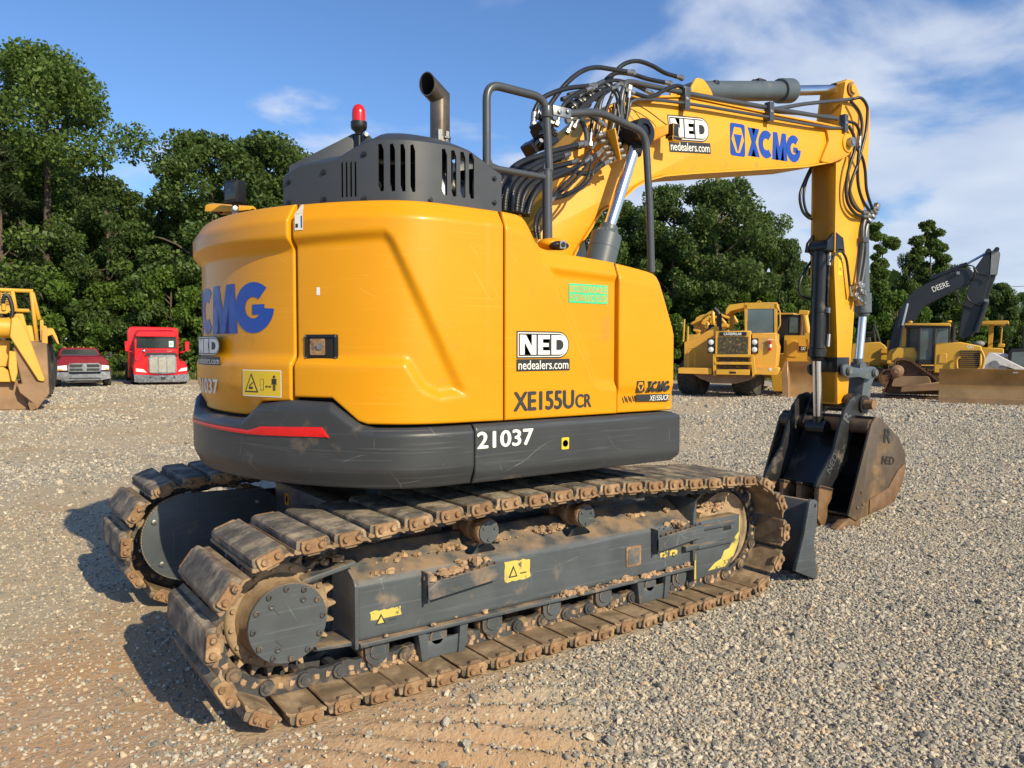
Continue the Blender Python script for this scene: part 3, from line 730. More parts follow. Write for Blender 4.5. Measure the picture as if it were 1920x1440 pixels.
# red reflector set in the bumper
mb = MB(); RT = [(3.22,1.202),(2.876,1.22),(2.704,1.223),(2.674,1.219),(2.601,1.237),(2.577,1.246),(2.201,1.259)]
RB = [(3.21,1.185),(2.877,1.192),(2.705,1.199),(2.563,1.2),(2.391,1.204),(2.268,1.207),(2.163,1.208)]
RT = [(3.45, 1.225), (3.20, 1.228)] + RT[2:]; RB = [(3.45, 1.205), (3.2, 1.208)] + RB[2:]
o = RT + RB[::-1]; S_ = np.linspace(min(RB[-1][0], RT[-1][0]), 3.45, 70)
V = []; 
for s in S_:
    b = interp(RB, s); t = interp(RT, max(s, RT[-1][0])); t = b + (t - b) * min(1, (s - RB[-1][0]) / max(1e-3, RT[-1][0] - RB[-1][0])) if s < RT[-1][0] else t
    V += [skin(s, b, .020), skin(s, b + .003, .032), skin(s, (b + t) / 2, .034), skin(s, max(t - .003, b), .032), skin(s, t, .020)]
mb.add(V, [(i * 5 + j, i * 5 + 5 + j, i * 5 + 6 + j, i * 5 + 1 + j) for i in range(len(S_) - 1) for j in range(4)])
mb.build('reflector_strip', [REFL], bump)

# ---- prints on the skin: u runs towards the front of the machine (to the right in view)
def on_skin(s0, z0, disp, off=0.0): return lambda u, v, h: skin(s0 - u, z0 + v, off + disp(s0 - u, z0 + v) + h)
def on_film(s0, z0, disp, k=1.0, w=.3, hh=.12):
    top = max(disp(s0 - w * i / 12, z0 + hh * j / 12) for i in range(13) for j in range(13))      # a film stretched over the highest points below it
    return lambda u, v, h: skin(s0 - u, z0 + v * k, top + .002 + h * .6)
def sp(P): return P
print_on('fleet_number', skirt, on_skin(1.425, 1.140, d_skirt), [('text', ('21037', .335, .080, .05, 0), 0, 0, WHT, 0)], label='white fleet number 21037')
print_on('fleet_number', cw, on_film(3.36, 1.385, d_cw, 1, .36, .08), [('text', ('21037', .36, .076, .05, 0), 0, 0, WHT, 0)], div=.03, label='small white fleet number 21037')
print_on('balance_mark', skirt, on_skin(.902, 1.098, d_skirt), [('poly', rounded(rect(0, 0, .05, .062), .006), 0, 0, YST, 0)] + [('poly', [(.025, .031)] + arc(.025, .031, .018, a, a + 90, 5), 0, 0, BKP, 1) for a in (90, 270)] + [('poly', thick_arc(.025, .031, .0165, .0185, 0, 359, 16), 0, 0, BKP, 1)])
print_on('model_number', side, on_skin(1.192, 1.311, d_side), [('text', ('XE155U', .388, .094, .06, 0), 0, 0, BKW, 0), ('text', ('CR', .106, .070, .06, 0), .404, .001, BKW, 0)], label='black model number XE155Ucr')
print_on('dealer_badge', side, on_skin(1.178, 1.512, d_side), dealer_badge(0, 0, .345, WHT, BKP), label='black and white NED dealer badge')
print_on('fluid_sticker', side, on_film(.822, 1.870, d_side, 1, .27, .10), [('poly', rect(0, 0, .272, .102), 0, 0, GRN, 0), ('text', ('BIODEGRADABLE', .255, .036, .012, 0), .008, .056, ORG, 1), ('text', ('HYDRAULIC FLUID', .255, .036, .012, 0), .008, .010, ORG, 1)], label='green biodegradable hydraulic fluid sticker')
it = maker_emblem(.115, .062, .060, BKP, Y_, 0, .064) + maker_letters(.19, .062, .19, .060, BKP, 0, .15)
it += [('poly', [(.115 - .0, .012), (.375, .004), (.38, .044), (.105, .050)], 0, 0, BKP, 0), ('text', ('XE155UCR', .155, .030, .012, .25), .215, .010, WHT, 1)]
for k in range(3): it.append(('poly', [(.012 + k * .03, .044), (.022 + k * .03, .044), (.036 + k * .03, .012), (.026 + k * .03, .010)], 0, 0, BKP, 0))
print_on('maker_print', front, on_film(.455, 1.318, d_front, 1, .38, .13), it, label='small black XCMG XE155Ucr print')
lt = maker_letters(0, 0, 1.145, .255, BLU, 0)
print_on('maker_lettering', cw, on_skin(3.675, 1.702, d_cw), lt, div=.03, label='large blue XCMG letters on the tail')
print_on('dealer_badge', cw, on_film(3.36, 1.536, d_cw, .66, .40, .155), dealer_badge(0, 0, .40, WHT, BKP), div=.03, label='black and white NED dealer badge on the tail')
ws = [('poly', rounded(rect(0, 0, .285, .165), .008), 0, 0, WHT, 0), ('poly', rounded(rect(.006, .006, .279, .159), .006), 0, 0, YST, 1),
      ('poly', [(.018, .025), (.125, .025), (.072, .145)], 0, 0, BKP, 2), ('poly', [(.030, .033), (.113, .033), (.072, .127)], 0, 0, YST, 3),
      ('poly', rect(.055, .045, .085, .06), 0, 0, BKP, 4), ('poly', [(.06, .06), (.09, .085), (.086, .09), (.056, .068)], 0, 0, BKP, 4),
      ('poly', rect(.14, .04, .165, .11), 0, 0, BKP, 2), ('poly', rect(.1425, .0425, .1625, .1075), 0, 0, YST, 3),
      ('poly', arc(.237, .125, .0085, 0, 350, 10), 0, 0, BKP, 2), ('poly', rect(.226, .08, .248, .114), 0, 0, BKP, 2), ('poly', rect(.2285, .04, .2355, .08), 0, 0, BKP, 2), ('poly', rect(.2385, .04, .2455, .08), 0, 0, BKP, 2), ('poly', rect(.2205, .075, .2245, .112), 0, 0, BKP, 2), ('poly', rect(.2495, .075, .2535, .112), 0, 0, BKP, 2),
      ('poly', rect(.183, .061, .210, .066), 0, 0, BKP, 2), ('poly', [(.175, .0635), (.186, .0535), (.186, .0735)], 0, 0, BKP, 2), ('poly', [(.218, .0635), (.207, .0535), (.207, .0735)], 0, 0, BKP, 2)]
print_on('warning_sticker', cw, on_film(2.735, 1.388, d_cw, .8, .285, .135), ws, div=.05, label='yellow warning sticker with a person and a triangle')
print_on('inspection_tag', door, on_film(2.360, 2.185, d_door, 1, .05, .11), [('poly', [(0, 0), (.048, 0), (.048, .075), (0, .075)], 0, 0, WHT, 0), ('poly', rect(.005, .012, .02, .03), 0, 0, BKP, 1), ('poly', rect(.036, .01, .044, .066), 0, 0, BLU, 1), ('poly', [(0, .077), (.048, .077), (.054, .118), (.045, .118)], 0, 0, WHT, 0)])
print_on('white_label', door, on_skin(2.262, 1.878, d_door), [('poly', rect(0, 0, .02, .038), 0, 0, WHT, 0)])
# latch pocket of the engine door
mb = MB()
def lp(u, v, h): return skin(2.33 - u, 1.574 + v, -.034 + h)
fr_o, fr_i = rounded(rect(0, 0, .185, .118), .008, 3), rounded(rect(.016, .014, .169, .104), .006, 3)
n_ = len(fr_o)
mb.add([lp(a, b, .008) for a, b in fr_o] + [lp(a, b, .010) for a, b in fr_i] + [lp(a, b, -.03) for a, b in fr_o], [(i, (i + 1) % n_, n_ + (i + 1) % n_, n_ + i) for i in range(n_)] + [(i, (i + 1) % n_, 2 * n_ + (i + 1) % n_, 2 * n_ + i) for i in range(n_)])
mb.m = 1; mb.add([lp(a, b, .0035) for a, b in fr_i], [tuple(range(n_))])
mb.add([lp(a, b, .0095) for a, b in fr_i] + [lp(a, b, .003) for a, b in fr_i], [(i, (i + 1) % n_, n_ + (i + 1) % n_, n_ + i) for i in range(n_)])
latch = mb.build('door_latch', [BLKP, DARK], door, smooth=30)
mb = MB()
mb.add([lp(a, b, h) for h in (.004, .0075) for a, b in rounded(rect(.03, .02, .115, .098), .006, 2)], [tuple(range(12))] + [tuple(range(12, 24))] + [(i, (i + 1) % 12, 12 + (i + 1) % 12, 12 + i) for i in range(12)])
mb.m = 1; q = lp(.088, .062, .005); q2 = lp(.088, .062, .013); mb.cyl(q, q2, .017, n=14)
for a, b in ((.008, .008), (.177, .008), (.008, .110), (.177, .110)): mb.cyl(lp(a, b, .008), lp(a, b, .013), .0045, n=8)
mb.build('latch_paddle', [RUST, STEEL], latch)

# ---- engine hood with ventilation slots
from mathutils.geometry import delaunay_2d_cdt
HW_TOP = [(1.20, 2.50), (1.39, 2.592), (1.50, 2.605), (1.98, 2.605), (2.07, 2.575), (2.20, 2.515), (2.42, 2.51), (2.53, 2.47)]
HOFF = -.10
def hood_wall():
    s0, s1, z0 = 1.20, 2.53, 2.30
    out = []
    for s in np.linspace(s0, s1, 60): out.append((s, z0))
    for z in np.linspace(z0, interp(HW_TOP, s1), 8)[1:-1]: out.append((s1, z))
    for s in np.linspace(s1, s0, 60): out.append((s, interp(HW_TOP, s)))
    for z in np.linspace(interp(HW_TOP, s0), z0, 8)[1:-1]: out.append((s0, z))
    holes = []
    for c in (1.936, 1.867, 1.799, 1.732, 1.536, 1.483, 1.430, 1.380):
        w = .0165 if c > 1.6 else .015; a, b = 2.365, 2.588
        holes.append([(c - w, a + .002), (c + w * .2, a), (c + w, a + .03), (c + w, b - .004), (c - w * .2, b), (c - w, b - .03)])
    for c in (2.155, 2.130, 2.105, 2.080): holes.append([(c - .0065, 2.345), (c + .0065, 2.345), (c + .0065, 2.50), (c - .0065, 2.505 + .01)])
    V = [Vector(p) for p in out]; E = [(i, (i + 1) % len(out)) for i in range(len(out))]
    for h in holes:
        o = len(V); V += [Vector(p) for p in h]; E += [(o + i, o + (i + 1) % len(h)) for i in range(len(h))]
    for s in np.linspace(s0 + .03, s1 - .03, 46):
        for z in np.linspace(2.33, 2.47, 4):
            if all(poly_sd((s, z), h) == 0 for h in holes): V.append(Vector((s, z)))
    vo, eo, fo, *_ = delaunay_2d_cdt(V, E, [], 1, 1e-5)
    F = []
    for f in fo:
        c = sum((vo[i] for i in f), Vector((0, 0))) / len(f)
        if all(poly_sd(c, h) == 0 for h in holes): F.append(tuple(f))
    return [tuple(v) for v in vo], F, holes
vo, F, holes = hood_wall()
mb = MB(); mb.add([skin(v[0], v[1], HOFF) for v in vo], F)
hood = mb.build('engine_hood', [HG], EXC, smooth=0)
def wall_n(s): return Vector((float(np.interp(s, PS, PN[:, 0])), float(np.interp(s, PS, PN[:, 1])), 0)).normalized()
p0_ = hood.data.polygons[0]
if p0_.normal.dot(wall_n(vo[p0_.vertices[0]][0])) < 0: hood.data.flip_normals()
hood.data.polygons.foreach_set('use_smooth', [True] * len(hood.data.polygons))
hood.data.normals_split_custom_set_from_vertices([wall_n(v[0]) for v in vo])
mb = MB()
for h in holes:
    n = len(h); mb.add([skin(p[0], p[1], HOFF) for p in h] + [skin(p[0], p[1], HOFF - .012) for p in h], [(i, (i + 1) % n, n + (i + 1) % n, n + i) for i in range(n)])
for s_, z_ in ((1.245, 2.36), (1.245, 2.48), (1.62, 2.335), (2.03, 2.335), (2.03, 2.54), (2.26, 2.34), (2.26, 2.47), (2.49, 2.34), (2.49, 2.44)):
    hb = MB(); hb.cyl(skin(s_, z_, HOFF), skin(s_, z_, HOFF + .005), .013, n=12); hb.cyl(skin(s_, z_, HOFF + .005), skin(s_, z_, HOFF + .011), .008, n=6); hb.build('hood_bolt', [BLKP], hood)
rimo = mb.build('slot_rims', [HG], hood, smooth=0); rimo['kind'] = 'stuff'
mb = MB(); S_ = np.linspace(1.20, 2.53, 60); V = []
for s in S_:
    zt = interp(HW_TOP, s); up_ = .062 if s < 2.0 else .055 + .02 * sstep(2.0, 2.2, s)
    V += [skin(s, zt, HOFF), skin(s, zt + .012, HOFF - .012), skin(s, zt + up_, HOFF - .13 - .05 * sstep(2.0, 2.3, s)), skin(s, zt + up_ + .014, HOFF - .17 - .05 * sstep(2.0, 2.3, s))]
mb.add(V, [(i * 4 + j, i * 4 + 4 + j, i * 4 + 5 + j, i * 4 + 1 + j) for i in range(59) for j in range(3)])
rim_ = [V[i * 4 + 3] for i in range(60)]
mb.add([(.0 if False else p[0], p[1], p[2]) for p in rim_] + [(-.36, min(p[1], -.25) + .35, 2.69) for p in rim_], [(i, i + 1, 61 + i, 60 + i) for i in range(59)])
e = skin(2.53, 2.30, HOFF); t = skin(2.53, 2.47, HOFF)     # left and front closing walls
mb.add([e, t, V[-2], V[-1], (-.36, V[-1][1], 2.69), (-.36, e[1], 2.30)], [(0, 1, 2, 3, 4, 5)])
f0 = skin(1.20, 2.30, HOFF); f1 = V[0]
mb.add([f0, f1, V[2], V[3], (-.36, .10, 2.69), (-.36, .10, 2.30)], [(0, 1, 2, 3, 4, 5)])
mb.build('hood_top', [HG], hood, smooth=40)
# engine seen through the slots
mb = MB(); mb.bx(-1.05, -.62, -.78, -.30, 2.26, 2.48)
for k in range(6): mb.tube(smooth_pts([(-1.05 + .08 * k, -.80, 2.30), (-1.0 + .07 * k, -.92, 2.38 + .02 * (k % 3)), (-.9 + .05 * k, -.80, 2.5)]), .018, 6)
mb.m = 1; mb.tube(smooth_pts([(-.70, -.99, 2.30), (-.66, -.98, 2.44), (-.58, -.86, 2.56), (-.50, -.72, 2.62)]), .062, 12)
mb.tube(smooth_pts([(-.52, -1.02, 2.30), (-.54, -1.0, 2.42), (-.60, -.9, 2.50)]), .045, 12)
mb.build('engine_block', [DARK, STEEL], EXC)
# hood bracket carrying the beacon
A, B, C_, D = [(-1.223,-0.36,2.587),(-0.924,-0.52,2.77),(-0.869,-0.6,2.749),(-0.885,-0.62,2.72)]
mb = MB()
Dn = lambda p, d: (p[0], p[1], p[2] - d)
q = [A, B, C_]
mb.loft([[Dn(p, .0) for p in (A, B, (B[0] + .25, B[1] + .30, B[2]), (A[0] + .25, A[1] + .30, A[2]))], [Dn(p, .14) for p in (A, B, (B[0] + .25, B[1] + .30, B[2]), (A[0] + .25, A[1] + .30, A[2]))]])
mb.loft([[B, C_, (C_[0] + .25, C_[1] + .3, C_[2]), (B[0] + .25, B[1] + .30, B[2])], [Dn(p, .12) for p in (B, C_, (C_[0] + .25, C_[1] + .3, C_[2]), (B[0] + .25, B[1] + .30, B[2]))]])
mb.build('hood_bracket', [HG], hood, bevel=.006)
bx0 = (-.907, -.55)
mb = MB(); mb.cyl((*bx0, 2.70), (*bx0, 2.80), .012); mb.m = 1; mb.lathe([(.018, 2.755), (.022, 2.77), (.040, 2.785), (.043, 2.80), (.043, 2.822), (.02, 2.825)], (bx0[0], bx0[1], 0), (0, 0, 1), 20)
mb.m = 2; mb.cyl((bx0[0] + .02, bx0[1] - .03, 2.752), (bx0[0] + .02, bx0[1] - .05, 2.752), .012, n=8)
beac = mb.build('beacon', [BLK, BLK, STEEL], EXC)
mb = MB(); mb.lathe([(.036, 2.822), (.0365, 2.865), (.034, 2.885), (.026, 2.903), (.013, 2.913), (.001, 2.915)], (bx0[0], bx0[1], 0), (0, 0, 1), 24)
mb.build('beacon_lens', [RED], beac)
# exhaust stack with a mitred outlet
ex, ey, er = -.50, -.70, .054
u_ = Vector((0, 1, 0)); N_ = 26
axis = Vector((-.86, -.30, .40)).normalized()
def ring(c, nrm, d, r):
    """section of a tube of direction d through c by the plane with normal nrm"""
    d = d.normalized(); a = d.orthogonal().normalized(); b = d.cross(a); out = []
    for k in range(N_):
        t = 2 * math.pi * k / N_; p = a * math.cos(t) * r + b * math.sin(t) * r
        p -= d * (p.dot(nrm) / d.dot(nrm)); out.append(Vector(c) + p)
    return out
Zv = Vector((0, 0, 1)); mit = (Zv + axis).normalized(); cM = Vector((ex, ey, 2.985)); cE = cM + axis * .115; endn = Vector((-.93, -.35, -.10)).normalized()
def straight(r): return [ring((ex, ey, 2.60), Zv, Zv, r), ring(cM, mit, Zv, r)]
def outlet(r):
    a = axis; x = a.orthogonal().normalized()
    m_ = ring(cM, mit, Zv, r); out = []
    for p in m_:
        d = p - Vector(cM); t = (cE - p).dot(endn) / a.dot(endn); out.append(p + a * t)
    return [m_, out]
mb = MB(); s0_ = straight(er); o_ = outlet(er); i_ = outlet(er - .005)
mb.loft([s0_[0], s0_[1], o_[1], i_[1]], True, False)
mb.m = 1; i0 = straight(er - .005); mb.loft([i_[1], i0[1], i0[0]], True, False)
exo = mb.build('exhaust_stack', [EXH, EXI], EXC, smooth=30)
mb = MB(); mb.cyl((ex, ey, 2.66), (ex, ey, 2.765), er + .003, n=24); mb.m = 1; mb.box((ex - .03, ey - .05, 2.765), (.022, .01, .07)); mb.box((ex + .012, ey - .057, 2.765), (.018, .008, .06)); mb.cyl((ex - .01, ey - .06, 2.76), (ex + .03, ey - .06, 2.76), .008)
mb.build('exhaust_clamp', [EXH, STEEL], exo)

# rear camera hood and work lamp on the tail
mb = MB(); c = Vector([(-1.402,0.45,2.45)][0]); dr = Vector((-.55, .83, 0)).normalized(); sdv = Vector((.83, .55, 0))
pr = []
for d, w, h in ((.0, .07, .045), (-.16, .05, .035), (-.30, .03, .02)):
    pr.append([c + dr * (d * -1 if False else d) * -1 * -1 + sdv * x * w + Vector((0, 0, z * h + (0 if d == 0 else -.012))) for x, z in ((-1, -.4), (-.85, .5), (0, 1), (.85, .5), (1, -.4), (0, .1))])
mb.loft(pr)
mb.m = 1; mb.cyl(c + Vector((0, 0, .004)), c + dr * -.06, .026); 
mb.build('rear_camera', [YB, BLK], EXC, bevel=.004)
lc = Vector([(-1.363,0.12,2.509)][0])
mb = MB(); Rm = Matrix.Rotation(R(32), 3, 'Z')
mb.box(lc, (.075, .095, .125), Rm)
mb.m = 1; mb.box(lc + Vector((0, 0, -.10)), (.012, .04, .06), Rm); mb.cyl(lc + Vector((-.01, -.03, -.095)), lc + Vector((.0, .03, -.095)), .016)
mb.m = 2; mb.box(lc + Vector((0, 0, -.14)), (.06, .05, .012), Rm); mb.box(lc + Vector((.03, 0, -.16)), (.008, .05, .05), Rm)
mb.m = 3; mb.box(lc + Rm @ Vector((-.0385, 0, 0)), (.004, .075, .10), Rm)
mb.build('work_lamp', [BLK, STEEL, YB, GLS], EXC, bevel=.024, seg=3)
# side camera under a small yellow hood on the middle door
c = Vector([(-0.049,-1.13,2.181)][0]); mb = MB()
mb.ball(c + Vector((.0, .02, .006)), .082, 16, (1, .85, .40)); mb.m = 1; mb.ball(c + Vector((.012, -.02, -.004)), .066, 14, (1, .75, .40)); 
mb.m = 2; mb.box(c + Vector((.004, -.070, -.006)), (.040, .008, .040)); mb.m = 1; mb.cyl(c + Vector((.004, -.070, -.006)), c + Vector((.004, -.078, -.006)), .014)
mb.build('side_camera', [Y_, BLK, STEEL], EXC, smooth=50)

# ---- handrails
HR = []
def bend_path(P, r=.07, n=6):
    out = [Vector(P[0])]
    for a, p, b in zip(P, P[1:], P[2:]):
        a, p, b = Vector(a), Vector(p), Vector(b); A = p + (a - p).normalized() * min(r, (a - p).length * .45); B = p + (b - p).normalized() * min(r, (b - p).length * .45)
        for k in range(n + 1):
            t = k / n; out.append(A * (1 - t) ** 2 + p * 2 * t * (1 - t) + B * t * t)
    return out + [Vector(P[-1])]
P1 = [(-0.46,-1.1,2.312),(-0.461,-1.1,2.962),(-0.084,-1.1,2.956),(-0.058,-1.1,2.578)]
mb = MB(); mb.tube(bend_path(P1, .085, 8), .0215, 12)
P2 = [(-0.073,-1.1,2.582),(-0.069,-1.1,2.203)]
mb.tube(P2, .027, 14); mb.cyl(P2[0], (P2[0][0], P2[0][1], P2[0][2] - .006), .030)
P3 = [(-0.459,-1.1,2.545),(-0.073,-1.1,2.54)]
mb.tube(P3, .0165, 10)
for (a, b, c) in ([(-0.456,-1.1,2.621),(-0.449,-1.1,2.549),(-0.351,-1.1,2.552)], [(-0.094,-1.1,2.616),(-0.08,-1.1,2.542),(-0.162,-1.1,2.548)]):
    mb.loft([[(p[0], p[1] + e, p[2]) for p in (a, ((a[0] + c[0] + b[0] * 2) / 4, a[1], (a[2] + c[2] + b[2] * 2) / 4), c, b)] for e in (-.005, .005)])
hrl = mb.build('handrail', [RAIL], EXC, smooth=40)
P4 = [(-0.048,-1.1,2.887),(0.063,-1.1,2.9),(0.286,-1.1,2.95),(0.656,-1.1,2.893),(0.695,-1.1,2.488),(0.716,-1.1,2.081)]
mb = MB(); mb.tube(bend_path([P4[1], P4[2], P4[3], P4[4], P4[5]], .085, 8), .0215, 12)
mb.build('front_rail', [RAIL], EXC)
mb = MB(); c = Vector([(-0.077,-1.1,2.885)][0]); mb.cyl(c - Vector((0, 0, .03)), c + Vector((0, 0, .03)), .030, n=16)
mb.m = 1; d0 = Vector([(-0.053,-1.12,2.884)][0]); d1 = Vector([(0.072,-1.12,2.906)][0])
mb.box((d0 + d1) / 2, ((d1 - d0).length, .012, .056)); 
for t in (.32, .78):
    p = d0.lerp(d1, t); mb.cyl(p, p + Vector((0, -.016, 0)), .013, n=10)
mb.build('rail_clamp', [RAIL, STEEL], hrl, bevel=.003)

# ---- operator cab on the far side
cx0, cx1, cy0, cy1 = .22, 1.50, .34, 1.22
mb = MB(); so = [(cx0, 1.28), (cx1 + .1, 1.28), (cx1 + .12, 1.75), (cx1 - .15, 2.86), (cx1 - .28, 2.95), (cx0 + .06, 2.965), (cx0, 2.90)]
mb.prism(so, cy0, cy1); cabo = mb.build('cab', [HG], EXC, bevel=.03)
for y, e in ((cy0, -1), (cy1, 1)):
    mb = MB(); mb.prism(rounded([(cx0 + .10, 1.95), (cx0 + .55, 1.95), (cx0 + .55, 2.80), (cx0 + .10, 2.80)], .04), y - .003, y + .003); mb.build('cab_window', [GLS], cabo)
    mb = MB(); mb.prism(rounded([(cx0 + .63, 1.75), (cx1 + .02, 1.75), (cx1 - .19, 2.80), (cx0 + .63, 2.80)], .04), y - .003, y + .003); mb.build('cab_window', [GLS], cabo)
mb = MB(); mb.box((cx0 - .001, .78, 2.5), (.006, .7, .55)); mb.build('cab_window', [GLS], cabo)

# ---- boom
BY = .175
BO = [(0.465,2.105),(0.615,2.438),(0.74,2.741),(0.887,3.032),(1.004,3.198),(1.196,3.354),(1.443,3.474),(2.044,3.591),(3.042,3.633),(3.859,3.676),(4.175,3.688),(4.31,3.62),(4.313,3.53),(4.209,3.451),(3.978,3.36),(3.827,3.325),(3.585,3.268),(2.768,3.129),(2.113,3.019),(1.785,2.957),(1.614,2.903),(1.476,2.831),(1.341,2.722),(1.153,2.63),(0.904,2.314),(0.718,1.97)]
mb = MB(); mb.prism(BO, -BY + .012, BY - .012)
boom = mb.build('boom', [YB], EXC, bevel=.012)
boom['label'] = 'bent yellow boom with maker letters and a dealer badge'
mb = MB(); mb.ribbon(BO[12:], -BY - .004, BY + .004, .014); mb.build('boom_bottom_plate', [YB], boom)
mb = MB(); mb.ribbon(BO[1:11], -BY - .004, BY + .004, .014); mb.build('boom_top_plate', [YB], boom)
NO = rounded([(3.698,3.644),(3.88,3.635),(3.916,3.535),(3.797,3.335),(3.914,3.336),(4.23,3.458),(4.307,3.564),(4.251,3.625),(4.144,3.672)], .02, 3)
for e in (-1, 1):
    mb = MB(); mb.prism(NO, e * (BY - .008), e * (BY + .012)); mb.build('boom_nose_plate', [YB], boom, bevel=.004)
pb = [(4.209,3.559)][0]
mb = MB(); mb.m = 1; mb.cyl((pb[0], -.245, pb[1]), (pb[0], .245, pb[1]), .045, n=20); mb.m = 0
mb.lathe([(.085, 0), (.085, .012), (.05, .016), (.045, .016)], (pb[0], -BY - .012, pb[1]), (0, -1, 0), 24)
mb.m = 1; mb.cyl((pb[0], -.245, pb[1]), (pb[0], -.255, pb[1]), .030, n=14)
mb.build('arm_pin', [YB, STEEL], boom)
def on_boom(u0, v0):     # a flat print following the slope of the boom side
    return lambda u, v, h: (u0[0] + u * u0[2] - v * u0[3], -BY + .012 - h + .0, u0[1] + u * u0[3] + v * u0[2])
def frame_from(p, q):
    d = Vector((q[0] - p[0], q[1] - p[1])); L = d.length; return (p[0], p[1], d.x / L, d.y / L), L
(p, q) = [(1.849,3.143),(2.322,3.193)]
fb, L_ = frame_from(p, q); print_on('dealer_badge', boom, on_boom(fb, 0), dealer_badge(0, 0, L_, WHT, BKP), label='black and white NED dealer badge on the boom')
(p, q) = [(2.564,3.219),(2.754,3.246)]
fb, L_ = frame_from(p, q); fb = (p[0], p[1], math.cos(.05), math.sin(.05))
(p2, q2) = [(2.789,3.255),(3.522,3.353)]
W2 = math.hypot(q2[0] - p2[0], q2[1] - p2[1])
print_on('maker_lettering', boom, on_boom(fb, 0), maker_emblem(0, 0, q[0] - p[0], BLU, YB, 0, .265) + maker_letters(p2[0] - p[0], .015, W2, .235, BLU, 0), label='blue XCMG letters and emblem on the boom')
# boom cylinders either side
def cylinder(name, p0, p1, p2, r, rr, collar, parent, mats, ends=True, eye=.07, width=.1):
    """barrel p0-p1, rod p1-p2; collar = (radius, length)"""
    p0, p1, p2 = Vector(p0), Vector(p1), Vector(p2); d = (p1 - p0).normalized()
    mb = MB(); mb.cyl(p0, p1 - d * collar[1], r, n=24); mb.cyl(p1 - d * collar[1], p1, collar[0], n=24); mb.lathe([(collar[0] * .8, 0), (collar[0] * .7, .03), (rr * 1.1, .04)], p1, d, 24)
    if ends: mb.cyl(p0 - d * eye * .5 + Vector((0, -width / 2, 0)), p0 - d * eye * .5 + Vector((0, width / 2, 0)), eye, n=20)
    o = mb.build(name, [mats[0]], parent, bevel=.004, seg=1)
    mb = MB(); mb.cyl(p1, p2, rr, n=48); mb.build('piston_rod', [CHR], o)
    mb = MB(); mb.cyl(p2 + Vector((0, -width / 2, 0)), p2 + Vector((0, width / 2, 0)), eye, n=20); mb.cyl(p2 - d * eye * 1.6, p2, rr * 1.25, n=16); mb.build('rod_eye', [mats[1]], o, bevel=.004, seg=1)
    return o
(a, b, c, d_) = [(0.982,2.175),(1.055,2.42),(1.08,2.482),(1.359,3.166)]
dv_ = Vector((c[0] - a[0], 0, c[1] - a[1])).normalized()
for y in (-.33, .33):
    P0 = Vector((a[0], y, a[1])) - dv_ * .9; Pc = Vector((b[0], y, b[1])); P1c = Vector((c[0], y, c[1])); P2c = Vector((d_[0], y, d_[1]))
    o = cylinder('boom_cylinder', P0, Pc, P2c, .088, .042, (.108, .23), EXC, (CYL, DARK), eye=.10, width=.12)
    mb = MB(); mb.cyl(Pc, P1c, .066, n=20); mb.cyl(Pc - dv_ * .10, Pc - dv_ * .105, .110, n=24)
    for k in range(8):
        aa = 2 * math.pi * k / 8; u1 = Vector((0, 1, 0)); w1 = dv_.cross(u1); pp = Pc + (u1 * math.cos(aa) + w1 * math.sin(aa)) * .085; mb.cyl(pp, pp + dv_ * .018, .010, n=6)
    mb.build('cylinder_head', [CYL], o, bevel=.003, seg=1)
pn = [(1.321,3.16)][0]
mb = MB(); mb.cyl((pn[0], -.40, pn[1]), (pn[0], .40, pn[1]), .055, n=20); mb.m = 1; mb.lathe([(.085, 0), (.085, .03), (.05, .034), (.05, .02), (.001, .02)], (pn[0], -.40, pn[1]), (0, -1, 0), 24)
mb.build('cylinder_pin', [DARK, BLKP], boom)
# lamp bracket on the boom
(a, b) = [(1.573,-0.24,3.212),(1.69,-0.3,3.248)]
mb = MB(); mb.loft([[(a[0], -.18, a[2] + z) for z in (-.06, .05)] + [(b[0], -.30, b[2] + z) for z in (.045, -.02)], [(a[0] + .02, -.16, a[2] + z) for z in (-.06, .05)] + [(b[0] + .02, -.28, b[2] + z) for z in (.045, -.02)]])
mb.m = 1; mb.box((b[0] + .04, b[1], b[2] + .0), (.06, .08, .10)); mb.box((b[0] + .05, b[1] - .02, b[2] - .06), (.10, .05, .03)); mb.m = 2; mb.box((b[0] + .05, b[1] - .02, b[2] - .078), (.09, .04, .006))
mb.build('boom_lamp', [YB, BLK, STEEL], boom, bevel=.003)
# arm cylinder on top of the boom
(a, b, c) = [(2.32,0,3.73),(3.589,0,3.975),(4.372,0,4.136)]
ac = cylinder('arm_cylinder', a, b, c, .084, .046, (.108, .17), EXC, (CYL, DARK), eye=.075, width=.16)
ac['label'] = 'blue grey arm cylinder along the top of the boom'
mb = MB(); e1 = [(2.144,3.625),(2.125,3.689),(2.192,3.787),(2.281,3.787),(2.378,3.71),(2.405,3.637)]
for y in (-.11, .11):
    mb = MB(); mb.prism(rounded(e1, .03, 3), y - .012, y + .012); mb.build('cylinder_bracket', [YB], boom, bevel=.003)
mb = MB(); q = Vector([(2.502,-0.05,3.815)][0]); mb.box(q, (.05, .05, .05)); mb.build('cylinder_port', [BLK], ac, bevel=.006); mb = MB(); q2 = Vector([(3.158,0,3.973)][0]); mb.box(q2, (.10, .05, .04)); mb.tube([q2, q2 + Vector((-.10, 0, -.01)), q2 + Vector((-.16, 0, -.05))], .014)
mb.build('cylinder_port', [BLK], ac, bevel=.006)

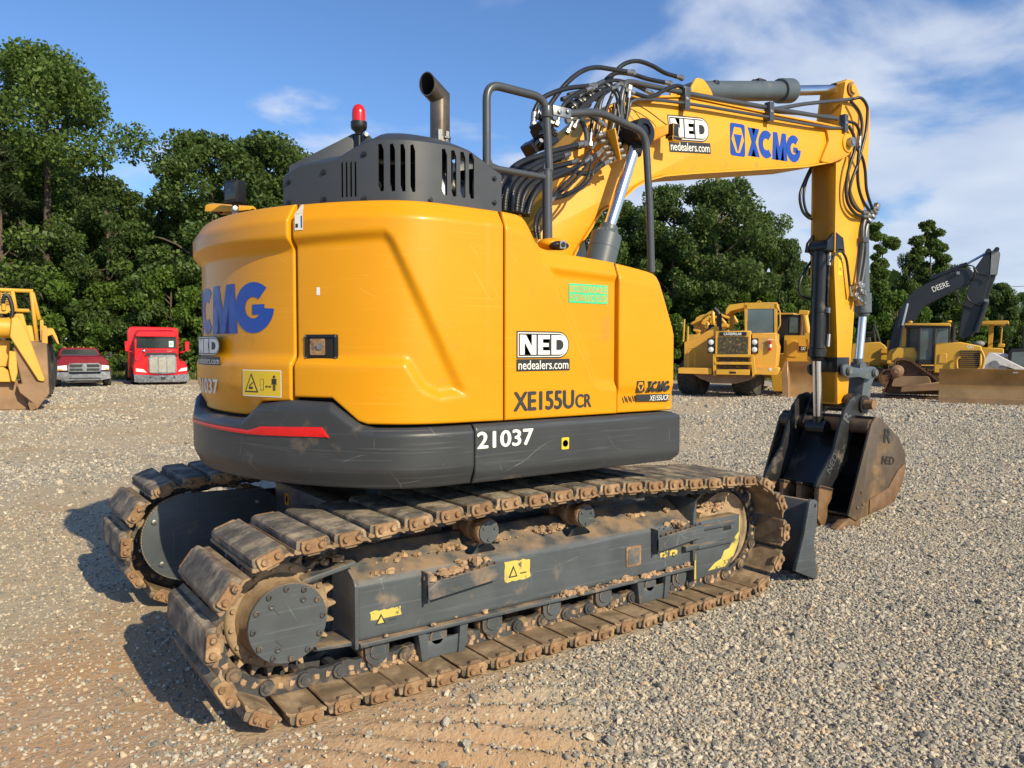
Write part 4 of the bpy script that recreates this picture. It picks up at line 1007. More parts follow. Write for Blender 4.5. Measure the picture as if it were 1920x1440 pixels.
# ---- arm
AY = .125
AO = [(4.25,4.15),(4.311,4.191),(4.392,4.197),(4.457,4.159),(4.562,4.037),(4.706,3.975),(4.707,3.681),(4.672,3.313),(4.698,3.129),(4.584,2.879),(4.546,2.617),(4.51,2.045),(4.484,1.706),(4.427,1.196),(4.365,1.109),(4.231,1.094),(4.203,1.689),(4.129,2.396),(4.131,2.897),(4.125,3.394),(4.159,3.697),(4.212,3.954)]
mb = MB(); mb.prism(AO, -AY + .008, AY - .008); arm = mb.build('arm', [YB], EXC, bevel=.008)
arm['label'] = 'upright yellow arm with hoses down its side'
mb = MB(); mb.ribbon(AO[14:] + AO[:1], -AY - .004, AY + .004, -.012); mb.build('arm_rear_plate', [YB], arm)
pt = [(4.359,4.105)][0]
mb = MB(); mb.cyl((pt[0], -AY - .03, pt[1]), (pt[0], AY + .03, pt[1]), .042, n=18); mb.m = 1; mb.cyl((pt[0], -AY - .002, pt[1]), (pt[0], -AY - .010, pt[1]), .066, n=18)
mb.build('rod_pin', [YB, RUST], arm)
mb = MB(); mb.prism([(4.204,2.536),(4.275,2.541),(4.281,2.333),(4.21,2.33)], -AY + .004, -AY + .006)
o = print_on('warning_sticker', arm, (lambda p: lambda u, v, h: (p[0] + u, -AY + .008 - h, p[1] + v))([(4.21,2.33)][0]), [('poly', rect(0, 0, .075, .25), 0, 0, YST, 0), ('poly', [(.012, .15), (.062, .15), (.037, .20)], 0, 0, BKP, 1), ('poly', [(.020, .155), (.054, .155), (.037, .19)], 0, 0, YST, 2), ('poly', rect(.02, .06, .055, .066), 0, 0, BKP, 1), ('poly', rect(.02, .045, .055, .051), 0, 0, BKP, 1)])
# bucket cylinder in front of the arm
(a, b, c, e_) = [(4.803,0,2.927),(4.855,0,1.991),(4.799,0,1.919),(4.787,0,1.433)]
bc = cylinder('bucket_cylinder', a, b, e_, .062, .040, (.080, .20), EXC, (CYL, CYL), eye=.06, width=.12)
# thumb cylinder behind the arm
(a, b, e_) = [(4.109,0,2.558),(4.077,0,1.546),(4.114,0,0.864)]
tcy = cylinder('thumb_cylinder', a, b, e_, .075, .042, (.086, .08), EXC, (BLKP, BLKP), eye=.07, width=.20)
mb = MB(); c1, c2 = Vector(a).lerp(Vector(b), .56), Vector(a).lerp(Vector(b), .58); mb.cyl(c1, c2, .082, n=20)
px = Vector((.0, -.085, 0)); mb.tube([Vector(a) + px + Vector((0, 0, -.10)), Vector(a).lerp(Vector(b), .5) + px, Vector(a).lerp(Vector(b), .58) + px + Vector((.03, 0, 0)), Vector(b) + px + Vector((.05, 0, .1))], .012, 6)
mb.m = 1; mb.cyl(Vector(a) + px + Vector((0, 0, -.02)), Vector(a) + px + Vector((0, 0, -.14)), .022, n=8); mb.cyl(Vector(b) + px + Vector((.04, 0, .1)), Vector(b) + px + Vector((.05, 0, .22)), .02, n=8); mb.box(c1 + px * 1.15, (.03, .03, .05))
mb.build('thumb_line', [BLKP, STEEL], tcy)
lo = [(4.014,2.551),(4.038,2.643),(4.148,2.743),(4.291,2.689),(4.322,2.547)]
mb = MB()
for y in (-.105, .105):
    mb = MB(); mb.prism(lo, y - .014, y + .014); mb.build('thumb_lug', [BLKP], arm, bevel=.006)
mb = MB()
lo2 = [(4.192,1.525),(4.398,1.544),(4.402,1.402),(4.24,1.405)]
mb.bx(min(p[0] for p in lo2), max(p[0] for p in lo2), -.14, .14, min(p[1] for p in lo2), max(p[1] for p in lo2))
mb.build('thumb_bracket', [BLKP], arm, bevel=.006)
# valve block and pipes on the arm
mb = MB(); c = Vector([(4.466,-0.16,2.165)][0])
for k in range(14): mb.box(c + Vector((random.uniform(-.05, .05), random.uniform(-.03, .02), random.uniform(-.10, .10))), (random.uniform(.03, .07), .05, random.uniform(.03, .06)), Matrix.Rotation(random.uniform(-.5, .5), 3, 'Y'))
for k in range(6):
    p = c + Vector((random.uniform(-.05, .05), -.03, random.uniform(-.1, .08))); mb.cyl(p, p + Vector((0, -.04, 0)), .018, n=8)
mb.build('valve_block', [STEEL], arm, bevel=.004, seg=1)
for off in (0, 1):
    mb = MB(); P = [(4.642,-0.15,2.954),(4.571,-0.15,2.833),(4.55,-0.16,2.676),(4.545,-0.16,2.572),(4.488,-0.16,2.311),(4.455,-0.16,2.206)] if off == 0 else [(4.719,-0.15,2.94),(4.628,-0.15,2.818),(4.597,-0.16,2.669),(4.602,-0.16,2.524),(4.553,-0.16,2.314),(4.511,-0.16,2.183)]
    mb.tube(smooth_pts(P, 4), .016, 8); mb.build('arm_pipe', [RAIL], arm)
mb = MB(); mb.box(Vector([(4.569,-0.16,2.687)][0]), (.10, .05, .055)); mb.build('pipe_clamp', [RAIL], arm, bevel=.006)

# ---- bucket linkage
lk = rounded([(4.204,1.46),(4.275,1.485),(4.385,1.448),(4.524,1.435),(4.684,1.454),(4.78,1.447),(4.831,1.393),(4.775,1.336),(4.669,1.322),(4.498,1.352),(4.297,1.347),(4.215,1.384)], .03, 3)
for y in (.17, -.19):
    mb = MB(); mb.prism(lk, y, y + .03); lko = mb.build('bucket_link', [CYL], EXC, bevel=.006)
mb = MB()
for (u, v) in [(4.295,1.413),(4.744,1.389)]:
    mb = MB(); mb.cyl((u, -.21, v), (u, .22, v), .040, n=18); mb.m = 1; mb.cyl((u, -.21, v), (u, -.225, v), .03, n=14); mb.build('link_pin', [CYL, STEEL], lko)
mb = MB(); mb.prism(rounded([(4.708,1.34),(4.892,1.347),(4.827,1.251),(4.805,1.047),(4.66,1.053),(4.674,1.213)], .02, 3), -.12, .12); mb.build('push_link', [CYL], EXC, bevel=.008)

# ---- bucket (opening towards the machine) and thumb
BW = .50
SO = [(3.847,0.12),(3.998,0.478),(4.087,0.691),(4.193,0.935),(4.272,0.995),(4.336,0.982),(4.488,0.893),(4.683,0.768),(4.796,0.626),(4.812,0.484),(4.76,0.328),(4.621,0.167),(4.434,0.117),(4.188,0.092),(4.003,0.061)]
mb = MB(); mb.prism(SO, -BW, -BW + .025)
bk = mb.build('bucket', [BKT], EXC, bevel=.004)
mb = MB(); mb.prism(SO, BW - .025, BW); mb.build('bucket_side', [BKT], bk, bevel=.004)
bk['label'] = 'worn steel bucket with rust and raised letters'
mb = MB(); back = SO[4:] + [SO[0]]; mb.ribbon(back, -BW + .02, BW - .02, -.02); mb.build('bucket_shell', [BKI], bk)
tt = [(4.239,0.902)][0]
mb = MB(); mb.cyl((tt[0], -BW + .026, tt[1]), (tt[0], BW - .026, tt[1]), .070, n=24); mb.build('bucket_tube', [BKT], bk)
mb = MB(); wo = [(4.167,0.097),(4.171,0.235),(4.498,0.315),(4.654,0.464),(4.769,0.515),(4.781,0.452),(4.728,0.322),(4.599,0.171),(4.412,0.122)]; mb.prism(wo, -BW - .012, -BW - .001); mb.build('wear_plate', [TOOTH], bk, bevel=.003)
mb = MB(); co = [(3.827,0.124),(3.977,0.482),(4.066,0.694),(4.128,0.679),(4.076,0.418),(4.033,0.118),(3.966,0.058)]; mb.prism(co, -BW - .010, -BW - .001)
mb.m = 1
for u, v in [(3.962,0.186),(4.026,0.32),(4.057,0.204)]: mb.cyl((u, -BW - .010, v), (u, -BW - .020, v), .016, n=6)
mb.build('side_cutter', [BKT, TOOTH], bk, bevel=.003)
xb, zb = SO[0]
for k in range(5):
    y = -BW + .05 + k * (2 * BW - .1) / 4
    mb = MB(); mb.loft([[(xb + .20, y - .05, .10), (xb + .20, y + .05, .10), (xb + .20, y + .05, .0), (xb + .20, y - .05, .0)], [(xb + .02, y - .045, .10), (xb + .02, y + .045, .10), (xb + .02, y + .045, .01), (xb + .02, y - .045, .01)], [(xb - .16, y - .035, .02), (xb - .16, y + .035, .02), (xb - .16, y + .035, .004), (xb - .16, y - .035, .004)]])
    mb.build('bucket_tooth', [TOOTH], bk, bevel=.008)
def slantp(p0, ang): return lambda u, v, h: (p0[0] + u * math.cos(ang) - v * math.sin(ang), p0[2] - h, p0[1] + u * math.sin(ang) + v * math.cos(ang))
p = [(4.371,0.548)][0]
print_on('raised_letters', bk, slantp((p[0], p[1], -BW), -.12), [('text', ('N D', .21, .075, .05, 0), 0, 0, BKI, 3), ('poly', rect(.085, .0, .125, .015), 0, 0, BKI, 3), ('poly', rect(.085, .03, .125, .045), 0, 0, BKI, 3), ('poly', rect(.085, .06, .125, .075), 0, 0, BKI, 3)], label='raised letters NED on the bucket side')
p = [(4.4,0.747)][0]
print_on('raised_letters', bk, slantp((p[0], p[1], -BW), -.1), [('text', ('R', .11, .13, .05, 0), 0, 0, BKP, 3)], label='dark letter R on the bucket side')
# thumb: two cheek plates, floor and tines
TN = rounded([(4.345,1.191),(4.42,1.137),(4.451,1.053),(4.342,0.992),(4.229,0.886),(4.189,0.742),(4.167,0.581),(3.871,0.324),(3.653,0.366),(3.685,0.426),(3.929,0.676),(4.017,0.894),(4.09,1.054),(4.21,1.17)], .02, 3)
dx_ = 0
mb = MB(); mb.prism(TN, -.29, -.262); th = mb.build('thumb', [THM], EXC, bevel=.004)
th['label'] = 'black thumb with two curved cheek plates and tines'
mb = MB(); mb.prism(TN, .262, .29); mb.build('thumb_cheek', [THM], th, bevel=.004)
i0 = [(3.716,0.391),(3.978,0.665),(4.18,0.933)]
mb = MB(); fl = [(3.964,0.333),(4.089,0.513),(4.216,0.701),(4.31,0.853)]; mb.ribbon(fl, -.262, .262, .02); 
for y in (-.08, .08): mb.prism([fl[0], fl[1], fl[2], fl[3], (fl[3][0] + .06, fl[3][1]), (fl[1][0] + .05, fl[1][1] - .02)], y - .012, y + .012)
mb.build('thumb_floor', [THM], th)
print_on('white_plate', th, (lambda A, B: lambda u, v, h: (A[0] + (B[0] - A[0]) * v - .022, -.10 - u, A[1] + (B[1] - A[1]) * v))(fl[0], fl[1]), [('poly', rect(0, .1, .10, .75), 0, 0, WHT, 0)])
pr_ = [(x, z) for x, z in [(3.775,0.467),(3.832,0.511),(4.02,0.503)]]
p = [(3.867,0.468)][0]; print_on('raised_letters', th, slantp((p[0], p[1], -.29), .95), [('text', ('NED', .20, .075, .04, 0), 0, 0, GF, 3)], label='raised letters NED on the thumb')
p = [(4.147,0.926)][0]; print_on('raised_letters', th, slantp((p[0], p[1], -.29), 1.05), [('text', ('R', .09, .10, .05, 0), 0, 0, STEEL, 3)], label='raised letter R on the thumb')
mb = MB()
for u, v in [(4.064,0.766),(4.119,0.691)]:
    mb = MB(); mb.cyl((u, -.2905, v), (u, -.2925, v), .022, n=14); mb.build('thumb_hole', [DARK], th)
mb = MB(); pz = [(4.403,1.096)][0]; mb.cyl((pz[0], -.40, pz[1]), (pz[0], .36, pz[1]), .045, n=20); mb.m = 1; mb.cyl((pz[0], -.29, pz[1]), (pz[0], -.31, pz[1]), .085, n=24); mb.cyl((pz[0], -.24, pz[1]), (pz[0], -.14, pz[1]), .10, n=24); mb.cyl((pz[0], .24, pz[1]), (pz[0], .14, pz[1]), .10, n=24)
mb.build('bucket_pin', [RUST, THM], bk)
mb = MB(); pe = [(4.588,0.978)][0]
for y in (-.22, .19): mb.prism(rounded([(pz[0] - .10, pz[1] + .06), (pz[0] + .12, pz[1] + .06), (pz[0] + .25, pz[1] - .06), (tt[0] + .08, tt[1] - .02), (tt[0] - .10, tt[1] - .02)], .03, 3), y, y + .03)
mb.m = 1; mb.cyl((pz[0] + .17, -.235, pz[1] - .07), (pz[0] + .17, .23, pz[1] - .07), .032)
mb.build('bucket_ear', [THM, STEEL], bk, bevel=.004)
tn = [(3.711,0.355),(3.923,0.303),(3.908,0.235),(3.85,0.177),(3.846,0.023),(3.772,-0.016),(3.694,0.083)]
for y in (-.29, -.10, .085, .27):
    mb = MB(); mb.prism(tn, y, y + .05); mb.m = 1; mb.prism([tn[0], tn[1], (tn[1][0], tn[1][1] + .03), (tn[0][0], tn[0][1] + .03)], y - .006, y + .056)
    mb.build('thumb_tine', [TOOTH, THM], th, bevel=.006)

# ---- hydraulic hoses and pipes
def hose(P, r, mat=HOSE, parent=boom, spiral=False, name='hydraulic_hose', ends=(0, 0), k=6):
    S = smooth_pts(P, 40 if spiral else k)
    mb = MB(); mb.m = 0
    if spiral:
        d = [0]
        for a, b in zip(S, S[1:]): d.append(d[-1] + (b - a).length)
        n = int(d[-1] / .0058); Q = []
        A = np.array([tuple(p) for p in S]); D = np.linspace(0, d[-1], n)
        Q = [Vector((np.interp(t, d, A[:, 0]), np.interp(t, d, A[:, 1]), np.interp(t, d, A[:, 2]))) for t in D]
        mb.tube(Q, r, 8, True, lambda i: r * (1.10 if i % 3 == 0 else .93))
    else: mb.tube(S, r, 8)
    mb.m = 1
    for e, (a, b) in zip(ends, ((S[0], S[min(4, len(S) - 1)]), (S[-1], S[max(-5, -len(S))]))):
        if e:
            d_ = (b - a).normalized(); mb.cyl(a - d_ * .03, a + d_ * .05, r * 1.15, n=8); mb.cyl(a - d_ * .045, a - d_ * .015, r * 1.4, n=6)
    return mb.build(name, [mat, STEEL], parent, smooth=50)
SP = [[(-0.193,-0.8,2.404),(-0.186,-0.8,2.499),(-0.132,-0.78,2.583),(-0.005,-0.7,2.68),(0.139,-0.62,2.755),(0.292,-0.55,2.815),(0.415,-0.5,2.866),(0.594,-0.44,2.931),(0.755,-0.4,2.987)],
      [(-0.143,-0.8,2.397),(-0.125,-0.79,2.493),(-0.077,-0.77,2.576),(0.041,-0.7,2.658),(0.214,-0.6,2.743),(0.415,-0.5,2.836),(0.611,-0.42,2.917),(0.808,-0.36,2.996)],
      [(-0.081,-0.78,2.4),(-0.066,-0.77,2.503),(-0.015,-0.74,2.574),(0.094,-0.68,2.65),(0.254,-0.6,2.736),(0.437,-0.5,2.819),(0.611,-0.42,2.893)],
      [(-0.033,-0.76,2.408),(-0.014,-0.75,2.496),(0.038,-0.72,2.568),(0.149,-0.66,2.642),(0.29,-0.58,2.712),(0.474,-0.48,2.787),(0.695,-0.4,2.86)],
      [(0.012,-0.74,2.409),(0.042,-0.73,2.506),(0.111,-0.7,2.58),(0.239,-0.62,2.65),(0.384,-0.54,2.718),(0.578,-0.46,2.784),(0.748,-0.42,2.789),(0.859,-0.4,2.817),(0.949,-0.38,2.876),(1.02,-0.36,2.911)],
      [(0.077,-0.72,2.406),(0.119,-0.7,2.494),(0.197,-0.66,2.581),(0.332,-0.58,2.665),(0.502,-0.5,2.74),(0.662,-0.44,2.806),(0.811,-0.4,2.889)]]
SP += [[(-0.072,-0.66,2.43),(-0.05,-0.65,2.527),(0.01,-0.62,2.619),(0.131,-0.56,2.708),(0.283,-0.48,2.789),(0.443,-0.42,2.849),(0.614,-0.36,2.905)], [(0.141,-0.6,2.428),(0.188,-0.58,2.519),(0.271,-0.54,2.606),(0.397,-0.48,2.684),(0.557,-0.42,2.748),(0.715,-0.36,2.806)],
       [(0.009,-0.62,2.438),(0.035,-0.6,2.531),(0.092,-0.57,2.615),(0.2,-0.52,2.698),(0.336,-0.46,2.766),(0.493,-0.4,2.832),(0.637,-0.36,2.887)]]
for P in SP: hose(P, .0165, spiral=True, ends=(0, 1))
SN = [[(0.338,-0.62,2.549),(0.437,-0.58,2.632),(0.573,-0.52,2.725),(0.691,-0.46,2.82),(0.794,-0.42,2.918),(0.885,-0.38,2.996)],
      [(0.358,-0.6,2.554),(0.488,-0.56,2.634),(0.626,-0.5,2.722),(0.754,-0.44,2.821),(0.849,-0.4,2.909),(0.943,-0.37,2.971)],
      [(0.362,-0.6,2.551),(0.506,-0.56,2.609),(0.671,-0.5,2.686),(0.787,-0.44,2.78),(0.849,-0.4,2.873),(0.952,-0.37,2.958)],
      [(0.382,-0.58,2.553),(0.535,-0.54,2.603),(0.697,-0.48,2.678),(0.814,-0.43,2.76),(0.883,-0.4,2.856),(0.991,-0.36,2.936)],
      [(0.083,-0.8,2.266),(0.079,-0.79,2.335),(0.128,-0.75,2.409),(0.218,-0.7,2.479),(0.338,-0.62,2.549)], [(0.106,-0.8,2.262),(0.106,-0.79,2.337),(0.156,-0.75,2.412),(0.234,-0.7,2.474),(0.362,-0.6,2.548)]]
for P in SN: hose(P, .0095, spiral=True, ends=(0, 1))
# manifold plate with fittings
(a, b, c) = [(0.999,-0.3,3.117),(1.115,-0.3,2.932),(1.177,-0.18,3.164)]
mb = MB(); a, b = Vector(a), Vector(b); nx_ = Vector((0, 1, 0)); 
mb.loft([[a, b, b + Vector((0, .12, 0)), a + Vector((0, .12, 0))], [a + Vector((.016, 0, .006)), b + Vector((.016, 0, .006)), b + Vector((.016, .12, .006)), a + Vector((.016, .12, .006))]])
mb.loft([[a + Vector((0, -.16, 0)), b + Vector((0, -.10, 0)), b, a], [a + Vector((.012, -.16, .006)), b + Vector((.012, -.10, .006)), b + Vector((.012, 0, .006)), a + Vector((.012, 0, .006))]])
mb.build('hose_manifold', [YB], boom, bevel=.002)
for k in range(5):
    mb = MB(); p = a.lerp(b, .1 + .2 * k) + Vector((0, -.06, 0)); mb.cyl(p + Vector((-.07, 0, -.02)), p + Vector((.09, 0, .03)), .015, n=8); mb.cyl(p + Vector((-.03, 0, -.01)), p + Vector((-.005, 0, 0)), .022, n=6); mb.cyl(p + Vector((.02, 0, .006)), p + Vector((.045, 0, .014)), .022, n=6)
    mb.build('hose_fitting', [STEEL], boom)
# bare hoses looping over the boom top
LOOPS = [([(0.405,-0.34,3.101),(0.413,-0.34,3.16),(0.469,-0.33,3.241),(0.556,-0.32,3.3),(0.708,-0.3,3.369),(0.865,-0.28,3.418),(0.969,-0.26,3.447)], .0165),
         ([(0.511,-0.32,3.168),(0.616,-0.3,3.296),(0.733,-0.28,3.418),(0.872,-0.26,3.525),(1.02,-0.24,3.59),(1.215,-0.22,3.62),(1.391,-0.2,3.642)], .0165),
         ([(1.17,-0.1,3.463),(1.273,-0.1,3.59),(1.405,-0.1,3.724),(1.562,-0.09,3.791),(1.74,-0.07,3.801),(1.907,-0.05,3.784),(2.091,-0.03,3.792)], .0165),
         ([(1.042,-0.16,3.379),(1.16,-0.14,3.519),(1.307,-0.12,3.637),(1.487,-0.1,3.678),(1.702,-0.08,3.686),(1.927,-0.06,3.707)], .0165),
         ([(0.754,-0.3,3.285),(0.763,-0.3,3.329),(0.841,-0.28,3.374),(0.954,-0.26,3.411),(1.096,-0.24,3.457),(1.216,-0.22,3.463),(1.262,-0.21,3.383),(1.252,-0.21,3.245)], .010),
         ([(1.097,-0.21,3.458),(1.19,-0.22,3.503),(1.257,-0.22,3.47),(1.284,-0.22,3.388),(1.269,-0.22,3.245),(1.218,-0.22,3.124),(1.123,-0.24,3.053)], .010),
         ([(1.362,-0.22,3.49),(1.343,-0.23,3.377),(1.323,-0.23,3.259),(1.313,-0.23,3.151),(1.241,-0.24,3.055),(1.141,-0.26,2.991)], .016),
         ([(1.362,-0.22,3.497),(1.481,-0.22,3.489),(1.601,-0.21,3.501),(1.752,-0.2,3.583),(1.896,-0.19,3.645),(2.008,-0.18,3.645)], .016),
         ([(0.721,-0.34,3.164),(0.798,-0.36,3.204),(0.883,-0.36,3.2),(0.988,-0.34,3.179)], .0165),
         ([(1.388,-0.205,3.429),(1.551,-0.205,3.4),(1.692,-0.21,3.348),(1.732,-0.26,3.295)], .004),
         ([(1.42,-0.205,3.377),(1.524,-0.205,3.306),(1.614,-0.21,3.252)], .003),
         ([(1.235,-0.2,3.381),(1.237,-0.21,3.269),(1.207,-0.22,3.16),(1.119,-0.25,3.08)], .010)]
LOOPS += [([(0.767,-0.33,3.138),(0.849,-0.31,3.253),(0.971,-0.28,3.354),(1.121,-0.24,3.455),(1.275,-0.2,3.532)], .014), ([(0.703,-0.34,3.097),(0.776,-0.33,3.211),(0.896,-0.3,3.318),(1.058,-0.26,3.423),(1.216,-0.22,3.493)], .014),
          ([(0.926,-0.3,3.062),(0.944,-0.29,3.165),(0.99,-0.27,3.287),(1.086,-0.24,3.404),(1.199,-0.21,3.485)], .013), ([(1.031,-0.27,3.099),(1.088,-0.25,3.224),(1.146,-0.23,3.35),(1.224,-0.2,3.462)], .013),
          ([(1.241,-0.24,3.062),(1.292,-0.23,3.178),(1.321,-0.22,3.299),(1.319,-0.21,3.408),(1.349,-0.2,3.508)], .012), ([(1.18,-0.25,3.036),(1.23,-0.24,3.148),(1.26,-0.23,3.268),(1.257,-0.21,3.382)], .010),
          ([(0.856,-0.28,3.369),(1.036,-0.24,3.468),(1.234,-0.2,3.554),(1.447,-0.17,3.573),(1.623,-0.16,3.554)], .014), ([(0.591,-0.36,3.127),(0.649,-0.35,3.24),(0.775,-0.32,3.34),(0.924,-0.29,3.412)], .014)]
for P, r in LOOPS: hose(P, r, ends=(1, 1) if r > .012 else (0, 0))
# rigid pipes
PIPES = [([(1.342,-0.21,3.145),(1.288,-0.21,3.353),(1.328,-0.2,3.515),(1.39,-0.19,3.576),(1.602,-0.18,3.592),(2.149,-0.18,3.621),(3.034,-0.18,3.68),(3.66,-0.17,3.73),(4.059,-0.17,3.764)], .021),
         ([(1.311,-0.22,3.237),(1.363,-0.22,3.352),(1.447,-0.21,3.454),(1.976,-0.21,3.521),(2.974,-0.21,3.587),(3.78,-0.2,3.639),(4.134,-0.19,3.683)], .0135),
         ([(3.127,-0.16,3.692),(3.321,-0.16,3.744),(3.592,-0.16,3.82),(4.002,-0.16,3.917),(4.323,-0.16,3.995)], .017),
         ([(2.445,-0.1,3.671),(2.645,-0.1,3.672),(2.996,-0.1,3.671),(3.573,-0.12,3.732),(4.037,-0.14,3.796)], .009),
         ([(0.914,-0.28,3.043),(0.904,-0.28,3.114),(0.875,-0.28,3.167),(0.847,-0.28,3.199)], .018), ([(1.01,-0.26,3.106),(1.038,-0.25,3.227),(1.066,-0.24,3.341),(1.129,-0.22,3.469),(1.073,-0.22,3.466),(0.882,-0.26,3.369)], .014),
         ([(1.156,-0.22,3.092),(1.216,-0.21,3.228),(1.236,-0.21,3.344)], .018), ([(0.726,-0.3,3.33),(0.875,-0.28,3.391),(1.113,-0.22,3.518)], .016), ([(0.655,-0.32,3.283),(0.841,-0.28,3.363),(1.106,-0.2,3.5)], .016)]
for P, r in PIPES: hose(P, r, RAIL, name='hydraulic_pipe', k=3)
for (u, v, y) in ((1283, 185, -.20), (1440, 208, -.20), (1582, 230, -.19)):
    pass
for i, c in enumerate([(1.975,-0.2,3.552),(3.015,-0.2,3.636),(4.141,-0.19,3.728)]):
    mb = MB(); mb.box(Vector(c), (.055, .06, .16)); mb.m = 1; mb.box(Vector(c) + Vector((0, -.031, 0)), (.04, .004, .025)); mb.build('pipe_clamp', [RAIL, STEEL], boom, bevel=.012)
# boom-top valve block
mb = MB(); c = Vector([(0.445,-0.35,3.003)][0])
for k in range(9): mb.box(c + Vector((random.uniform(-.06, .05), random.uniform(-.06, .06), random.uniform(-.08, .06))), (random.uniform(.06, .12), .12, random.uniform(.05, .1)), Matrix.Rotation(-.6 + random.uniform(-.1, .1), 3, 'Y'))
mb.m = 1
for k in range(10):
    p = c + Vector((random.uniform(-.08, .06), -.07, random.uniform(-.09, .10))); mb.cyl(p, p + Vector((random.uniform(-.03, .03), -.05, .02)), .022, n=8)
for p in [(0.409,-0.34,3.102),(0.435,-0.34,3.116),(0.477,-0.33,3.146)]: mb.cyl(Vector(p), Vector(p) + Vector((.01, 0, .06)), .022, n=8)
mb.build('hose_block', [BLKP, STEEL], boom, bevel=.006, seg=1)
# cluster of fittings along the boom back
for i in range(4):
    mb = MB(); p = Vector([(0.761,-0.28,3.245)][0]).lerp(Vector([(1.124,-0.22,3.453)][0]), i / 3.6); q = p + Vector((.14, .03, .10))
    mb.cyl(p, q, .022, n=10); mb.m = 1; mb.cyl(p.lerp(q, .15), p.lerp(q, .35), .032, n=6); mb.cyl(p.lerp(q, .6), p.lerp(q, .75), .034, n=6); mb.m = 0; mb.box(p.lerp(q, .5) + Vector((0, .05, 0)), (.05, .09, .07), Matrix.Rotation(-.6, 3, 'Y'))
    mb.build('hose_coupling', [BLKP, STEEL], boom, bevel=.003, seg=1)
# hoses at the arm
ARMH = [[(4.306,-0.17,3.989),(4.4,-0.2,4.008),(4.503,-0.2,3.951),(4.515,-0.2,3.853),(4.493,-0.2,3.698),(4.434,-0.2,3.543),(4.367,-0.2,3.377),(4.298,-0.19,3.235),(4.274,-0.18,3.109),(4.322,-0.18,3.009),(4.433,-0.18,2.954),(4.553,-0.18,2.946)],
        [(4.28,-0.17,3.964),(4.385,-0.19,3.883),(4.426,-0.2,3.773),(4.413,-0.2,3.63),(4.365,-0.21,3.485),(4.369,-0.2,3.322),(4.409,-0.19,3.173),(4.513,-0.18,3.049),(4.684,-0.17,2.95)],
        [(4.201,-0.19,3.758),(4.318,-0.2,3.75),(4.393,-0.2,3.677),(4.387,-0.2,3.596)], [(4.22,-0.19,3.721),(4.295,-0.2,3.632),(4.309,-0.2,3.504),(4.25,-0.19,3.354),(4.218,-0.18,3.187),(4.241,-0.18,3.02),(4.38,-0.18,2.919),(4.572,-0.17,2.913)],
        [(4.326,-0.2,3.537),(4.437,-0.2,3.462),(4.513,-0.19,3.348),(4.565,-0.18,3.162),(4.671,-0.17,3.026),(4.748,-0.16,2.983)],
        [(4.052,-0.14,2.44),(4.096,-0.16,2.52),(4.191,-0.16,2.547),(4.274,-0.16,2.482),(4.314,-0.16,2.353),(4.355,-0.16,2.176)]]
for P in ARMH: hose(P, .0145 if P is not ARMH[5] else .012, parent=arm, ends=(0, 1))
for P in ([(4.137,0.12,3.423),(4.05,0.14,3.268),(3.96,0.14,3.1),(3.998,0.14,2.962),(4.079,0.13,2.897),(4.151,0.12,2.882)], [(4.201,0.14,3.435),(4.096,0.16,3.262),(4.049,0.16,3.103),(4.072,0.15,2.971),(4.128,0.14,2.918),(4.168,0.12,2.904)], [(4.153,0.12,2.495),(4.098,0.14,2.416),(3.99,0.14,2.282),(3.984,0.14,2.164),(4.065,0.13,2.12),(4.173,0.12,2.108)]): hose(P, .013, parent=arm)
mb = MB(); c = Vector([(4.819,-0.14,3.035)][0]); mb.box(c, (.05, .05, .07), Matrix.Rotation(.4, 3, 'Y')); mb.cyl(c + Vector((-.12, 0, -.05)), c, .022, n=8)
for p in [(4.606,-0.16,2.954),(4.682,-0.16,2.946),(4.627,-0.16,2.899)]: mb.cyl(Vector(p), Vector(p) + Vector((.04, -.02, -.04)), .020, n=8)
mb.build('hose_fitting', [STEEL], arm, bevel=.004, seg=1)

# ================================================================== GROUND
def fbm(x, y, s, o=4, seed=0):
    out = np.zeros_like(x); a = 1; t = 0
    for i in range(o):
        f = s * 2 ** i
        xi, yi = np.floor(x * f), np.floor(y * f); fx, fy = x * f - xi, y * f - yi
        fx = fx * fx * (3 - 2 * fx); fy = fy * fy * (3 - 2 * fy)
        def h(a_, b_):
            n = np.sin(a_ * 127.1 + b_ * 311.7 + seed * 17.3 + i * 5.1) * 43758.5453; return n - np.floor(n)
        out += a * ((h(xi, yi) * (1 - fx) + h(xi + 1, yi) * fx) * (1 - fy) + (h(xi, yi + 1) * (1 - fx) + h(xi + 1, yi + 1) * fx) * fy); t += a; a *= .5
    return out / t
def gravel_mask(x, y):
    """how much loose stone covers the clay: thick to the right of the machine, thin in the wheel tracks"""
    side = ((x + .55) * .61 - (y + 2.2) * .79) * 1.6                                # metres to the right of the swept strip
    m = fbm(x, y, .55, 4, 1) + np.clip(side * .22, -.17, .38)
    band = np.exp(-((y - 4.5 - .25 * x) / 1.6) ** 2) * .15 + np.exp(-((y - 12 - .1 * x) / 2.5) ** 2) * .2
    m = m - np.where(x < 3, band * .7, 0) + .17 * np.clip((y - .8) / 2.5, 0, 1)
    rr = np.hypot(x + 2.6, y + .2); m = m - .16 * np.exp(-((rr - 2.2) / .65) ** 2) * np.exp(-((y + 2.0) / .45) ** 2) * (.6 + .4 * np.sin(np.arctan2(y + .2, x + 2.6) * 2.35 / .19 * 6.28 + 2.5))
    return np.clip((m - .40) / .28, 0, 1)
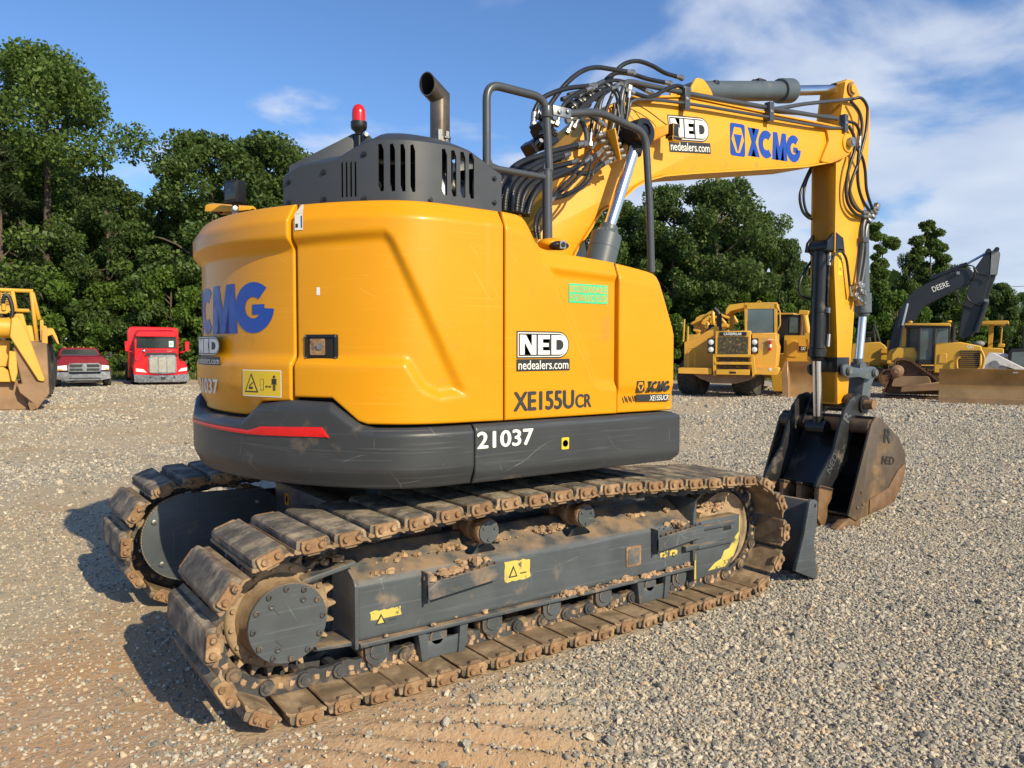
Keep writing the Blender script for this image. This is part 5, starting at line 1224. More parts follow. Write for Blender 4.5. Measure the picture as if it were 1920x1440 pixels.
def ground_z(x, y):
    near = np.exp(-((x - .5) ** 2 + (y + 1) ** 2) / 90)
    z = (fbm(x, y, 1.1, 4, 3) - .5) * .05 * near
    # soft ruts pressed by turning tracks in front of the near track
    rx = x + .4; ry = y + 1.65
    rr = np.hypot(x + 2.6, y + .2); rut = np.exp(-((rr - 2.2) / .75) ** 4) * np.exp(-((y + 2.05) / .62) ** 4) * np.clip(fbm(x, y, 2.2, 3, 12) * 2.2 - .45, 0, 1)
    z = z + rut * .050 * np.sin(np.arctan2(y + .2, x + 2.6) * 2.35 / .19 * 6.28 / 1.0 + 1.5 * fbm(x, y, 1.5, 2, 8))
    pad = np.exp(-(np.maximum(0, np.minimum(np.abs(y + .915), np.abs(y - 1.075)) - .37) / .12) ** 2) * (np.abs(x) < 2.2)
    return np.where(pad > 0, z * (1 - pad), z) - .004
def axis_lines(lo, hi, fine, far, g=1.16):
    a = list(np.arange(lo, hi, fine)); s = fine; v = hi
    while v < far: a.append(v); s *= g; v += s
    s = fine; v = lo
    while v > -far: s *= g; v -= s; a.insert(0, v)
    return np.array(a)
gx, gy = axis_lines(-3.6, 6, .034, 420), axis_lines(-4, 4, .034, 420)
X_, Yg = np.meshgrid(gx, gy, indexing='ij'); Zg = ground_z(X_, Yg)
me = bpy.data.meshes.new('ground'); nx_, ny_ = X_.shape
ii = np.arange(nx_ * ny_).reshape(nx_, ny_)
Q = np.stack([ii[:-1, :-1], ii[1:, :-1], ii[1:, 1:], ii[:-1, 1:]], -1).reshape(-1, 4)
me.vertices.add(nx_ * ny_); me.vertices.foreach_set('co', np.stack([X_, Yg, Zg], -1).astype(np.float32).ravel())
me.loops.add(Q.size); me.loops.foreach_set('vertex_index', Q.astype(np.int32).ravel())
me.polygons.add(len(Q)); me.polygons.foreach_set('loop_start', np.arange(0, Q.size, 4, dtype=np.int32)); me.polygons.foreach_set('use_smooth', np.ones(len(Q), bool))
at = me.attributes.new('gravel', 'FLOAT', 'POINT'); at.data.foreach_set('value', gravel_mask(X_, Yg).astype(np.float32).ravel())
red = np.clip(1.9 * np.exp(-(((X_ + 1.7) / 1.6) ** 2 + ((Yg + 1.3) / 1.3) ** 2)) * fbm(X_, Yg, 1.3, 4, 5) * 1.9 + .5 * (fbm(X_, Yg, .35, 4, 6) - .52), 0, 1)
at = me.attributes.new('red_clay', 'FLOAT', 'POINT'); at.data.foreach_set('value', red.astype(np.float32).ravel())
me.update(); me.validate()
ground = link('ground', me); ground['kind'] = 'structure'

m = bpy.data.materials.new('clay_and_gravel'); m.use_nodes = True; N, L = m.node_tree.nodes, m.node_tree.links; b = N['Principled BSDF']
def nd(t, **k):
    n = N.new(t)
    for a, v in k.items(): setattr(n, a, v)
    return n
def gnoise(s, d=5, r=.6, v=None):
    n = nd('ShaderNodeTexNoise'); n.inputs['Scale'].default_value = s; n.inputs['Detail'].default_value = d; n.inputs['Roughness'].default_value = r; L.new(v or geo.outputs['Position'], n.inputs['Vector']); return n.outputs['Fac']
def gramp(f, a, c, lo=0, hi=1):
    n = nd('ShaderNodeMapRange'); L.new(f, n.inputs[0])
    for i, v in zip(('From Min', 'From Max', 'To Min', 'To Max'), (a, c, lo, hi)): n.inputs[i].default_value = v
    return n.outputs[0]
def gmix(f, a, c, mode='MIX'):
    n = nd('ShaderNodeMixRGB', blend_type=mode)
    for i, x in enumerate((f, a, c)):
        if isinstance(x, (int, float)): n.inputs[i].default_value = x
        elif isinstance(x, tuple): n.inputs[i].default_value = (*x, 1)
        else: L.new(x, n.inputs[i])
    return n.outputs[0]
geo = nd('ShaderNodeNewGeometry'); att = nd('ShaderNodeAttribute', attribute_name='gravel')
clay = gmix(gramp(gnoise(.35), .35, .65), (.50, .395, .245), (.56, .455, .31))
clay = gmix(gramp(gnoise(.8, 6), .52, .70), clay, (.50, .335, .185))
clay = gmix(gramp(gnoise(9, 6, .7), .35, .65, 0, .45), clay, (.36, .265, .17))
rat = nd('ShaderNodeAttribute', attribute_name='red_clay'); clay = gmix(gramp(rat.outputs['Fac'], 0, 1, 0, .8), clay, (.56, .325, .165))
def stones(scale, prev, amt):
    v = nd('ShaderNodeTexVoronoi'); v.inputs['Scale'].default_value = scale; L.new(geo.outputs['Position'], v.inputs['Vector'])
    bwn = nd('ShaderNodeRGBToBW'); L.new(v.outputs['Color'], bwn.inputs[0])
    r = nd('ShaderNodeValToRGB'); L.new(bwn.outputs[0], r.inputs[0]); cr_ = r.color_ramp
    cr_.elements[0].position = .15; cr_.elements[0].color = (.17, .16, .14, 1); cr_.elements[1].position = .85; cr_.elements[1].color = (.60, .53, .41, 1)
    e = cr_.elements.new(.45); e.color = (.33, .30, .24, 1); e = cr_.elements.new(.65); e.color = (.43, .385, .30, 1)
    return r.outputs[0], v.outputs['Distance']
s1, d1 = stones(46, None, 1); s2, d2 = stones(16, None, 1)
# stripes of packed stone and clay dragged along by passing machines
mpn = nd('ShaderNodeMapping'); L.new(geo.outputs['Position'], mpn.inputs[0]); mpn.inputs['Rotation'].default_value = (0, 0, .45); mpn.inputs['Scale'].default_value = (.10, .42, 1)
stripe = gnoise(1.0, 6, .6, mpn.outputs[0])
fg = gmix(1.0, att.outputs['Fac'], gramp(stripe, .42, .60, -.55, .35), 'ADD')
gr = gmix(.35, s1, s2)
grn = nd('ShaderNodeClamp'); L.new(fg, grn.inputs[0])
fine = gmix(1, gramp(gnoise(60, 3, .6), .40, .62), grn.outputs[0], 'MULTIPLY')
fmx = gmix(.55, grn.outputs[0], fine)
col_ = gmix(fmx, clay, gr)
L.new(col_, b.inputs['Base Color']); b.inputs['Roughness'].default_value = .92; b.inputs['Specular IOR Level'].default_value = .25
hgt = gmix(fmx, gnoise(30, 8, .7), gmix(.5, d1, d2))
bn = nd('ShaderNodeBump'); bn.inputs['Strength'].default_value = .7; bn.inputs['Distance'].default_value = .03; L.new(hgt, bn.inputs['Height']); L.new(bn.outputs[0], b.inputs['Normal'])
me.materials.append(m)

# ---- loose stones: points with size and turn, one small angular stone on each
def stone_material():
    m = bpy.data.materials.new('loose_stone'); m.use_nodes = True; N, L = m.node_tree.nodes, m.node_tree.links; b = N['Principled BSDF']
    oi = N.new('ShaderNodeObjectInfo'); r = N.new('ShaderNodeValToRGB'); L.new(oi.outputs['Random'], r.inputs[0]); c = r.color_ramp
    c.elements[0].color = (.16, .155, .14, 1); c.elements[1].color = (.64, .56, .43, 1)
    for p, q in ((.20, (.235, .22, .19)), (.42, (.345, .315, .26)), (.64, (.45, .40, .315)), (.84, (.55, .475, .355)), (.95, (.48, .34, .21))): c.elements.new(p).color = (*q, 1)
    tx = N.new('ShaderNodeTexCoord'); n = N.new('ShaderNodeTexNoise'); n.inputs['Scale'].default_value = 3; n.inputs['Detail'].default_value = 5; L.new(tx.outputs['Object'], n.inputs['Vector'])
    mx = N.new('ShaderNodeMixRGB'); mx.blend_type = 'OVERLAY'; mx.inputs[0].default_value = .5; L.new(r.outputs[0], mx.inputs[1]); L.new(n.outputs['Fac'], mx.inputs[2])
    L.new(mx.outputs[0], b.inputs['Base Color']); b.inputs['Roughness'].default_value = .85; b.inputs['Specular IOR Level'].default_value = .3
    return m
STM = stone_material()
def stone_nodes():
    ng = bpy.data.node_groups.new('stones_on_points', 'GeometryNodeTree')
    ng.interface.new_socket('Geometry', in_out='INPUT', socket_type='NodeSocketGeometry'); ng.interface.new_socket('Geometry', in_out='OUTPUT', socket_type='NodeSocketGeometry')
    n, l = ng.nodes, ng.links
    gi, go = n.new('NodeGroupInput'), n.new('NodeGroupOutput')
    jn = n.new('GeometryNodeJoinGeometry')
    for k in range(6):
        ic = n.new('GeometryNodeMeshIcoSphere'); ic.inputs['Radius'].default_value = 1; ic.inputs['Subdivisions'].default_value = 2
        sp_ = n.new('GeometryNodeSetPosition'); pos = n.new('GeometryNodeInputPosition')
        ad = n.new('ShaderNodeVectorMath'); ad.operation = 'ADD'; ad.inputs[1].default_value = (k * 7.3, k * 3.1, k * 1.7); l.new(pos.outputs[0], ad.inputs[0])
        vz = n.new('ShaderNodeTexVoronoi'); vz.inputs['Scale'].default_value = .75; l.new(ad.outputs[0], vz.inputs['Vector'])
        nz = n.new('ShaderNodeTexNoise'); nz.inputs['Scale'].default_value = 1.3; l.new(ad.outputs[0], nz.inputs['Vector'])
        sb = n.new('ShaderNodeVectorMath'); sb.operation = 'SUBTRACT'; l.new(nz.outputs['Color'], sb.inputs[0]); sb.inputs[1].default_value = (.5, .5, .5)
        ms = n.new('ShaderNodeVectorMath'); ms.operation = 'SCALE'; l.new(sb.outputs[0], ms.inputs[0]); ms.inputs['Scale'].default_value = 1.5
        l.new(ic.outputs[0], sp_.inputs['Geometry']); l.new(ms.outputs[0], sp_.inputs['Offset'])
        mt = n.new('GeometryNodeSetMaterial'); mt.inputs['Material'].default_value = STM; l.new(sp_.outputs[0], mt.inputs[0])
        g2 = n.new('GeometryNodeGeometryToInstance'); l.new(mt.outputs[0], g2.inputs[0]); l.new(g2.outputs[0], jn.inputs[0])
    ip = n.new('GeometryNodeInstanceOnPoints'); ip.inputs['Pick Instance'].default_value = True
    l.new(gi.outputs[0], ip.inputs['Points']); l.new(jn.outputs[0], ip.inputs['Instance'])
    for nm, ty, so in (('pick', 'INT', 'Instance Index'), ('turn', 'FLOAT_VECTOR', 'Rotation'), ('size', 'FLOAT_VECTOR', 'Scale')):
        a = n.new('GeometryNodeInputNamedAttribute'); a.data_type = ty; a.inputs['Name'].default_value = nm; l.new(a.outputs['Attribute'], ip.inputs[so])
    l.new(ip.outputs[0], go.inputs[0]); return ng
def scatter_stones(name, n, dmin, dmax, base, power, label):
    f = math.tan(R(36)); cx_, cy_ = -2.6737, -4.4441; ya = .6169
    u = rng.random(n); d = np.sqrt(dmin ** 2 + u * (dmax ** 2 - dmin ** 2)); lat = (rng.random(n) * 2 - 1) * f * d * 1.3
    x = cx_ + math.sin(ya) * d + math.cos(ya) * lat; y = cy_ + math.cos(ya) * d - math.sin(ya) * lat
    mk = gravel_mask(x, y)
    keep = rng.random(n) < (.15 + .85 * mk ** power)
    under = (np.abs(x) < 1.75) & ((np.abs(y + .915) < .34) | (np.abs(y - 1.075) < .34))
    keep &= ~under
    x, y, mk = x[keep], y[keep], mk[keep]; n = len(x)
    s = base * np.exp(rng.normal(0, .36, n)); big = rng.random(n) < .012; s = np.where(big, s * 1.9, s)
    size = np.stack([s * rng.uniform(.9, 1.5, n), s * rng.uniform(.7, 1.1, n), s * rng.uniform(.5, .8, n)], -1)
    z = ground_z(x, y) + s * rng.uniform(-.05, .45, n)
    me = bpy.data.meshes.new(name); me.vertices.add(n); me.vertices.foreach_set('co', np.stack([x, y, z], -1).astype(np.float32).ravel())
    for nm, ty, v in (('pick', 'INT', rng.integers(0, 6, n).astype(np.int32)), ('turn', 'FLOAT_VECTOR', np.stack([rng.normal(0, .5, n), rng.normal(0, .5, n), rng.random(n) * 6.28], -1).astype(np.float32)), ('size', 'FLOAT_VECTOR', size.astype(np.float32))):
        a = me.attributes.new(nm, ty, 'POINT'); a.data.foreach_set('value' if ty == 'INT' else 'vector', v.ravel())
    me.update(); o = link(name, me); md = o.modifiers.new('stones', 'NODES'); md.node_group = SNG
    return tag(o, label, 'gravel', None, 'stuff')
SNG = stone_nodes()
scatter_stones('gravel', 380000, 2.0, 7.8, .0061, 1.0, 'loose grey and tan gravel strewn on the clay in the foreground')
scatter_stones('gravel', 155000, 7.4, 17, .0105, 1.2, 'coarser loose gravel on the yard beyond the excavator')
scatter_stones('gravel', 130000, 16.5, 34, .018, .9, 'loose gravel on the far part of the yard in front of the parked machines')

# ================================================================== TREES
def leaf_material(name, dark, mid, light):
    m = bpy.data.materials.new(name); m.use_nodes = True; N, L = m.node_tree.nodes, m.node_tree.links; b = N['Principled BSDF']
    a = N.new('ShaderNodeAttribute'); a.attribute_name = 'tone'; r = N.new('ShaderNodeValToRGB'); L.new(a.outputs['Fac'], r.inputs[0]); c = r.color_ramp
    c.elements[0].color = (*dark, 1); c.elements[1].color = (*light, 1); c.elements.new(.55).color = (*mid, 1)
    oi = N.new('ShaderNodeObjectInfo'); h = N.new('ShaderNodeHueSaturation'); L.new(r.outputs[0], h.inputs['Color'])
    mr = N.new('ShaderNodeMapRange'); L.new(oi.outputs['Random'], mr.inputs[0]); mr.inputs['To Min'].default_value = .80; mr.inputs['To Max'].default_value = 1.15; L.new(mr.outputs[0], h.inputs['Value'])
    L.new(h.outputs[0], b.inputs['Base Color']); b.inputs['Roughness'].default_value = .5; b.inputs['Specular IOR Level'].default_value = .35
    tr = N.new('ShaderNodeBsdfTranslucent'); L.new(h.outputs[0], tr.inputs[0]); mx = N.new('ShaderNodeMixShader'); mx.inputs[0].default_value = .45
    L.new(b.outputs[0], mx.inputs[1]); L.new(tr.outputs[0], mx.inputs[2]); L.new(mx.outputs[0], N['Material Output'].inputs[0]); return m
LEAF = leaf_material('broad_leaves', (.060, .105, .020), (.115, .185, .036), (.21, .28, .070))
LEAFD = leaf_material('dark_leaves', (.050, .090, .023), (.092, .150, .036), (.165, .225, .058))
LEAFB = leaf_material('bush_leaves', (.055, .110, .016), (.110, .190, .026), (.20, .28, .048))
PINE = leaf_material('pine_needles', (.022, .040, .016), (.046, .072, .020), (.100, .125, .035))
BARK = pmat('bark', (.10, .075, .055), .9, var=.35, vs=6, bump=(.6, 20))
def leaf_mesh(name, centres, radii, counts, size, mat, squash=.75, droop=.3, aspect=.62, lower=0):
    """many small folded leaves in clumps spread through the crown"""
    P = []
    for c, r, n in zip(centres, radii, counts):
        d = rng.normal(size=(n, 3)); d /= np.linalg.norm(d, axis=1)[:, None]
        rr = r * rng.random(n) ** .42
        P.append(np.array(c) + d * rr[:, None] * np.array([1, 1, squash]))
    P = np.concatenate(P); n = len(P)
    if lower: P[:, 2] = np.maximum(P[:, 2], lower + rng.random(n) * .3)
    nrm = rng.normal(size=(n, 3)) + np.array([0, 0, .7]); nrm /= np.linalg.norm(nrm, axis=1)[:, None]
    t = np.cross(nrm, rng.normal(size=(n, 3))); t /= np.linalg.norm(t, axis=1)[:, None]; w = np.cross(nrm, t)
    s = size * np.exp(rng.normal(0, .3, n))[:, None]
    V = np.stack([P - t * s, P + w * s * aspect - nrm * s * .12, P + t * s - np.array([0, 0, droop]) * s, P - w * s * aspect - nrm * s * .12], 1).reshape(-1, 3)
    me = bpy.data.meshes.new(name); me.vertices.add(4 * n); me.vertices.foreach_set('co', V.astype(np.float32).ravel())
    q = np.arange(4 * n, dtype=np.int32); me.loops.add(4 * n); me.loops.foreach_set('vertex_index', q); me.polygons.add(n); me.polygons.foreach_set('loop_start', np.arange(0, 4 * n, 4, dtype=np.int32))
    a = me.attributes.new('tone', 'FLOAT', 'FACE'); a.data.foreach_set('value', np.clip(rng.normal(.48, .24, n), 0, 1).astype(np.float32))
    me.materials.append(mat); me.update(); return me
def trunk_mesh(h, r, limbs, lean=0):
    mb = MB(); top = Vector((lean * h, 0, h)); P = [Vector((0, 0, -.2)), Vector((lean * h * .2, .1, h * .3)), Vector((lean * h * .6, -.1, h * .7)), top]
    S = smooth_pts(P, 4); mb.tube(S, r, 8, True, lambda i: r * (1 - .85 * i / len(S)))
    for c in limbs:
        z0 = min(h * .92, max(h * .22, c[2] - .55 * math.hypot(c[0], c[1]))); b = Vector((lean * z0, 0, z0)); e = Vector(c)
        mb.tube(smooth_pts([b, b.lerp(e, .5) + Vector((0, 0, .12 * (e - b).length)), e], 3), r * .3, 5, True, lambda i: r * .32 * (1 - .12 * i))
    return mb.mesh('trunk', [BARK], smooth=60)
def broad_crown(h, w, base, nclump, leaves, size, mat, seed, shape=0):
    rr = random.Random(seed); C = []; Rr = []
    for k in range(nclump):
        t = (k + rr.random()) / nclump; z = base + (h - base) * t
        prof = (math.sin(math.pi * min(1, .18 + .80 * t)) ** .55) if shape == 0 else (.55 + .45 * math.sin(t * 9 + seed)) * (1 - t * .55)
        rad = w / 2 * prof * math.sqrt(rr.random()) * .88; a = rr.random() * 6.283
        cr_ = w * rr.uniform(.07, .145) * (1 if shape == 0 else .9)
        if rr.random() < .25: rad *= 1.22; cr_ *= .75
        C.append((math.cos(a) * rad, math.sin(a) * rad, min(z, h - cr_ * .8))); Rr.append(cr_)
    tot = sum(r * r for r in Rr)
    me = leaf_mesh('crown', C, Rr, [max(8, int(leaves * r * r / tot)) for r in Rr], size, mat)
    return me, trunk_mesh(h * .86, w * .028, [c for i, c in enumerate(C) if i % 4 == 0])
def pine_crown(h, w, leaves, seed):
    rr = random.Random(seed); C = []; Rr = []
    for k in range(60):
        t = rr.random(); z = h * (.25 + .75 * t); rad = w / 2 * (1 - t) ** .7 * rr.uniform(.3, 1) + .1; a = rr.random() * 6.283; C.append((math.cos(a) * rad, math.sin(a) * rad, z)); Rr.append(w * rr.uniform(.07, .12))
    tot = sum(r * r for r in Rr)
    return leaf_mesh('crown', C, Rr, [int(leaves * r * r / tot) for r in Rr], .26, PINE, .5, .2, .16), trunk_mesh(h, w * .03, C[::5])
KINDS = {
    'tall': [broad_crown(20, 13, 2.0, 100, 56000, .115, LEAF, s) for s in (1, 2)],
    'mid': [broad_crown(13, 9, .8, 90, 40000, .105, LEAFD if s % 2 else LEAF, s) for s in (3, 4, 5)],
    'vine': [broad_crown(12, 4.6, .4, 54, 22000, .10, LEAF, s, 1) for s in (6, 7)],
    'bush': [broad_crown(5.5, 5.4, .1, 40, 18000, .095, LEAFB if s != 9 else LEAFD, s) for s in (8, 9, 10)],
    'pine': [pine_crown(15, 7.5, 15000, 11)],
}
CAMP = Vector((-2.6737, -4.4441, 0)); FW = Vector((math.sin(.6169), math.cos(.6169), 0)); RT_ = Vector((math.cos(.6169), -math.sin(.6169), 0))
def spot(u, d): return CAMP + FW * d + RT_ * ((u - 960) / 1466.7 * d)
TOPZ = {}
def plant(name, kind, var, u, d, top_v, wscale, label, cat, group=None, rz=None):
    cme, tme = KINDS[kind][var % len(KINDS[kind])]; h0 = {'tall': 20, 'mid': 13, 'vine': 12, 'bush': 5.5, 'pine': 15}[kind]
    h = (652 - top_v) / 1466.7 * d + 1.63; s = h / TOPZ.setdefault(cme.name, max(v.co.z for v in cme.vertices))
    o = empty(name, spot(u, d), random.random() * 6.28 if rz is None else rz, label, cat, group); o.scale = (s * wscale, s * wscale, s)
    link('crown', cme, o); link('trunk', tme, o); return o
G1 = 'broadleaf trees of the forest edge'
plant('broadleaf_tree', 'tall', 0, 95, 50, 100, 1.05, 'tallest broadleaf tree, far left, its crown standing high above the forest', 'tree', G1, 1.0)
plant('broadleaf_tree', 'tall', 1, -60, 52, 175, 1.0, 'tall broadleaf tree cut off by the left edge of the picture', 'tree', G1)
plant('pine_tree', 'pine', 0, 8, 45, 268, .9, 'feathery pine in front of the tallest tree at the left edge', 'tree')
plant('broadleaf_tree', 'mid', 0, 205, 49, 330, .8, 'narrow green tree just right of the tallest tree', 'tree', G1)
plant('broadleaf_tree', 'mid', 1, 268, 55, 388, .7, 'small tree at the bottom of the sky gap left of the excavator', 'tree', G1)
plant('broadleaf_tree', 'vine', 0, 318, 51, 335, .95, 'slender tree between the sky gap and the twin crowns', 'tree', G1)
plant('broadleaf_tree', 'mid', 2, 405, 50, 252, 1.0, 'left one of the twin round crowns behind the tail work lamp', 'tree', G1)
plant('broadleaf_tree', 'mid', 0, 500, 51, 258, 1.0, 'right one of the twin round crowns beside the engine hood', 'tree', G1)
plant('broadleaf_tree', 'mid', 1, 590, 52, 300, 1.0, 'round tree mostly hidden behind the engine hood', 'tree', G1)
for i, (u, v) in enumerate(((700, 330), (800, 330), (900, 340), (1000, 350))):
    plant('broadleaf_tree', 'mid', i, u, 53, v, 1.1, 'forest tree hidden behind the body of the excavator', 'tree', 'forest trees behind the excavator')
for i, (u, v, k, w, d, lb) in enumerate((
    (1095, 392, 'mid', .9, 50, 'dark tree seen under the boom left of the shiny boom cylinder rod'),
    (1180, 380, 'mid', .95, 52, 'dark tree behind the front handrail under the boom'),
    (1262, 345, 'mid', .85, 49, 'left one of the high crowns under the middle of the boom'),
    (1342, 335, 'mid', .95, 48, 'highest dark crown under the maker letters of the boom'),
    (1432, 398, 'mid', .8, 50, 'lower crown stepping down towards the arm from the high crowns'),
    (1478, 446, 'mid', .55, 48, 'small crown at the edge of the sky gap left of the arm'),
    (1528, 478, 'vine', .8, 52, 'thin tree directly behind the black thumb cylinder'),
    (1585, 470, 'mid', .6, 54, 'tree hidden behind the yellow arm'),
    (1650, 418, 'vine', 1.1, 47, 'vine covered tree column just right of the arm'),
    (1738, 412, 'vine', 1.05, 48, 'vine covered tree column above the dark excavator boom'),
    (1700, 470, 'mid', .5, 54, 'short tree between the two vine covered columns'),
    (1792, 492, 'mid', .55, 56, 'round tree behind the dark boom tip'),
    (1868, 528, 'mid', .75, 72, 'rounded far tree under the power line at the right'),
    (1920, 545, 'mid', .9, 85, 'far tree cut off by the right edge of the picture'),
    (1835, 556, 'mid', .8, 76, 'low far tree behind the yellow canopy'))):
    plant('broadleaf_tree', k, i, u, d, v, w, lb, 'tree', G1)
BUSH_USED = set()
def bush_label(u, marks, common):
    for m, lb in marks:
        if abs(u - m) < 24 and lb not in BUSH_USED: BUSH_USED.add(lb); return lb
    return common
i = 0
for u in list(range(-40, 700, 46)):
    plant('bush', 'bush', i, u + random.uniform(-12, 12), 46.5 + random.uniform(-.8, 2.5), random.uniform(470, 560), random.uniform(.75, 1.0), bush_label(u, ((5, 'green bush at the hedge foot behind the yellow earth scraper'), (110, 'green bush right behind the roof of the red pickup'), (205, 'green bush filling the gap between the red pickup and the semi truck'), (295, 'green bush standing over the sleeper roof of the red semi'), (350, 'green bush peeping out between the semi and the yellow counterweight')), 'leafy green bush of the dense hedge at the foot of the left forest'), 'bush', 'bushes at the foot of the left forest'); i += 1
for u in list(range(1080, 1960, 40)):
    plant('bush', 'bush', i, u + random.uniform(-12, 12), 46 + random.uniform(-1, 3), random.uniform(535, 585), random.uniform(.7, 1.0), bush_label(u, ((1300, 'green bush above the hydraulic hoses of the tractor scraper'), (1375, 'green bush seen through the open cab side of the tractor scraper'), (1480, 'green bush behind the exhaust of the half hidden bulldozer'), (1660, 'green bush behind the black guard frame of the small machine'), (1745, 'green bush under the curve of the dark excavator boom'), (1900, 'green bush above the white skid steer loader')), 'leafy green bush of the undergrowth behind the parked machines on the right'), 'bush', 'bushes behind the machines on the right'); i += 1
# the wood behind, one dark mass
C = []; Rr = []
for u in range(-250, 2250, 18):
    d = 62 + random.uniform(-4, 6); hmax = (652 - float(np.interp(u, [-250, 60, 200, 265, 330, 420, 560, 900, 1100, 1250, 1350, 1450, 1510, 1640, 1750, 1830, 1900, 2250], [230, 220, 330, 450, 400, 330, 350, 400, 440, 420, 400, 470, 520, 480, 480, 540, 565, 560]))) / 1466.7 * d
    p = spot(u, d)
    for k in range(7): C.append((p.x + random.uniform(-1, 1), p.y + random.uniform(-2, 2), hmax * (.08 + .145 * k))); Rr.append(random.uniform(1.0, 1.7))
far = link('far_wood', leaf_mesh('far_wood', C, Rr, [46] * len(C), .55, LEAFD))
tag(far, 'dark mass of forest filling the gaps behind the front trees', 'wood', None, 'stuff')
# rough grass strip at the forest foot
n = 16000; u = rng.uniform(-100, 2000, n); d = rng.uniform(39.5, 47, n)
B = np.stack([CAMP.x + FW.x * d + RT_.x * (u - 960) / 1466.7 * d, CAMP.y + FW.y * d + RT_.y * (u - 960) / 1466.7 * d, np.zeros(n)], -1)
h = rng.uniform(.10, .38, n); a = rng.random(n) * 6.28; w = .05
V = np.stack([B + np.stack([np.cos(a) * w, np.sin(a) * w, 0 * a], -1), B - np.stack([np.cos(a) * w, np.sin(a) * w, 0 * a], -1), B + np.stack([rng.normal(0, .08, n), rng.normal(0, .08, n), h], -1)], 1).reshape(-1, 3)
me = bpy.data.meshes.new('grass'); me.vertices.add(3 * n); me.vertices.foreach_set('co', V.astype(np.float32).ravel()); me.loops.add(3 * n); me.loops.foreach_set('vertex_index', np.arange(3 * n, dtype=np.int32)); me.polygons.add(n); me.polygons.foreach_set('loop_start', np.arange(0, 3 * n, 3, dtype=np.int32))
at = me.attributes.new('tone', 'FLOAT', 'FACE'); at.data.foreach_set('value', rng.random(n).astype(np.float32)); me.materials.append(leaf_material('grass_blades', (.07, .10, .02), (.13, .16, .035), (.26, .24, .08))); me.update()
tag(link('grass', me), 'rough grass strip along the foot of the forest', 'grass', None, 'stuff')

# ================================================================== PARKED MACHINES AND TRUCKS
CATY = pmat('machine_yellow', (.66, .36, .035), .45, var=.10, vs=1.5, dust=((.36, .22, .12), .10, 2.2), bump=(.03, 20), coat=.15)
CATL = pmat('light_machine_yellow', (.60, .325, .03), .5, var=.10, vs=1.5, dust=((.40, .26, .14), .14, 1.8), bump=(.03, 20))
OLDY = pmat('faded_orange_yellow', (.68, .35, .045), .5, var=.12, vs=1.2, dust=((.42, .25, .13), .16, 1.6), chips=((.45, .17, .05), .05))
TYRE = pmat('dusty_tyre', (.045, .042, .038), .85, var=.3, vs=5, dust=((.22, .17, .12), .25, 3), bump=(.3, 30))
BLADE = pmat('rust_polished_blade', (.40, .245, .10), .38, metal=.45, var=.30, vs=1.2, dust=((.34, .17, .08), .18, 1.4), streak=.2)
TRK = pmat('rusty_track', (.12, .062, .034), .8, metal=.2, var=.35, vs=6, dust=((.26, .13, .06), .3, 3))
MBLK = pmat('machine_black', (.016, .016, .017), .5, var=.25)
NAVY = pmat('dark_boom_paint', (.020, .022, .027), .38, var=.15)
GREYM = pmat('mid_grey_paint', (.22, .23, .235), .5, var=.1)
GLT = pmat('pale_cab_glass', (.10, .13, .135), .05, var=.35, vs=1.2, spec=.9)
WSH = pmat('windscreen_glass', (.022, .032, .032), .05, var=.2, spec=.9)
TRED = pmat('truck_red', (.60, .008, .012), .22, var=.05, coat=.6)
PRED = pmat('pickup_red', (.19, .005, .014), .22, var=.08, coat=.6)
CHRM = pmat('bright_chrome', (.75, .76, .77), .16, metal=1, var=.06)
GRL = pmat('steel_grille', (.46, .42, .35), .35, metal=.8, var=.1)
LAMP = pmat('lamp_glass', (.75, .75, .72), .12, var=.05, spec=.9)
AMB = pmat('amber_lens', (.75, .30, .03), .3)
MWHT = pmat('white_machine_paint', (.70, .68, .64), .5, var=.08, dust=((.4, .3, .2), .15, 3))
DIRT = pmat('caked_brown_steel', (.27, .165, .09), .75, var=.3, vs=1.5, dust=((.34, .20, .10), .3, 2), metal=.1)
GRMESH = pmat('grimy_grille', (.055, .045, .028), .8, var=.5, vs=9, dust=((.45, .28, .04), .22, 14))

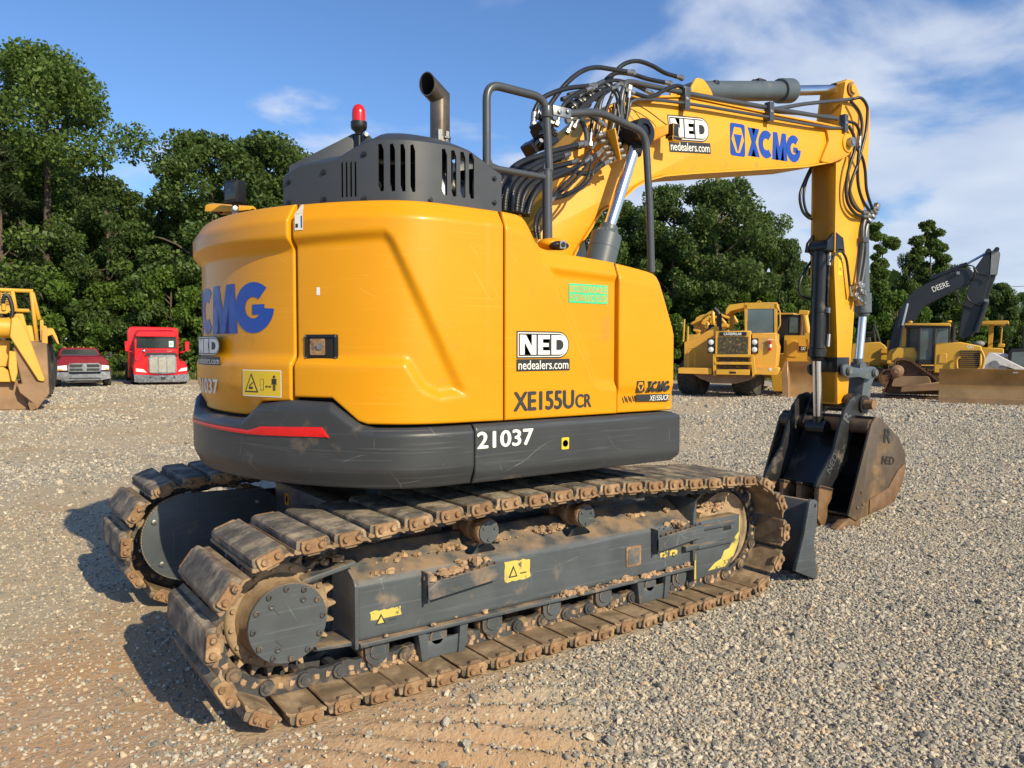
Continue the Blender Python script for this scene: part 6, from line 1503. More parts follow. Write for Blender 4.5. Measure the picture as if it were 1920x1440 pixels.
def machine(name, u, v, label, cat, turn=0, sc=1.0, group=None):
    """an empty on the yard, turned to face the photographer (x right, y away, z up)"""
    d = 1.63 * 1466.7 / (v - 652.6)
    o = empty(name, spot(u, d), -.6169 - math.atan((u - 960) / 1466.7) + turn, label, cat, group); return o
def pz(o): return o
class Part:
    def __init__(s, root): s.root = root
def part(name, mats, root, fn, bevel=.01, smooth=40, label=None):
    mb = MB(); fn(mb); o = mb.build(name, mats, root, bevel=bevel, smooth=smooth, seg=1)
    if label: o['label'] = label
    return o
def face_text(root, name, body, x, z, w, h, y, mat, bold=.03, ang=0, label=None, shear=0):
    ca, sa = math.cos(ang), math.sin(ang)
    return print_on(name, root, lambda u, v, hh: (x + u * ca - v * sa, y - hh, z + u * sa + v * ca), [('text', (body, w, h, bold, shear), 0, 0, mat, 0)], label=label)
def wheel(root, c, r, w, axis, hubm, n=26, tread=True, name='wheel', rim=.56):
    mb = MB(); d = Vector(axis).normalized(); c = Vector(c)
    mb.lathe([(r * rim, -w / 2), (r * .93, -w / 2), (r, -w * .36), (r, w * .36), (r * .93, w / 2), (r * rim, w / 2)], c, d, n)
    if tread:
        u = d.orthogonal().normalized(); t = d.cross(u)
        for k in range(n):
            a = 2 * math.pi * k / n
            for s_ in (-1, 1):
                p = c + (u * math.cos(a + s_ * .06) + t * math.sin(a + s_ * .06)) * (r * 1.0) + d * s_ * w * .24
                q = Matrix((d, u * -math.sin(a) + t * math.cos(a), u * math.cos(a) + t * math.sin(a))).transposed()
                mb.box(p, (w * .44, r * .12, r * .07), q @ Matrix.Rotation(s_ * .5, 3, 'Z'))
    o = mb.build(name, [TYRE], root, smooth=40)
    mb = MB(); mb.lathe([(.01, -w * .30), (r * .2, -w * .32), (r * rim * .8, -w * .20), (r * rim, -w * .46), (r * (rim + .03), -w * .5), (r * (rim + .03), w * .5), (r * rim, w * .46), (r * rim * .8, w * .2), (r * .2, w * .32), (.01, w * .30)], c, d, n)
    mb.build('rim', [hubm], o); return o

# ---- red pickup
M1 = machine('pickup_truck', 155, 727, 'dark red pickup truck with black tow mirrors parked nose on by the hedge', 'pickup', .06)
kk = 1.63 * 1466.7 / (727 - 652.6) / 1466.7
# outlines in metres from the foot of the truck
bodyF = [(-0.92,0.657),(-0.92,0.985),(-0.854,1.117),(-0.591,1.183),(0.679,1.183),(0.898,1.117),(0.964,0.942),(0.964,0.657)]
hoodF = [(-0.854,1.117),(-0.723,1.248),(0.723,1.248),(0.898,1.117)]
cabF = [(-0.832,1.204),(-0.723,1.555),(-0.657,1.621),(0.569,1.621),(0.635,1.555),(0.832,1.204)]
glsF = [(-0.745,1.226),(-0.657,1.511),(-0.613,1.544),(0.547,1.544),(0.591,1.511),(0.745,1.226)]
def f(mb):
    mb.loft([[(x, 0.0, z) for x, z in bodyF], [(x * 1.0, .9, z + .03) for x, z in bodyF], [(x, 1.6, z + .06) for x, z in bodyF]])
    mb.loft([[(x, .05, z) for x, z in hoodF], [(x * .99, 1.5, z + .12) for x, z in hoodF]])
    mb.loft([[(x, 1.35, z) for x, z in cabF], [(x * .97, 1.95 + (.25 if z > .5 else 0), z) for x, z in cabF], [(x * .97, 3.9, z) for x, z in cabF]])
    mb.bx(bodyF[0][0] + .02, bodyF[-1][0] - .02, 1.6, 5.6, .62, 1.18)
part('body', [PRED], M1, f, .02)
part('windscreen', [WSH], M1, lambda mb: mb.loft([[(x, 1.325 + (z - .9) * .5 * 0, z) for x, z in glsF], [(x, 1.34, z) for x, z in glsF]]), 0)
gr = [(-0.526,0.635),(-0.526,0.898),(-0.46,0.985),(0.591,0.985),(0.657,0.898),(0.657,0.635)]
part('grille', [CHRM, MBLK], M1, lambda mb: (mb.prism(gr, -.06, .0), setattr(mb, 'm', 1), [mb.prism(rounded([(-0.482,0.81),(-0.482,0.909),(-0.427,0.942),(0,0.942),(0,0.81)], .02, 2), -.075, -.055), mb.prism(rounded([(-0.482,0.668),(-0.482,0.777),(0,0.777),(0,0.668)], .02, 2), -.075, -.055), mb.prism(rounded([(0.131,0.81),(0.131,0.942),(0.558,0.942),(0.613,0.909),(0.613,0.81)], .02, 2), -.075, -.055), mb.prism(rounded([(0.131,0.668),(0.131,0.777),(0.613,0.777),(0.613,0.668)], .02, 2), -.075, -.055)]), .004)
part('emblem', [CHRM], M1, lambda mb: mb.prism(rounded([(-0.022,0.701),(-0.022,0.92),(0.153,0.92),(0.153,0.701)], .04, 2), -.09, -.06), .004)
for pl in ([(-0.898,0.701),(-0.898,0.876),(-0.569,0.909),(-0.558,0.701)], [(0.964,0.701),(0.964,0.876),(0.69,0.909),(0.679,0.701)]):
    h_ = part('headlight', [LAMP, AMB], M1, lambda mb: (mb.prism(pl, -.05, .02), setattr(mb, 'm', 1), mb.prism([(pl[0][0], pl[0][1]), ((pl[0][0] + pl[3][0]) / 2, pl[3][1]), ((pl[0][0] + pl[3][0]) / 2, pl[3][1] + .06), (pl[1][0], pl[0][1] + .06)], -.055, -.045)), .004)
part('bumper', [CHRM, MBLK], M1, lambda mb: (mb.prism([(-0.942,0.35),(-0.92,0.635),(-0.526,0.635),(-0.482,0.547),(0.613,0.547),(0.657,0.635),(0.985,0.635),(1.007,0.35),(0.679,0.285),(-0.591,0.285)], -.16, .02), setattr(mb, 'm', 1), mb.prism([(-0.504,0.329),(-0.504,0.394),(0.635,0.394),(0.635,0.329)], -.17, -.155), mb.prism([(-0.591,0.197),(-0.591,0.307),(0.679,0.307),(0.679,0.197)], -.10, .02)), .012)
for x in [(-0.372,0.307),(0.547,0.307)]: part('tow_hook', [STEEL], M1, lambda mb: mb.tube(smooth_pts([(x[0] - .05, -.12, x[1]), (x[0] - .04, -.22, x[1]), (x[0] + .04, -.22, x[1]), (x[0] + .05, -.12, x[1])], 3), .018, 6), 0)
for s_, pl in ((-1, [(-0.985,0.46),(-1.007,0.723),(-0.942,0.854),(-0.854,0.898),(-0.81,0.81),(-0.898,0.329)]), (1, [(1.051,0.46),(1.073,0.723),(1.007,0.854),(0.92,0.898),(0.876,0.81),(0.964,0.329)])): part('fender_flare', [MBLK], M1, lambda mb: mb.prism(pl, -.02, 1.3), .01)
xs_ = [(-0.898,0),(0.942,0)]
for x in (xs_[0][0], xs_[1][0]): wheel(M1, (x, .75, .38), .38, .28, (1, 0, 0), GREYM, tread=False)
for x in (xs_[0][0], xs_[1][0]): wheel(M1, (x, 4.3, .38), .38, .42, (1, 0, 0), GREYM, tread=False)
for s_, (a, b) in ((-1, [(-0.854,1.226),(-1.095,1.27)]), (1, [(0.854,1.226),(1.161,1.27)])):
    part('tow_mirror', [MBLK], M1, lambda mb: (mb.tube([(a[0], 1.5, a[1]), (b[0], 1.45, a[1] + .02)], .035, 6), mb.box((b[0], 1.42, b[1] + .06), (.12, .12, .26))), .02)
for x in [(-0.526,1.632),(-0.241,1.642),(-0.033,1.642),(0.175,1.642),(0.46,1.632)]: part('roof_lamp', [AMB], M1, lambda mb: mb.ball((x[0], 2.1, x[1] + .0), .045, 8, (1, 1, .6)), 0)
part('underbody', [MBLK], M1, lambda mb: mb.bx(-.75, .75, .1, 5.4, .28, .62), 0)

# ---- red semi truck
k2 = .02345
M2 = machine('semi_truck', 300, 722, 'bright red semi truck with a sleeper cab and chrome bumper facing the yard', 'truck', .05)
slp = [(-1.219,0.234),(-1.219,2.439),(-1.149,2.556),(-0.985,2.603),(0.75,2.579),(0.915,2.533),(0.961,2.415),(0.961,0.516)]
cab2 = [(-0.985,1.079),(-0.961,2.064),(-0.891,2.251),(-0.75,2.345),(0.61,2.345),(0.774,2.251),(0.844,2.064),(0.868,1.079)]
def f(mb):
    mb.prism(slp, 2.6, 4.6)
    mb.loft([[(x, 1.75, z) for x, z in cab2], [(x, 2.61, z) for x, z in cab2]])
    vis = [(-0.915,2.134),(-0.891,2.298),(-0.75,2.392),(0.633,2.392),(0.797,2.298),(0.821,2.134)]
    mb.loft([[(x, 1.55, z - .02) for x, z in vis], [(x, 2.62, z + .10) for x, z in vis]])
    hd = [(-1.079,0.422),(-1.102,0.797),(-1.032,1.008),(-0.797,1.032),(-0.657,1.36),(-0.563,1.454),(0.657,1.454),(0.727,1.36),(0.821,1.032),(1.032,1.008),(1.149,0.797),(1.126,0.422)]
    mb.loft([[(x * .98, 0, z) for x, z in hd], [(x, .6, z + .02) for x, z in hd], [(x, 1.80, z + .10) for x, z in hd]])
part('body', [TRED], M2, f, .03)
def f(mb):
    g = [(-0.868,1.618),(-0.844,2.134),(0.797,2.134),(0.821,1.618)]
    mb.loft([[(x, 1.70, z) for x, z in g], [(x, 1.76, z) for x, z in g]])
ws_ = part('windscreen', [WSH, WHT, GRN], M2, f, 0)
print_on('paper_sign', ws_, lambda u, v, h: (.482 + u, 1.698 - h, 1.66 + v), [('poly', rect(0, 0, .19, .27), 0, 0, WHT, 0), ('poly', rect(.04, .09, .15, .19), 0, 0, GRN, 1)])
gg = [(-0.446,0.516),(-0.469,1.172),(-0.399,1.313),(0.61,1.313),(0.68,1.172),(0.657,0.516),(0.094,0.469)]
go = part('grille', [CHRM], M2, lambda mb: mb.prism(gg, -.10, .02), .015)
for a in range(3):
    xs_ = [(-0.399,0.539),(-0.399,1.196),(-0.094,1.243),(-0.094,0.539)]; part('grille_panel', [GRL], go, lambda mb: mb.prism([(x + a * .345, z) for x, z in xs_], -.112, -.095), .003)
part('hood_trim', [MBLK], M2, lambda mb: mb.prism([(-0.61,1.266),(-0.539,1.407),(0.633,1.407),(0.727,1.266),(0.61,1.313),(-0.399,1.313)], -.09, .02), .006)
part('maker_badge', [CHRM], M2, lambda mb: mb.prism([(-0.023,1.243),(0.047,1.313),(0.117,1.313),(0.188,1.243),(0.082,1.196)], -.13, -.09), .004)
for pl in ([(-0.961,0.586),(-0.961,0.727),(-0.657,0.68),(-0.539,0.539)], [(1.102,0.61),(1.102,0.75),(0.844,0.704),(0.727,0.563)]):
    part('headlight', [LAMP], M2, lambda mb: mb.prism(pl, -.03, .1), .006)
bo_ = part('bumper', [CHRM, MBLK], M2, lambda mb: (mb.prism([(-1.032,0.141),(-1.055,0.469),(-0.657,0.446),(-0.352,0.422),(0.516,0.422),(0.844,0.446),(1.172,0.469),(1.149,0.141),(0.938,0.117),(-0.797,0.117)], -.22, .05), setattr(mb, 'm', 1), mb.prism([(0,0.211),(0,0.352),(0.211,0.352),(0.211,0.211)], -.235, -.215), [mb.cyl((x, -.232, z), (x, -.215, z), .05, n=12) for x, z in [(-0.399,0.317),(0.563,0.317)]]), .012)
for (a, b) in ([(-1.032,1.407),(-1.266,1.688)], [(0.938,1.384),(1.243,1.688)]):
    part('mirror', [TRED, MBLK], M2, lambda mb: (mb.box((b[0], 1.6, b[1]), (.18, .16, .46)), setattr(mb, 'm', 1), mb.tube([(a[0], 1.7, a[1]), (b[0], 1.62, a[1] + .10)], .04, 6)), .03)
part('hood_mirror', [CHRM], M2, lambda mb: mb.ball(([(-0.61,1.477)][0][0], .5, [(-0.61,1.477)][0][1]), .085, 10), 0)
for x in [(-0.188,2.228),(-0.023,2.228),(0.141,2.228)]: part('roof_lamp', [AMB], M2, lambda mb: mb.ball((x[0], 1.62, x[1]), .05, 8, (1.3, 1, .6)), 0)
xs_ = [(-0.985,0),(1.008,0)]
for x, y in ((xs_[0][0], .95), (xs_[1][0], .95), (xs_[0][0], 5.6), (xs_[1][0], 5.6), (xs_[0][0], 6.7), (xs_[1][0], 6.7)): wheel(M2, (x, y, .44), .44, .30 if y < 2 else .6, (1, 0, 0), STEEL, tread=False)
part('chassis', [MBLK], M2, lambda mb: mb.bx(-.5, .5, .3, 7.4, .35, .75), 0)

# ---- scraper cut off by the left edge
M3 = machine('earth_scraper', 40, 771, 'yellow earth scraper with a wide rusty bowl cut off by the left edge', 'scraper', .02)
def f(mb):
    for y in (1.6,):
        mb.prism([(-0.167,1.626),(0.167,1.821),(0.584,1.737),(0.612,0.417),(0.306,0),(0.167,0.083),(0.083,0.431),(0,0.709)], 0, 2.4)
    mb.prism([(-2.78,0),(-2.78,0.987),(0,0.764),(0.139,0.069),(0.195,0)], .35, .50)
    mb.prism([(0.306,0),(0.222,0.195),(-0.056,0.459),(-0.111,0.681),(0.473,0.764),(0.612,0.598),(0.612,0.417)], -.06, .3)
part('bowl', [DIRT], M3, f, .02)
part('bowl_back', [OLDY], M3, lambda mb: (mb.prism([(-2.78,0.82),(-2.78,1.126),(-0.389,1.126),(-0.222,0.987),(-0.222,0.737)], .1, .3), mb.prism([(-0.278,1.126),(-0.25,1.543),(-0.111,1.515),(-0.083,0.987),(-0.139,0.737),(-0.222,0.764)], -.05, .6), mb.prism([(-2.78,1.821),(-2.78,1.126),(-0.222,1.126),(-0.222,1.821)], .55, .7)), .015)
part('cutting_edge', [TOOTH], M3, lambda mb: mb.prism([(0.111,0.195),(0.278,0.195),(0.292,0.028),(0.167,-0.014)], -.12, .1), .01)
def f(mb):
    c = [(-3.336,2.141),(-0.195,2.141)]
    mb.cyl((c[0][0], .3, c[0][1]), (c[1][0], .3, c[1][1]), .27, n=28)
    e = [(-0.111,2.141)][0]; mb.cyl((c[1][0], .3, c[1][1]), (e[0] + .12, .3, e[1]), .31, n=28)
part('cross_tube', [CATL], M3, f, .02)
part('push_arm', [OLDY], M3, lambda mb: mb.prism([(-0.236,1.904),(-0.181,2.377),(-0.056,2.432),(0.083,2.21),(0.514,0.82),(0.486,0.737),(0.361,0.764)], -.14, .02), .02)
def f(mb):
    t = [(-3.336,3.155),(0.334,3.141)]; mb.cyl((t[0][0], .9, t[0][1]), (t[1][0], .9, t[1][1]), .055, n=8)
    for a, b in ([(0.292,3.127),(0.389,1.793)], [(-0.139,3.127),(-0.069,2.585)], [(-0.069,2.613),(0.236,2.613)], [(0.32,3.1),(0.459,2.377)]): mb.tube([(a[0], .9, a[1]), (b[0], .9, b[1])], .055, 6)
    mb.bx(*[x for x in ([(0.473,2.377)][0][0], [(0.556,2.377)][0][0])], .9, 1.1, *sorted(([(0.473,1.821)][0][1], [(0.473,2.377)][0][1])))
    mb.prism([(0.5,1.682),(0.514,2.127),(0.556,2.224),(0.612,2.21),(0.639,2.127),(0.639,1.737)], .8, 1.0)
part('guard_frame', [CATL], M3, f, .008)
def f(mb):
    for k in range(13):
        p = [(-1.39,3.1),(-0.125,3.1)]
        mb.bx(p[0][0], p[1][0], .89, .91, p[0][1] - .045 * k - .012, p[0][1] - .045 * k + .004)
    for k in range(18): mb.bx(p[1][0] - .09 * k, p[1][0] - .09 * k + .012, .885, .905, p[0][1] - .56, p[0][1])
part('screen_mesh', [CATY], M3, f, 0)
part('gear_housing', [OLDY], M3, lambda mb: (mb.prism([(-0.139,2.432),(-0.083,2.516),(0.083,2.516),(0.236,1.821),(0.167,1.71),(0,1.821)], .45, .9), mb.prism([(0.139,2.21),(0.278,2.21),(0.334,1.765),(0.222,1.71)], .6, 1.2)), .02)
part('hydraulic_hose', [BLK], M3, lambda mb: mb.tube(smooth_pts([(x, .1, z) for x, z in [(-0.361,2.613),(-0.347,2.849),(-0.292,2.961),(-0.222,2.905),(-0.167,2.683),(-0.167,2.432)]], 4), .05, 8), 0)
part('bracket', [CATL], M3, lambda mb: (mb.prism([(-0.486,2.544),(-0.431,2.683),(-0.222,2.683),(-0.195,2.571),(-0.278,2.488),(-0.445,2.488)], .0, .2), mb.cyl(([(-0.347,2.627)][0][0], -.02, [(-0.347,2.571)][0][1]), ([(-0.347,2.627)][0][0], -.02, [(-0.347,2.738)][0][1]), .05)), .01)
c3 = [(0.737,1.015)][0]
w3 = wheel(M3, (c3[0] - .28, 2.1, c3[1] + .0), .80, .56, (1, -.28, 0), CATL, rim=.52)
part('fender', [OLDY], M3, lambda mb: mb.loft([[(x, 1.4, z) for x, z in [(0.639,2.155),(0.806,2.155),(0.89,1.932),(0.945,1.71),(0.89,1.737),(0.778,1.988),(0.653,1.932)]], [(x, 2.6, z + .05) for x, z in [(0.639,2.155),(0.806,2.155),(0.89,1.932),(0.945,1.71),(0.89,1.737),(0.778,1.988),(0.653,1.932)]]]), .01)
print_on('maker_print', M3, lambda u, v, h: ([(0.069,1.612)][0][0] + u * .55 - .12 * v, -.005 - h - u * .2 * 0, [(0.069,1.612)][0][1] + v - u * .9), [('poly', rect(0, 0, .22, .30), 0, 0, BKP, 0), ('text', ('CAT', .19, .16, .03, 0), .015, .07, WHT, 1)])

# ---- wheel tractor of a scraper, seen from the front
M4 = machine('tractor_scraper', 1372, 746, 'faded yellow scraper tractor with a tall side cab and grimy grille left of the arm', 'scraper', -.10)
def f(mb):
    mb.prism([(-0.541,0.803),(-0.541,2.199),(0.576,2.199),(0.593,0.803)], 0, 2.0)
    mb.prism([(0.611,0.977),(0.611,2.129),(1.361,2.129),(1.361,1.85),(1.413,1.675),(1.361,1.012)], .12, 2.2)
    mb.prism([(-1.693,0.803),(-1.693,1.85),(-1.256,1.989),(-0.733,2.373),(-0.541,2.373),(-0.541,0.803)], .9, 2.6)
part('body', [OLDY], M4, f, .02)
part('hull', [DIRT], M4, lambda mb: mb.prism([(-1.256,0.768),(0.838,0.768),(0.558,0.593),(0.14,0.471),(-0.628,0.471),(-1.047,0.628)], .1, 2.6), .02)
part('platform', [OLDY], M4, lambda mb: (mb.prism([(-1.728,0.785),(-1.728,0.977),(-0.628,0.977),(-0.628,0.768)], -.05, 1.2), mb.prism([(0.698,0.785),(0.698,1.012),(1.431,1.012),(1.466,0.942),(1.396,0.768)], -.05, 1.4)), .012)
def f(mb):   # cab shell with openings: posts, roof, sills
    mb.prism([(-0.244,2.932),(-0.14,3.071),(0.332,3.124),(1.344,3.124),(1.379,2.897),(0.332,2.966),(-0.105,2.862),(-0.244,2.722)], .35, 1.9)
    mb.prism([(-0.244,2.897),(-0.105,2.897),(-0.105,2.164),(-0.244,2.164)], 1.5, 1.7)
    mb.prism([(0.332,3.071),(0.436,3.071),(0.436,2.094),(0.366,2.094)], .34, .50)
    mb.prism([(1.256,3.071),(1.361,3.071),(1.379,2.059),(1.291,2.059)], .34, .50)
    mb.prism([(0.332,3.124),(1.361,3.124),(1.361,2.914),(0.332,2.914)], .34, .50)
    mb.prism([(0.384,1.989),(0.384,2.129),(1.361,2.129),(1.361,1.989)], .34, .50)
    mb.prism([(0.82,2.932),(0.873,2.932),(0.873,2.111),(0.82,2.111)], 1.7, 1.8); mb.prism([(0.436,2.722),(1.256,2.827),(1.256,2.757),(0.436,2.652)], 1.7, 1.8)
    mb.tube([(x, .35, z) for x, z in [(1.344,2.984),(1.448,2.827),(1.466,2.408),(1.379,2.199)]], .025, 6)
    c = [(0.75,3.124)][0]; mb.tube(smooth_pts([(c[0] - .06, 1, c[1] - .02), (c[0] - .05, 1, c[1] + .07), (c[0] + .05, 1, c[1] + .07), (c[0] + .06, 1, c[1] - .02)], 3), .02, 6)
cab4 = part('cab', [CATL], M4, f, .012)
part('windscreen', [GLT, MBLK], cab4, lambda mb: (mb.prism(rounded([(0.436,2.129),(0.419,2.879),(0.471,2.932),(1.204,2.932),(1.256,2.879),(1.274,2.129)], .05, 3), .36, .38), setattr(mb, 'm', 1), mb.ribbon(rounded([(0.436,2.129),(0.419,2.879),(0.471,2.932),(1.204,2.932),(1.256,2.879),(1.274,2.129)], .05, 3), .345, .385, .03)), 0)
g4 = part('grille', [GRMESH], M4, lambda mb: mb.prism([(-0.436,1.431),(-0.436,2.007),(0.506,2.007),(0.506,1.431)], -.02, .05), .004)
part('grille', [GRMESH], M4, lambda mb: (mb.prism([(-0.454,1.187),(-0.454,1.361),(0.523,1.361),(0.523,1.187)], -.02, .05)), .004)
part('grille', [GRMESH], M4, lambda mb: (mb.prism([(-0.454,0.942),(-0.454,1.099),(0.523,1.099),(0.523,0.942)], -.02, .05)), .004)
part('guard_bar', [CATL], M4, lambda mb: mb.prism([(-0.541,1.344),(-0.541,1.431),(0.593,1.431),(0.593,1.344)], -.14, -.04), .008)
part('guard_bar', [CATL], M4, lambda mb: (mb.prism([(-0.523,1.099),(-0.523,1.187),(0.646,1.187),(0.646,1.099)], -.16, -.04), mb.prism([(0.593,1.431),(0.698,1.431),(0.768,0.803),(0.663,0.698)], -.14, 0), mb.prism([(-0.593,1.431),(-0.506,1.431),(-0.489,0.733),(-0.576,0.733)], -.14, 0)), .008)
part('front_bumper', [CATL, MBLK], M4, lambda mb: (mb.prism([(-0.471,0.768),(-0.471,0.942),(0.576,0.942),(0.576,0.768)], -.2, .05), setattr(mb, 'm', 1), mb.prism([(-0.052,0.803),(-0.052,0.89),(0.174,0.89),(0.174,0.803)], -.21, -.19)), .01)
np_ = part('name_plate', [MBLK], M4, lambda mb: mb.prism([(-0.401,2.042),(-0.401,2.164),(0.454,2.164),(0.454,2.042)], -.03, .02), .004)
a4 = [(-0.262,2.059)][0]; face_text(np_, 'maker_print', 'CATERPILLAR', a4[0], a4[1], .56, .085, -.03, WHT, .05)
for u in (1327, 1406):
    P4 = [(-23.941,1.466),(-23.941,1.954),(-23.715,1.954),(-23.715,1.466)]; P4 = [(x + u * .01745, z) for x, z in P4]
    lb = part('lamp_box', [MBLK], M4, lambda mb: mb.prism(P4, .02, .2), .01)
    for v in (641, 655):
        c = (P4[0][0] + .11, (746 - v) * .01745); part('headlight', [LAMP, CHRM], lb, lambda mb: mb.lathe([(.09, 0), (.085, .02), (.04, .04), (.001, .045)], (c[0], .03, c[1]), (0, -1, 0), 16), 0)
ex4 = [(-0.558,2.164),(-0.558,2.722),(-0.611,2.862),(-0.733,3.001)]
part('exhaust_pipe', [MBLK], M4, lambda mb: mb.tube(smooth_pts([(x, 1.2, z) for x, z in ex4], 4), .085, 12), 0)
c = [(1.187,1.71)][0]
part('fire_extinguisher', [TRED, MWHT], M4, lambda mb: (mb.cyl((c[0], .05, c[1] - .16), (c[0], .05, c[1] + .14), .045, n=12), mb.cyl((c[0], .05, c[1] + .14), (c[0], .05, c[1] + .20), .03), setattr(mb, 'm', 1), mb.cyl((c[0], .05, c[1] - .05), (c[0], .05, c[1] + .05), .048, n=12), mb.box((c[0] + .02, .05, c[1] + .2), (.16, .06, .03))), 0)
part('marker_lamp', [MWHT], M4, lambda mb: mb.cyl(([(1.204,0.96)][0][0], -.06, [(1.204,0.96)][0][1]), ([(1.204,0.96)][0][0], -.04, [(1.204,0.96)][0][1]), .05), 0)
def f(mb):
    for p in ([(-1.483,0.977),(-1.483,1.501),(-1.431,1.623),(-1.326,1.623),(-1.256,1.501),(-1.256,0.977)], [(-1.518,1.85),(-1.501,2.373)], [(-1.658,1.85),(-1.623,2.618)]): mb.tube(smooth_pts([(x, .5, z) for x, z in p], 3), .03, 6)
part('grab_rail', [CATL], M4, f, 0)
def f(mb):   # goose neck, hoses and cylinders behind the tractor
    c = [(-1.466,2.513)][0]; mb.lathe([(.01, -.1), (.42, -.1), (.42, .1), (.01, .1)], (c[0], 4.4, c[1]), (0, 1, 0), 26)
    for p in ([(-1.919,2.548),(-1.518,2.757),(-1.082,3.019),(-0.733,2.844),(-0.384,2.722)], [(-0.646,2.984),(-0.384,2.862),(-0.209,2.583)], [(-1.256,2.373),(-1.152,2.722),(-0.873,2.792),(-0.628,2.548)], [(-1.431,2.286),(-1.047,2.478),(-0.558,2.443)]): mb.tube(smooth_pts([(x, 3.9, z) for x, z in p], 4), .06, 7)
    for p in ([(-1.082,3.036),(-1.047,2.338)], [(-0.873,2.757),(-0.873,2.268)], [(-1.256,2.583),(-1.256,2.199)]): mb.tube([(x, 3.7, z) for x, z in p], .07, 7)
    for k in range(22):
        q = (random.uniform(-1.7, -.4), 3.8 + random.uniform(-.2, .4), random.uniform(2.05, 2.75)); mb.box(q, (random.uniform(.08, .3), .2, random.uniform(.08, .2)), Matrix.Rotation(random.uniform(-.6, .6), 3, 'Y'))
    mb.bx(-2.0, -.1, 3.4, 5.2, 1.0, 2.15); mb.bx(-1.7, 1.4, 5.0, 8.5, .5, 2.1)
part('goose_neck', [CATY], M4, f, .01)
part('air_cleaner', [MBLK], M4, lambda mb: mb.lathe([(.20, 0), (.20, .10), (.12, .18), (.10, .3), (.01, .3)], ([(-0.838,2.234)][0][0], 1.4, 2.15), (0, 0, 1), 18), 0)
for u, v in ((1395, 746), (1290, 746)): 
    x = (u - 1372) * .01745; wheel(M4, (x, 1.5, .62), .62, .72, (1, -.32, 0), CATL, n=24, rim=.5)

# ---- bulldozers
def crawler(root, x0, x1, y, zt, name='crawler_track', w=.5, axis='y', n=34):
    """oval belt of shoes; runs along x, centred on y"""
    r = zt / 2; L_ = x1 - x0 - 2 * r; P = 2 * L_ + 2 * math.pi * r; mb = MB()
    for k in range(n):
        s = P * k / n
        if s < L_: p = (x0 + r + s, 2 * r); a = 0
        elif s < L_ + math.pi * r: t = (s - L_) / r; p = (x1 - r + math.sin(t) * r, r + math.cos(t) * r); a = t
        elif s < 2 * L_ + math.pi * r: p = (x1 - r - (s - L_ - math.pi * r), 0); a = math.pi
        else: t = (s - 2 * L_ - math.pi * r) / r; p = (x0 + r - math.sin(t) * r, r - math.cos(t) * r); a = math.pi + t
        mb.box((p[0], y, p[1] + .04), (P / n * .92, w, .05), Matrix.Rotation(a, 3, 'Y')); mb.box((p[0] + math.sin(a) * .04, y, p[1] + .04 + math.cos(a) * .04), (.03, w, .05), Matrix.Rotation(a, 3, 'Y'))
    mb.prism(arc(x0 + r, r, r * .86, 90, 270, 8) + arc(x1 - r, r, r * .86, -90, 90, 8), y - w * .25, y + w * .25)
    return mb.build(name, [TRK], root, smooth=0)
M5 = machine('bulldozer', 1490, 742, 'yellow bulldozer with a bright curved blade half hidden behind the arm', 'bulldozer', -.16)
def blade(mb, P, y0, curve, n=10):
    """curved mouldboard, P=(x0,x1,z0,z1)"""
    x0, x1, z0, z1 = P; A, B = [], []
    for i in range(n + 1):
        t = i / n; yy = y0 + curve * (math.sin(math.pi * t) - .0) - .12 * (t - .5); z = z0 + (z1 - z0) * t; A.append((yy, z)); B.append((yy + .05, z))
    mb.prism(A + B[::-1], x0, x1, axis='x')
(a, b) = [(-0.146,-0.055),(0.764,1.201)]
part('blade', [BLADE, DIRT], M5, lambda mb: (blade(mb, (a[0], b[0] + 1.6, a[1] + .03, b[1]), -.6, .22), setattr(mb, 'm', 1), mb.prism([(-0.255,0),(-0.291,0.946),(-0.182,1.201),(-0.109,1.201),(-0.055,-0.073)], -.75, -.25)), .006)
part('body', [CATY], M5, lambda mb: (mb.prism([(-0.728,0.036),(-0.728,1.42),(-0.473,1.42),(-0.473,2.093),(0.655,2.057),(0.655,1.856),(0.91,0.946),(0.91,0.4),(-0.364,0.4)], .6, 2.4), mb.prism([(-0.837,0.764),(-0.364,0.855),(-0.146,0.546),(-0.218,0.127),(-0.728,0.127)], .2, .6)), .02)
part('side_panel', [CATY], M5, lambda mb: mb.prism([(-0.419,1.347),(-0.4,1.929),(-0.036,1.911),(-0.036,1.329)], .57, .60), .01)
part('radiator_grille', [MBLK], M5, lambda mb: [mb.bx(.46, .70, .54, .58, 1.05 + k * .09, 1.10 + k * .09) for k in range(9)], 0)
np_ = part('name_plate', [MBLK], M5, lambda mb: mb.prism([(0.036,1.529),(0.036,1.711),(0.309,1.693),(0.309,1.529)], .57, .60), 0)
a5 = [(0.109,1.565)][0]; face_text(np_, 'maker_print', 'CAT', a5[0], a5[1], .15, .11, .57, WHT, .05)
part('lift_cylinder', [CATL, CHR], M5, lambda mb: (mb.tube([(x, .2, z) for x, z in [(0.255,2.876),(0.491,1.42)]], .10, 10), mb.prism([(0.073,2.803),(0.109,2.948),(0.4,2.912),(0.364,2.766)], .1, .4), mb.prism([(0.273,2.148),(0.564,2.184),(0.582,1.966),(0.328,1.929)], .1, .4), setattr(mb, 'm', 1), mb.tube([(x, .2, z) for x, z in [(0.491,1.42),(0.51,1.238)]], .05, 8)), .008)
part('exhaust_pipe', [TRK], M5, lambda mb: mb.tube([(x, 1.0, z) for x, z in [(0.036,2.075),(0.036,2.821)]], .06, 10), 0)
